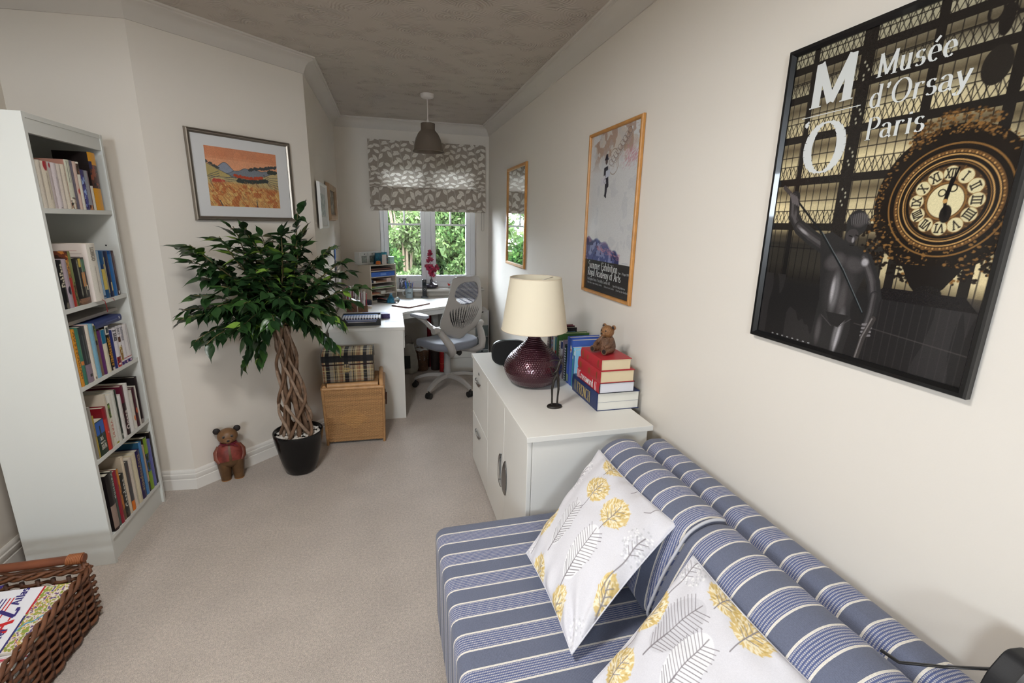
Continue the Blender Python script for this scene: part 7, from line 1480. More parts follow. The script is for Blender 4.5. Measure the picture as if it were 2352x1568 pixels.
        part(arm, 'pivot', MB().tube([(s*.205, -.165, .612), (s*.276, -.165, .612)], [.031, .030], 24), fr, smooth=40, bevel=.002); part(arm, 'pivot_cap', MB().tube([(s*.275, -.165, .612), (s*.2785, -.165, .612)], .022, 24), mat('grey_cap', rgb(150, 146, 142), .35), smooth=40)
        v = []; pd = MB(); n, m = 28, 8
        for i in range(m+1):
            ph = -math.pi/2+math.pi*i/m
            for j in range(n):
                a = 2*math.pi*j/n; c_ = .72+.28*abs(math.cos(ph))**.5; v.append((s*.240+math.copysign(abs(math.cos(a))**.7, math.cos(a))*.040*c_, .072+math.copysign(abs(math.sin(a))**.75, math.sin(a))*.120*c_, .708+.014*math.copysign(abs(math.sin(ph))**.7, math.sin(ph))-.010*max(0, math.sin(a))**3))
        pd.add(v, [(i*n+j, i*n+(j+1) % n, (i+1)*n+(j+1) % n, (i+1)*n+j) for i in range(m) for j in range(n)]+[tuple(range(n-1, -1, -1)), tuple(range(m*n, (m+1)*n))]); part(arm, 'arm_pad', pd, mat('grey_arm_pad', rgb(158, 160, 168), .55), smooth=60)
office_chair()

# ================================================================ under and beside the desk
def drawers():
    x0, x1, y0, y1 = .886, 1.030, 4.85, 5.095; t = thing('drawer_tower', 'narrow white tower of small grey-green drawers in the far right corner', 'drawers', ((x0+x1)/2, (y0+y1)/2, 0)); zs = [0.0, .02, .172, .322, .447, .597]
    c = MB(); c.box(x0, x0+.006, y0, y1, 0, .597); c.box(x1-.006, x1, y0, y1, 0, .597); c.box(x0+.006, x1-.006, y1-.006, y1, 0, .597)
    for z in (.0, .165, .315, .440, .591): c.box(x0+.006, x1-.006, y0, y1-.006, z, z+.006)
    part(t, 'carcass', c, M_UPVC, world=True)
    for (z0, z1), col in zip(((.008, .163), (.173, .313), (.323, .438), (.448, .589)), ((128, 138, 136), (92, 104, 106), (120, 134, 134), (222, 222, 218))):
        d = part(t, 'drawer', MB().box(x0+.008, x1-.008, y0+.002, y1-.01, z0, z1), mat('drawer_%d' % col[0], rgb(*col), .6), world=True, bevel=.001); xc = (x0+x1)/2
        part(d, 'finger_notch', MB().prism([(xc+.016*math.cos(a), z1-.001-.012*math.sin(a)) for a in [math.pi*k/10 for k in range(11)]], y0+.0008, y0+.0022, 'y'), M_DARK, world=True)
drawers()
def bins():
    t = thing('waste_basket', 'brown woven waste basket with grey liner under the desk', 'basket', (.312, 4.80, 0)); mb = MB(); n = 30
    for k in range(26):
        z = .008+.0088*k; r = .058+.016*k/26; mb.tube([((r+.0022*math.cos(15*a+(k % 2)*math.pi))*math.cos(a), (r+.0022*math.cos(15*a+(k % 2)*math.pi))*math.sin(a), z) for a in [2*math.pi*i/60 for i in range(61)]], .0046, 5, cap=False)
    part(t, 'woven_wall', mb, mat('dark_brown_cane', rgb(96, 66, 46), .6, vary=(30, .3)), smooth=180, kind='stuff'); part(t, 'bottom', MB().lathe([(0, 0), (.06, 0), (.06, .006), (0, .006)], 0, 0, 24), M_WIL2)
    ln = MB(); v = []; 
    for i, (r, z) in enumerate(((.066, .12), (.070, .20), (.073, .243), (.082, .252), (.080, .225))): v += [((r+.004*math.sin(9*a+i))*math.cos(a), (r+.004*math.sin(9*a+i))*math.sin(a), z+.006*math.sin(5*a+2*i)) for a in [2*math.pi*j/36 for j in range(36)]]
    ln.add(v, [(i*36+j, i*36+(j+1) % 36, (i+1)*36+(j+1) % 36, (i+1)*36+j) for i in range(4) for j in range(36)]); part(t, 'bin_liner', ln, mat('grey_liner', rgb(168, 166, 164), .35), smooth=60)
    t = thing('dark_bin', 'small dark brown round bin beside the waste basket under the desk', 'bin', (.452, 4.80, 0)); part(t, 'bin_wall', MB().lathe([(0, 0), (.046, 0), (.056, .205), (.058, .208), (.054, .208), (.045, .006), (0, .006)], 0, 0, 30), mat('espresso_leather', rgb(44, 32, 28), .55), smooth=35); part(t, 'bin_rim', MB().tube([(.057*math.cos(a), .057*math.sin(a), .208) for a in [2*math.pi*i/30 for i in range(31)]], .003, 6, cap=False), mat('dark_rim', rgb(60, 44, 38), .5), smooth=180)
    for (x, y, h, c_, lab) in ((.497, 4.600, .345, (166, 34, 38), 'short shiny red roll of wrapping paper standing behind the chair column'), (.405, 4.915, .60, (120, 24, 34), 'tall dark red roll of wrapping paper under the desk top')):
        q = thing('paper_roll', lab, 'paper roll', (x, y, 0), group='wrapping paper rolls under the desk'); part(q, 'roll', MB().lathe([(.020, 0), (.024, 0), (.024, h), (.020, h), (.020, 0)], 0, 0, 24), mat('red_foil_%d' % c_[0], rgb(*c_), .25, metal=.5, vary=(40, .3)), smooth=40); part(q, 'gold_band', MB().tube([(.0243*math.cos(a), .0243*math.sin(a), h*.4+.02*math.sin(a)) for a in [2*math.pi*i/24 for i in range(25)]], .0012, 4, cap=False), mat('gold_foil', rgb(190, 140, 80), .3, metal=.8), smooth=180)
    t = thing('fabric_bag', 'crumpled grey-white fabric bag on the floor under the desk', 'bag', (.175, 4.72, 0)); v = []; mb = MB(); n = 32
    for i, (r, z) in enumerate(((.0, .004), (.075, .004), (.088, .05), (.086, .12), (.080, .20), (.066, .27), (.060, .31))): v += [((r+.010*math.sin(4*a+i*.9))*math.cos(a), (r*.7+.008*math.sin(5*a+i))*math.sin(a), z+.008*math.sin(3*a+i)*(z > .1)) for a in [2*math.pi*j/n for j in range(n)]]
    mb.add(v, [(i*n+j, i*n+(j+1) % n, (i+1)*n+(j+1) % n, (i+1)*n+j) for i in range(6) for j in range(n)]); o = part(t, 'bag_body', mb, mat('grey_white_cloth', rgb(164, 160, 150), .85, vary=(20, .1)), smooth=70)
    part(t, 'strap', MB().tube([(-.05, -.01, .30), (-.045, -.02, .37), (-.01, -.03, .40), (.03, -.02, .37), (.04, -.01, .30)], .006, 8, flat=.4), mat('strap_cloth', rgb(150, 146, 136), .85), smooth=180); part(t, 'dark_pocket', MB().box(-.055, .015, -.082, -.074, .07, .20), mat('dark_pocket', rgb(44, 48, 44), .7), bevel=.003)
bins()

# ================================================================ on the desk
def organiser():
    P = Vector((-.155, 4.765, DZ)); u = Vector((.76, .65, 0)).normalized(); d = Vector((-.65, .76, 0)).normalized(); w, dep, h = .325, .180, .352
    M = Matrix(((u.x, d.x, 0, P.x), (u.y, d.y, 0, P.y), (0, 0, 1, P.z), (0, 0, 0, 1))); t = thing('paper_sorter', 'cream paper sorter with six compartments on the corner desk', 'organiser', M=M); m = mat('cream_board', rgb(206, 196, 180), .6)
    for x0, x1 in ((0, .012), (w-.012, w)): part(t, 'side_panel', MB().box(x0, x1, 0, dep, 0, h), m, bevel=.001)
    part(t, 'back_panel', MB().box(.012, w-.012, dep-.006, dep, 0, h), m)
    zs = [0, .060, .118, .174, .230, .288, .344]
    for i, z in enumerate(zs): part(t, 'shelf', MB().box(.012, w-.012, 0.002, dep-.006, z, z+(.008 if i in (0, 6) else .006)), m)
    def thing_in(name, label, cat, x0, x1, y0, z0, z1, col, y1=.165, bv=.0015, parts=None):
        q = thing(name, label, cat, M=M @ Matrix.Translation(((x0+x1)/2, y0, z0))); part(q, 'body', MB().box(-(x1-x0)/2, (x1-x0)/2, 0, y1-y0, 0, z1-z0), mat('c_%02x%02x%02x' % col, rgb(*col), .55), bevel=bv); return q
    G = 'things filed in the paper sorter'
    for k, (a, b, c_) in enumerate(((.0085, .013, (74, 40, 42)), (.0135, .019, (52, 44, 46)), (.0195, .027, (122, 70, 58)), (.0275, .034, (40, 34, 36)))):
        q = thing_in('folder', ('dark red', 'charcoal', 'rust brown', 'black')[k]+' folder, layer '+('lowest', 'second', 'third', 'topmost')[k]+' in the top compartment of the paper sorter', 'folder', .018, w-.03-.01*k, .004+.002*k, zs[5]+a-.002, zs[5]+b-.002, c_); q['group'] = G
    bx = thing_in('box_file', 'bright blue box file filling the second compartment of the paper sorter', 'box file', .016, w-.018, .002, zs[4]+.0062, zs[4]+.050, (44, 92, 176)); part(bx, 'label_plate', MB().box(-.035, .035, -.001, .0, .010, .032), mat('blue_label', rgb(96, 138, 204), .4))
    for x in (-.055, .085): part(bx, 'press_stud', MB().tube([(x, -.0015, .022), (x, .001, .022)], .003, 10), M_CHROME)
    for (nm, lab, x0, x1, y0, z0, z1, c_) in (('ink_bottle', 'small dark blue ink box at the left of the third compartment', .018, .040, .008, .0062, .034, (40, 46, 70)), ('card_box', 'small white box beside the ink box in the third compartment', .044, .070, .006, .0062, .022, (214, 208, 200)), ('card_stack', 'pile of brown and white cards in the third compartment', .075, .20, .008, .0062, .020, (150, 112, 86)), ('pink_box', 'pale pink box at the right of the third compartment', .205, .262, .006, .0062, .040, (206, 184, 176))):
        thing_in(nm, lab, 'stationery', x0, x1, y0, zs[3]+z0, zs[3]+z1, c_)['group'] = G
    for k, (x0, x1, a, b, c_, lab) in enumerate(((.016, .296, .0062, .014, (64, 122, 56), 'green folder at the bottom of the fourth compartment'), (.05, .28, .0142, .020, (190, 196, 186), 'grey-green papers on the green folder'), (.018, .07, .0142, .024, (196, 200, 110), 'yellow note block at the left of the fourth compartment'), (.09, .27, .0202, .027, (160, 150, 152), 'mauve papers topmost in the fourth compartment'))):
        thing_in('papers', lab, 'papers', x0, x1, .004+.003*k, zs[2]+a, zs[2]+b, c_)['group'] = G
    for (x0, x1, a, b, c_, lab) in ((.016, .10, .0062, .012, (206, 170, 120), 'manila cards at the left of the fifth compartment'), (.016, .12, .0122, .018, (176, 110, 90), 'rust cards on the manila cards in the fifth compartment'), (.125, .185, .0062, .034, (220, 218, 208), 'white ribbed box in the fifth compartment'), (.19, .30, .0062, .016, (186, 178, 168), 'grey papers at the right of the fifth compartment')):
        thing_in('papers', lab, 'papers', x0, x1, .004, zs[1]+a, zs[1]+b, c_)['group'] = G
    thing_in('papers', 'dark notebooks in the lowest compartment of the paper sorter', 'papers', .02, .20, .01, zs[0]+.0085, zs[0]+.026, (52, 60, 60))['group'] = G
    # things on top
    z = h+.0004
    q = thing('mini_drawers', 'white row of three tiny glass-front drawers on the paper sorter', 'drawers', M=M @ Matrix.Translation((-.035, .098, z))); gz = mat('grey_wash_wood', rgb(150, 150, 148), .5); 
    part(q, 'carcass', MB().box(-.0, .285, 0, .078, 0, .118), mat('whitewashed_wood', rgb(204, 206, 204), .5), bevel=.001)
    for k in range(3):
        dr = part(q, 'drawer', MB().box(.006+.093*k, .093+.093*k, -.005, .001, .006, .112), mat('whitewashed_front', rgb(190, 190, 184), .5), bevel=.001); part(dr, 'glass_window', MB().box(.018+.093*k, .081+.093*k, -.0065, -.005, .018, .084), mat('dark_window', rgb(104, 108, 98), .15, vary=(60, .5))); part(dr, 'knob', MB().ball((.05+.093*k, -.010, .100), .005, 10, 6), M_BLK, smooth=60)
    def card(lab, x, y, rz, w_, h_, c_, pic=None, thick=.002, name='greeting_card'):
        q = thing(name, lab, 'card', M=M @ Matrix.Translation((x, y, z)) @ Matrix.Rotation(rz, 4, 'Z')); part(q, 'card_board', MB().box(0, w_, 0, thick, 0, h_), mat('card_%02x%02x%02x' % c_, rgb(*c_), .5)); part(q, 'card_back', MB().add([(0, thick, 0), (w_, thick, 0), (w_, .03, 0), (0, .03, 0), (0, thick, h_), (w_, thick, h_)], [(4, 5, 2, 3)]), mat('card_%02x%02x%02x' % c_, rgb(*c_)))
        if pic:
            cv = Cv(40, int(40*h_/w_), pic[0]); 
            for k, pc in enumerate(pic[1:]): cv.mix((vnoise(cv.w, cv.h, 4+k, 5+k, 31+7*k+int(x*900)) > .55)*1., pc)
            printed(q, 'card_picture', cv, M_PRINT, w_*.94, h_*.94, frame((w_*.03, -.0004, h_*.03), (1, 0, 0), (0, 0, 1)))
        return q
    card('dark teal card standing on the paper sorter', .115, .055, .1, .085, .110, (28, 78, 96), ((28, 78, 96), (34, 96, 116), (52, 88, 110)))
    card('folded pale pink card standing at the front of the paper sorter', .165, .012, -.5, .040, .094, (196, 186, 178))
    card('small card with a red, yellow and green picture on the paper sorter', .205, .022, .15, .045, .090, (70, 96, 80), ((190, 160, 80), (60, 120, 70), (170, 60, 40), (50, 90, 110)))
    card('turquoise picture card behind the others on the paper sorter', .203, .068, 0, .070, .112, (40, 110, 130), ((40, 116, 140), (60, 150, 160), (30, 80, 110)))
    q = thing('glass_tealight', 'square pale green glass candle holder at the right of the paper sorter', 'candle holder', M=M @ Matrix.Translation((.262, .012, z))); part(q, 'glass_block', MB().box(0, .056, 0, .05, 0, .070), mat('sea_green_glass', rgb(170, 206, 196), .12, vary=(90, .2)), bevel=.003); part(q, 'wax', MB().box(.008, .048, .008, .042, .070, .0712), mat('wax', rgb(220, 220, 208), .5))
    q = thing('orange_soap', 'orange striped shell-shaped ornament at the front of the paper sorter', 'ornament', M=M @ Matrix.Translation((.120, .020, z))); 
    for k in range(5): part(q, 'stripe_layer', MB().ball((0, 0, .005+.0065*k), (.034-.004*abs(k-1.5), .018, .0055), 20, 8), mat('orange_layer' if k % 2 else 'amber_layer', rgb(206, 118, 52) if k % 2 else rgb(178, 92, 40), .5), smooth=60)
organiser()
def desk_items():
    def R(x, y, a=0, z=DZ): return Matrix.Translation((x, y, z+.0004)) @ Matrix.Rotation(a, 4, 'Z')
    q = thing('laptop', 'closed silver laptop lying on the corner of the desk', 'laptop', M=Matrix(((.70, -.714, 0, .180), (.714, .70, 0, 4.345), (0, 0, 1, DZ+.0004), (0, 0, 0, 1)))); al = mat('rose_silver_aluminium', rgb(196, 188, 186), .32, metal=.8)
    part(q, 'base', MB().box(0, .30, 0, .212, .0008, .0075), mat('rose_edge', rgb(150, 110, 104), .4, metal=.6), bevel=.002); part(q, 'screen_lid', MB().box(0, .30, 0, .212, .0080, .0135), al, bevel=.0025); part(q, 'lid_mark', MB().lathe([(0, .0136), (.009, .0136), (.009, .0139), (0, .0139)], .15, .106, 20, sy=.9), mat('dark_mark', rgb(60, 58, 60), .2))
    q = thing('cordless_phone', 'black cordless phone upright in its cradle on the desk', 'phone', M=R(.370, 4.965, .1)); part(q, 'cradle', MB().lathe([(0, 0), (.036, 0), (.038, .006), (.034, .014), (.026, .018), (0, .018)], 0, 0, 28, sy=.85), mat('silver_cradle', rgb(120, 124, 134), .3, metal=.5), smooth=40)
    h = part(q, 'handset', MB().prism(arcround([(-.022, -.012), (.022, -.012), (.022, .012), (-.022, .012)], .009, 4), .016, .190), M_BLACK, bevel=.003); part(h, 'dial_ring', MB().tube([(.0095*math.cos(a), -.0128, .088+.0095*math.sin(a)) for a in [2*math.pi*i/20 for i in range(21)]], .0012, 5, cap=False), M_CHROME, smooth=180); part(h, 'screen', MB().box(-.014, .014, -.0132, -.012, .125, .158), mat('phone_screen', rgb(30, 34, 38), .1)); part(h, 'earpiece', MB().tube([(.005*math.cos(a), -.0128, .175+.005*math.sin(a)) for a in [2*math.pi*i/14 for i in range(15)]], .001, 5, cap=False), M_CHROME, smooth=180)
    q = thing('mug', 'pale blue and white mug full of pens beside the window sill', 'mug', M=R(.215, 4.995, .2)); part(q, 'mug_body', MB().lathe([(0, 0), (.036, 0), (.038, .003), (.0395, .098), (.037, .098), (.0355, .006), (0, .006)], 0, 0, 36), mat('pale_blue_china', rgb(186, 204, 214), .25, vary=(9, .12)), smooth=40)
    part(q, 'handle', MB().tube([(-.038-.026*math.sin(a), .0, .050+.030*math.cos(a)) for a in [math.pi*i/12 for i in range(13)]], .0042, 8), M_UPVC, smooth=180)
    tb = text_mb('KITCHEN', -.028, .048, .011, .22, .12, squash=.62); tb.v = [(.0402*math.sin(x/.0402), -.0402*math.cos(x/.0402), y) for x, y, z_ in tb.v]; part(q, 'lettering', tb, M_BLACK, smooth=None)
    r = np.random.default_rng(3); cols = [(40, 84, 170), (46, 130, 70), (210, 176, 60), (30, 30, 34), (60, 110, 190), (196, 190, 180), (40, 60, 140), (180, 60, 40), (90, 150, 80)]
    nm = ['royal blue', 'green', 'yellow', 'black', 'light blue', 'ivory', 'navy', 'red', 'leaf green']; pos = [(-.022, .01), (-.012, -.014), (0, .004), (.010, -.018), (-.018, -.002), (.016, .006), (.024, -.006), (.004, .020), (-.006, .022)]
    for k in range(9):
        x, y = pos[k]; lx, ly = x*1.25+.004*math.sin(k), y*.8; L_ = .150+.02*math.sin(k*2.1); p = thing('pen', nm[k]+' pen or pencil standing in the mug', 'pen', M=R(.215, 4.995, .2) @ Matrix.Translation((x*.6, y*.6, .008)), group='pens in the mug'); d = Vector((lx-x*.6+x*.5, ly-y*.6+y*.4, L_)); mk = mat('pen_%d_%d_%d' % cols[k], rgb(*cols[k]), .35)
        part(p, 'barrel', MB().tube([(0, 0, 0), tuple(d*.8)], .0038, 8), mk, smooth=60); part(p, 'cap', MB().tube([tuple(d*.8), tuple(d)], [.0043, .0030], 8), mat('cap_%d' % k, rgb(*[min(255, int(c*1.15)) for c in cols[k]]), .3), smooth=60)
    q = thing('scissors', 'pair of blue-handled scissors in the mug', 'scissors', M=R(.215, 4.995, .2) @ Matrix.Translation((-.002, -.006, .01))); part(q, 'blade', MB().box(-.004, .004, -.001, .001, 0, .105), M_CHROME)
    for s in (-1, 1): part(q, 'finger_loop', MB().tube([(s*.012+.011*math.cos(a), 0, .125+.019*math.sin(a)) for a in [2*math.pi*i/18 for i in range(19)]], .0032, 6, cap=False), mat('blue_scissor_handle', rgb(50, 96, 170), .4), smooth=180)
    gl = mat('clear_glass', (1, 1, 1), .02, trans=1., ior=1.45)
    q = single('glass_paperweight', 'clear glass ball paperweight beside the laptop', 'paperweight', MB().ball((.085, 4.675, DZ+.0285), .028, 28, 18), gl, smooth=180)
    q = thing('glass_bottle', 'conical blue and green glass bottle behind the stapler', 'bottle', M=R(.028, 4.705)); part(q, 'bottle_body', MB().lathe([(0, 0), (.045, 0), (.048, .004), (.040, .022), (.028, .045), (.016, .064), (.012, .074)], 0, 0, 30), mat('blue_green_glass', rgb(44, 128, 166), .12, vary=(26, .6), coat=.5), smooth=60); part(q, 'bottle_neck', MB().lathe([(.012, .073), (.012, .084), (.016, .088), (.010, .089), (0, .086)], 0, 0, 24), mat('pale_blue_glass', rgb(140, 180, 206), .12), smooth=60)
    q = thing('stapler', 'black stapler with a red top in front of the paper sorter', 'stapler', M=R(-.050, 4.715, -.55)); part(q, 'base', MB().box(-.055, .055, -.013, .013, .0, .008), M_BLACK, bevel=.003); part(q, 'arm', MB().prism([(-.055, .012), (.050, .018), (.052, .026), (-.030, .040), (-.055, .036)], -.011, .011, 'y'), M_BLACK, bevel=.003); part(q, 'red_cap', MB().prism([(-.050, .0365), (-.028, .0405), (.040, .0295), (.040, .032), (-.028, .044), (-.050, .040)], -.009, .009, 'y'), mat('stapler_red', rgb(150, 54, 44), .4))
    q = thing('desk_clock', 'small black rounded clock at the foot of the paper sorter', 'clock', M=R(-.180, 4.565, .4)); part(q, 'case', MB().prism(arcround([(-.03, .0), (.03, .0), (.034, .052), (-.026, .058)], .014, 4), -.014, .014, 'y'), mat('navy_black_case', rgb(24, 28, 40), .3), bevel=.003); part(q, 'face', MB().prism(arcround([(-.022, .008), (.024, .008), (.026, .046), (-.020, .05)], .010, 4), -.0155, -.0138, 'y'), mat('clock_face', rgb(30, 34, 52), .15))
    q = thing('note_block', 'little white note cube in front of the small black clock', 'note block', M=R(-.165, 4.41, .1)); part(q, 'paper_sheets', MB().box(-.02, .02, -.02, .02, 0, .022), M_PAPER, bevel=.001); part(q, 'top_sheet', MB().box(-.0205, .0205, -.0205, .0205, .0222, .0228), M_UPVC)
    # letter tray with folders
    T0 = R(-.345, 3.640, .0); q = thing('letter_tray', 'black letter tray at the front edge of the desk beside ficus', 'tray', M=T0); bk = mat('black_tray', rgb(34, 34, 36), .4)
    part(q, 'tray_bottom', MB().box(0, .285, 0, .235, 0, .003), bk); part(q, 'tray_side', MB().box(0, .003, 0, .235, .003, .055), bk); part(q, 'tray_side', MB().box(.282, .285, 0, .235, .003, .055), bk); part(q, 'tray_side', MB().box(.003, .282, .232, .235, .003, .055), bk)
    part(q, 'tray_front', MB().prism([(0.003, .003), (.282, .003), (.282, .050), (.262, .050), (.250, .026), (.05, .026), (.03, .050), (.003, .050)], 0, .003, 'y'), bk)
    for k, (a, b, c_, lab, dy) in enumerate(((.0035, .016, (120, 116, 150), 'lilac folder lowest in the black letter tray', .006), (.0165, .022, (178, 174, 200), 'pale lilac papers in the black letter tray', .008), (.0225, .033, (28, 70, 140), 'royal blue folder in the black letter tray', .006), (.0335, .038, (34, 44, 84), 'navy folder in the black letter tray', .010), (.0385, .047, (36, 100, 176), 'bright blue folder near the top of the letter tray', .008))):
        f = thing('folder', lab, 'folder', M=T0 @ Matrix.Translation((.008, dy, a)), group='folders in the letter tray'); part(f, 'cover', MB().box(0, .268-.004*k, 0, .215, 0, b-a), mat('folder_%d%d%d' % c_, rgb(*c_), .35), bevel=.001); part(f, 'sheet', MB().box(.003, .262-.004*k, -.0012, .01, (b-a)*.3, (b-a)*.6), M_PAPER)
    f = thing('notebook', 'black and white checked notebook on top of the letter tray', 'notebook', M=T0 @ Matrix.Translation((.012, .012, .0475))); cv = Cv(108, 48, (206, 202, 206)); cv.mix((np.floor(cv.X*27) % 2)*.55, (40, 38, 52)); cv.mix((np.floor(cv.Y*12) % 2)*.55, (40, 38, 52))
    part(f, 'pages', MB().box(.001, .268, .001, .118, 0, .010), M_PAPER); printed(f, 'checked_cover', cv, M_PRINT, .27, .12, Matrix.Translation((0, 0, .0105))); cv2 = Cv(108, 6, (206, 202, 206)); cv2.mix((np.floor(cv2.X*27) % 2)*1., (40, 38, 52)); printed(f, 'checked_spine', cv2, M_PRINT, .27, .0105, frame((0, 0, 0), (1, 0, 0), (0, 0, 1)))
    f = thing('purple_notebook', 'purple patterned notebook behind the black letter tray', 'notebook', M=R(-.205, 3.895, .02)); part(f, 'cover', MB().box(0, .215, 0, .10, 0, .040), mat('purple_cover', rgb(70, 58, 104), .5, vary=(120, .5)), bevel=.002); part(f, 'cream_label', MB().box(.03, .10, -.001, 0, .02, .05), mat('cream_label', rgb(214, 208, 190), .7))
    f = thing('calendar_sheet', 'white printed sheet lying near the desk corner', 'paper', M=R(-.032, 3.76, -.02)); part(f, 'sheet', MB().box(0, .105, 0, .135, 0, .0012), mat('white_sheet', rgb(204, 204, 212), .6)); 
    ml = MB()
    for j in range(12): ml.box(.008, .097, .008+.010*j, .0095+.010*j, .00125, .0014)
    part(f, 'printed_rule', ml, mat('grey_rule', rgb(170, 172, 186), .6), kind='stuff')
    # letter racks with envelopes
    EC = [(214, 208, 204), (176, 60, 74), (196, 192, 206), (160, 156, 176), (226, 222, 214), (110, 50, 60), (204, 200, 214), (150, 142, 150), (232, 228, 226)]
    EN = ['cream', 'dark red', 'lilac-grey', 'slate', 'ivory', 'maroon', 'pale lilac', 'mid grey', 'white']
    for kk, (x, y, w_, d_, h_, lab, wood, zo) in enumerate(((-.305, 4.235, .085, .10, .105, 'tall brown letter rack nearest the ficus leaves', (98, 62, 44), .0), (-.212, 4.215, .080, .07, .055, 'low brown letter rack nearer the chair', (104, 72, 48), 0))):
        T1 = R(x-w_/2, y, .05); q = thing('letter_rack', lab, 'letter rack', M=T1); wm_ = mat('rack_wood_%d' % kk, rgb(*wood), .6, vary=(40, .25))
        part(q, 'rack_bottom', MB().box(0, w_, 0, d_, 0, .006), wm_); part(q, 'rack_front', MB().box(0, w_, 0, .006, .006, h_), wm_); part(q, 'rack_back', MB().box(0, w_, d_-.006, d_, .006, h_*1.15), wm_); part(q, 'rack_side', MB().box(0, .005, .006, d_-.006, .006, h_), wm_); part(q, 'rack_side', MB().box(w_-.005, w_, .006, d_-.006, .006, h_), wm_)
        n = 9 if kk == 0 else 8
        for j in range(n):
            hh = (.20 if kk == 0 else .165)+.015*math.sin(j*2.3+kk); xx = .008+(w_-.016)*j/n; c_ = EC[(j+3*kk) % 9]
            e = thing('envelope', EN[(j+3*kk) % 9]+' envelope on edge in the '+('tall' if kk == 0 else 'low')+' letter rack', 'envelope', M=T1 @ Matrix.Translation((xx, .010, .0065)) @ Matrix.Rotation((j-n/2)*.012+.02, 4, 'Y'), group='envelopes in the letter racks'); part(e, 'paper', MB().box(0, .0030+.0025*(j % 3), 0, d_-.022, 0, hh), mat('env_%d_%d' % (c_[0], c_[1]), rgb(*c_), .7)); part(e, 'flap_edge', MB().box(-.0003, .0002, .004, d_-.026, hh-.03, hh-.0285), mat('env_line', rgb(130, 124, 120), .7))
    # alcove wall: card and letter holder behind the leaves
    q = thing('wall_card', 'blue butterfly-like card on the alcove wall behind the ficus', 'card', M=frame((-.4338, 4.44, 1.155), (0, 1, 0), (0, 0, 1))); part(q, 'card_sheet', MB().prism([(0, 0), (.07, .02), (.09, .12), (.05, .09), (.01, .14)], 0, .003), mat('bright_blue_card', rgb(52, 110, 196), .5)); part(q, 'card_lower', MB().prism([(.01, -.10), (.075, -.09), (.07, .0), (.005, -.01)], 0, .003), mat('slate_card', rgb(96, 104, 128), .5))
    q = thing('wall_letter_holder', 'white letter holder with papers on the alcove wall above desk', 'letter holder', M=frame((-.4338, 4.40, .93), (0, 1, 0), (0, 0, 1))); part(q, 'holder_body', MB().box(0, .22, 0, .09, .0, .03), M_UPVC, bevel=.002); part(q, 'papers', MB().box(.02, .19, .01, .135, .008, .020), M_PAPER)
desk_items()
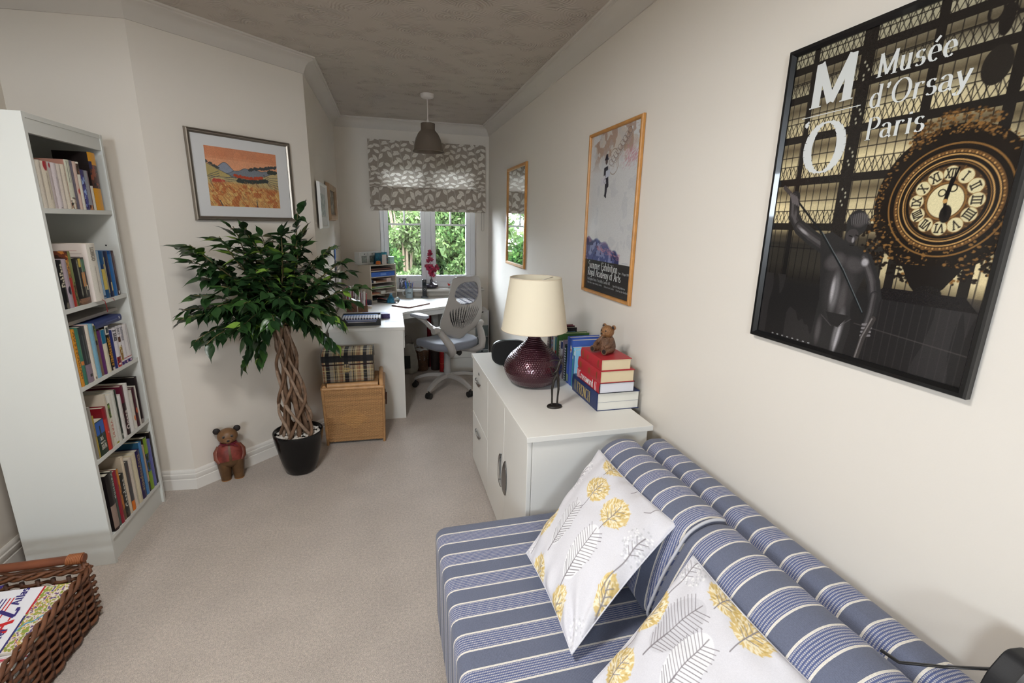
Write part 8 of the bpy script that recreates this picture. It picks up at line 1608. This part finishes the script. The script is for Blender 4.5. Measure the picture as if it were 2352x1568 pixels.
def sill_items():
    z = .8124
    q = thing('photo_frame', 'small black framed monochrome photo on the window sill', 'photo frame', M=Matrix.Translation((.118, 5.075, z)) @ Matrix.Rotation(math.radians(-12), 4, 'X')); part(q, 'frame', MB().box(0, .078, 0, .008, 0, .112), M_BLACK, bevel=.001); cv = Cv(40, 58, (70, 68, 74)); cv.mix((vnoise(40, 58, 3, 4, 3) > .5)*1., (150, 150, 160)); cv.ell(.5, .62, .2, .28, (196, 196, 204)); cv.mix((vnoise(40, 58, 6, 9, 6) > .6)*1., (40, 38, 42)); printed(q, 'photograph', cv, M_PRINT, .066, .098, frame((.006, -.0004, .007), (1, 0, 0), (0, 0, 1))); part(q, 'strut', MB().add([(.03, .008, .07), (.045, .008, .07), (.045, .04, .008), (.03, .04, .008)], [(0, 1, 2, 3)]), M_BLACK)
    vx, vy = .456, 5.105; q = thing('bud_vase', 'low dark pewter bud vase with crimson orchids on the sill', 'vase', M=Matrix.Translation((vx, vy, z))); part(q, 'vase_body', MB().lathe([(0, 0), (.045, 0), (.066, .012), (.0715, .026), (.067, .040), (.045, .051), (.022, .056), (.015, .062), (.0145, .085), (.018, .090), (.014, .090), (.011, .064), (0, .06)], 0, 0, 40), mat('pewter_glaze', rgb(74, 68, 76), .3, metal=.5, coat=.3), smooth=45)
    cr = [mat('crimson_petal_%d' % i, rgb(*c), .55) for i, c in enumerate(((134, 20, 52), (160, 30, 66), (108, 14, 42)))]; r = np.random.default_rng(8)
    o = thing('orchid_spray', 'crimson artificial orchid sprays standing in the dark bud vase', 'flowers', M=Matrix.Translation((vx, vy, z+.085))); st = MB(); st.tube([(0, 0, -.02), (-.004, 0, .08), (-.010, 0, .20), (-.012, 0, .31)], .0022, 6); st.tube([(0, 0, -.02), (.010, 0, .05), (.035, -.005, .11), (.062, -.005, .15)], .0018, 6); st.tube([(0, 0, -.02), (-.02, 0, .10), (-.055, 0, .18), (-.045, .0, .26)], .0012, 5); part(o, 'stem', st, mat('dark_stem', rgb(90, 84, 50), .6), smooth=180)
    fl = [(-.012, .30), (-.004, .275), (-.020, .265), (-.016, .225), (.006, .215), (-.030, .20), (-.048, .150), (-.020, .150), (.004, .145), (-.034, .120), (.0, .11), (.022, .125), (.052, .140), (.070, .120), (.044, .105), (-.012, .085), (.012, .08), (-.004, .055), (.018, .052)]
    pm = MB(); n = 6; v = []
    for j in range(n+1): f_ = j/n; w_ = .42*math.sin(math.pi*min(.98, f_*.92+.06))**.8; v += [(f_, -w_, .18*f_*f_), (f_, 0, -.06+.25*f_*f_), (f_, w_, .18*f_*f_)]
    pm.add(v, [(3*j+a, 3*j+a+1, 3*j+a+4, 3*j+a+3) for j in range(n) for a in (0, 1)]); me = [pm.mesh('petal', m_, 60) for m_ in cr]
    for k, (x, zz) in enumerate(fl):
        rot = Matrix.Rotation(r.uniform(-.7, .7), 4, 'Z') @ Matrix.Rotation(math.radians(90)+r.uniform(-.5, .5), 4, 'X')
        for p in range(5):
            b = bpy.data.objects.new('petal', me[(k+p) % 3]); COL.objects.link(b); b.parent = o; s_ = r.uniform(.020, .029); b.matrix_basis = Matrix.Translation((x, -.006, zz)) @ rot @ Matrix.Rotation(p*2*math.pi/5+r.uniform(-.2, .2), 4, 'Z') @ Matrix.Scale(s_, 4)
    q = thing('glass_angel', 'clear glass angel-like ornament at the right end of the sill', 'ornament', M=Matrix.Translation((.765, 5.10, z))); gl = mat('frosted_clear_glass', (.92, .94, .96), .2, trans=.6); part(q, 'gown', MB().lathe([(0, 0), (.034, 0), (.030, .02), (.016, .06), (.010, .085), (0, .088)], 0, 0, 24), gl, smooth=60); part(q, 'head', MB().ball((0, 0, .098), .012, 14, 10), gl, smooth=60)
    for s in (-1, 1): part(q, 'wing', MB().prism([(0, .05), (s*.030, .07), (s*.034, .095), (s*.016, .088), (0, .078)], -.003, .003, 'y'), gl)
    q = thing('red_bird', 'tiny red bird ornament on the sill beside the chair back', 'ornament', M=Matrix.Translation((.640, 5.08, z))); rm = mat('scarlet_paint', rgb(190, 52, 40), .4); part(q, 'body', MB().ball((0, 0, .035), (.014, .009, .010), 14, 8), rm, smooth=60); part(q, 'wing', MB().prism([(-.012, .036), (.004, .038), (-.016, .058)], -.002, .002, 'y'), rm); part(q, 'stand', MB().tube([(0, 0, 0), (0, 0, .028)], .0015, 6).lathe([(0, 0), (.012, 0), (.012, .003), (0, .003)], 0, 0, 14), M_CHROME)
sill_items()
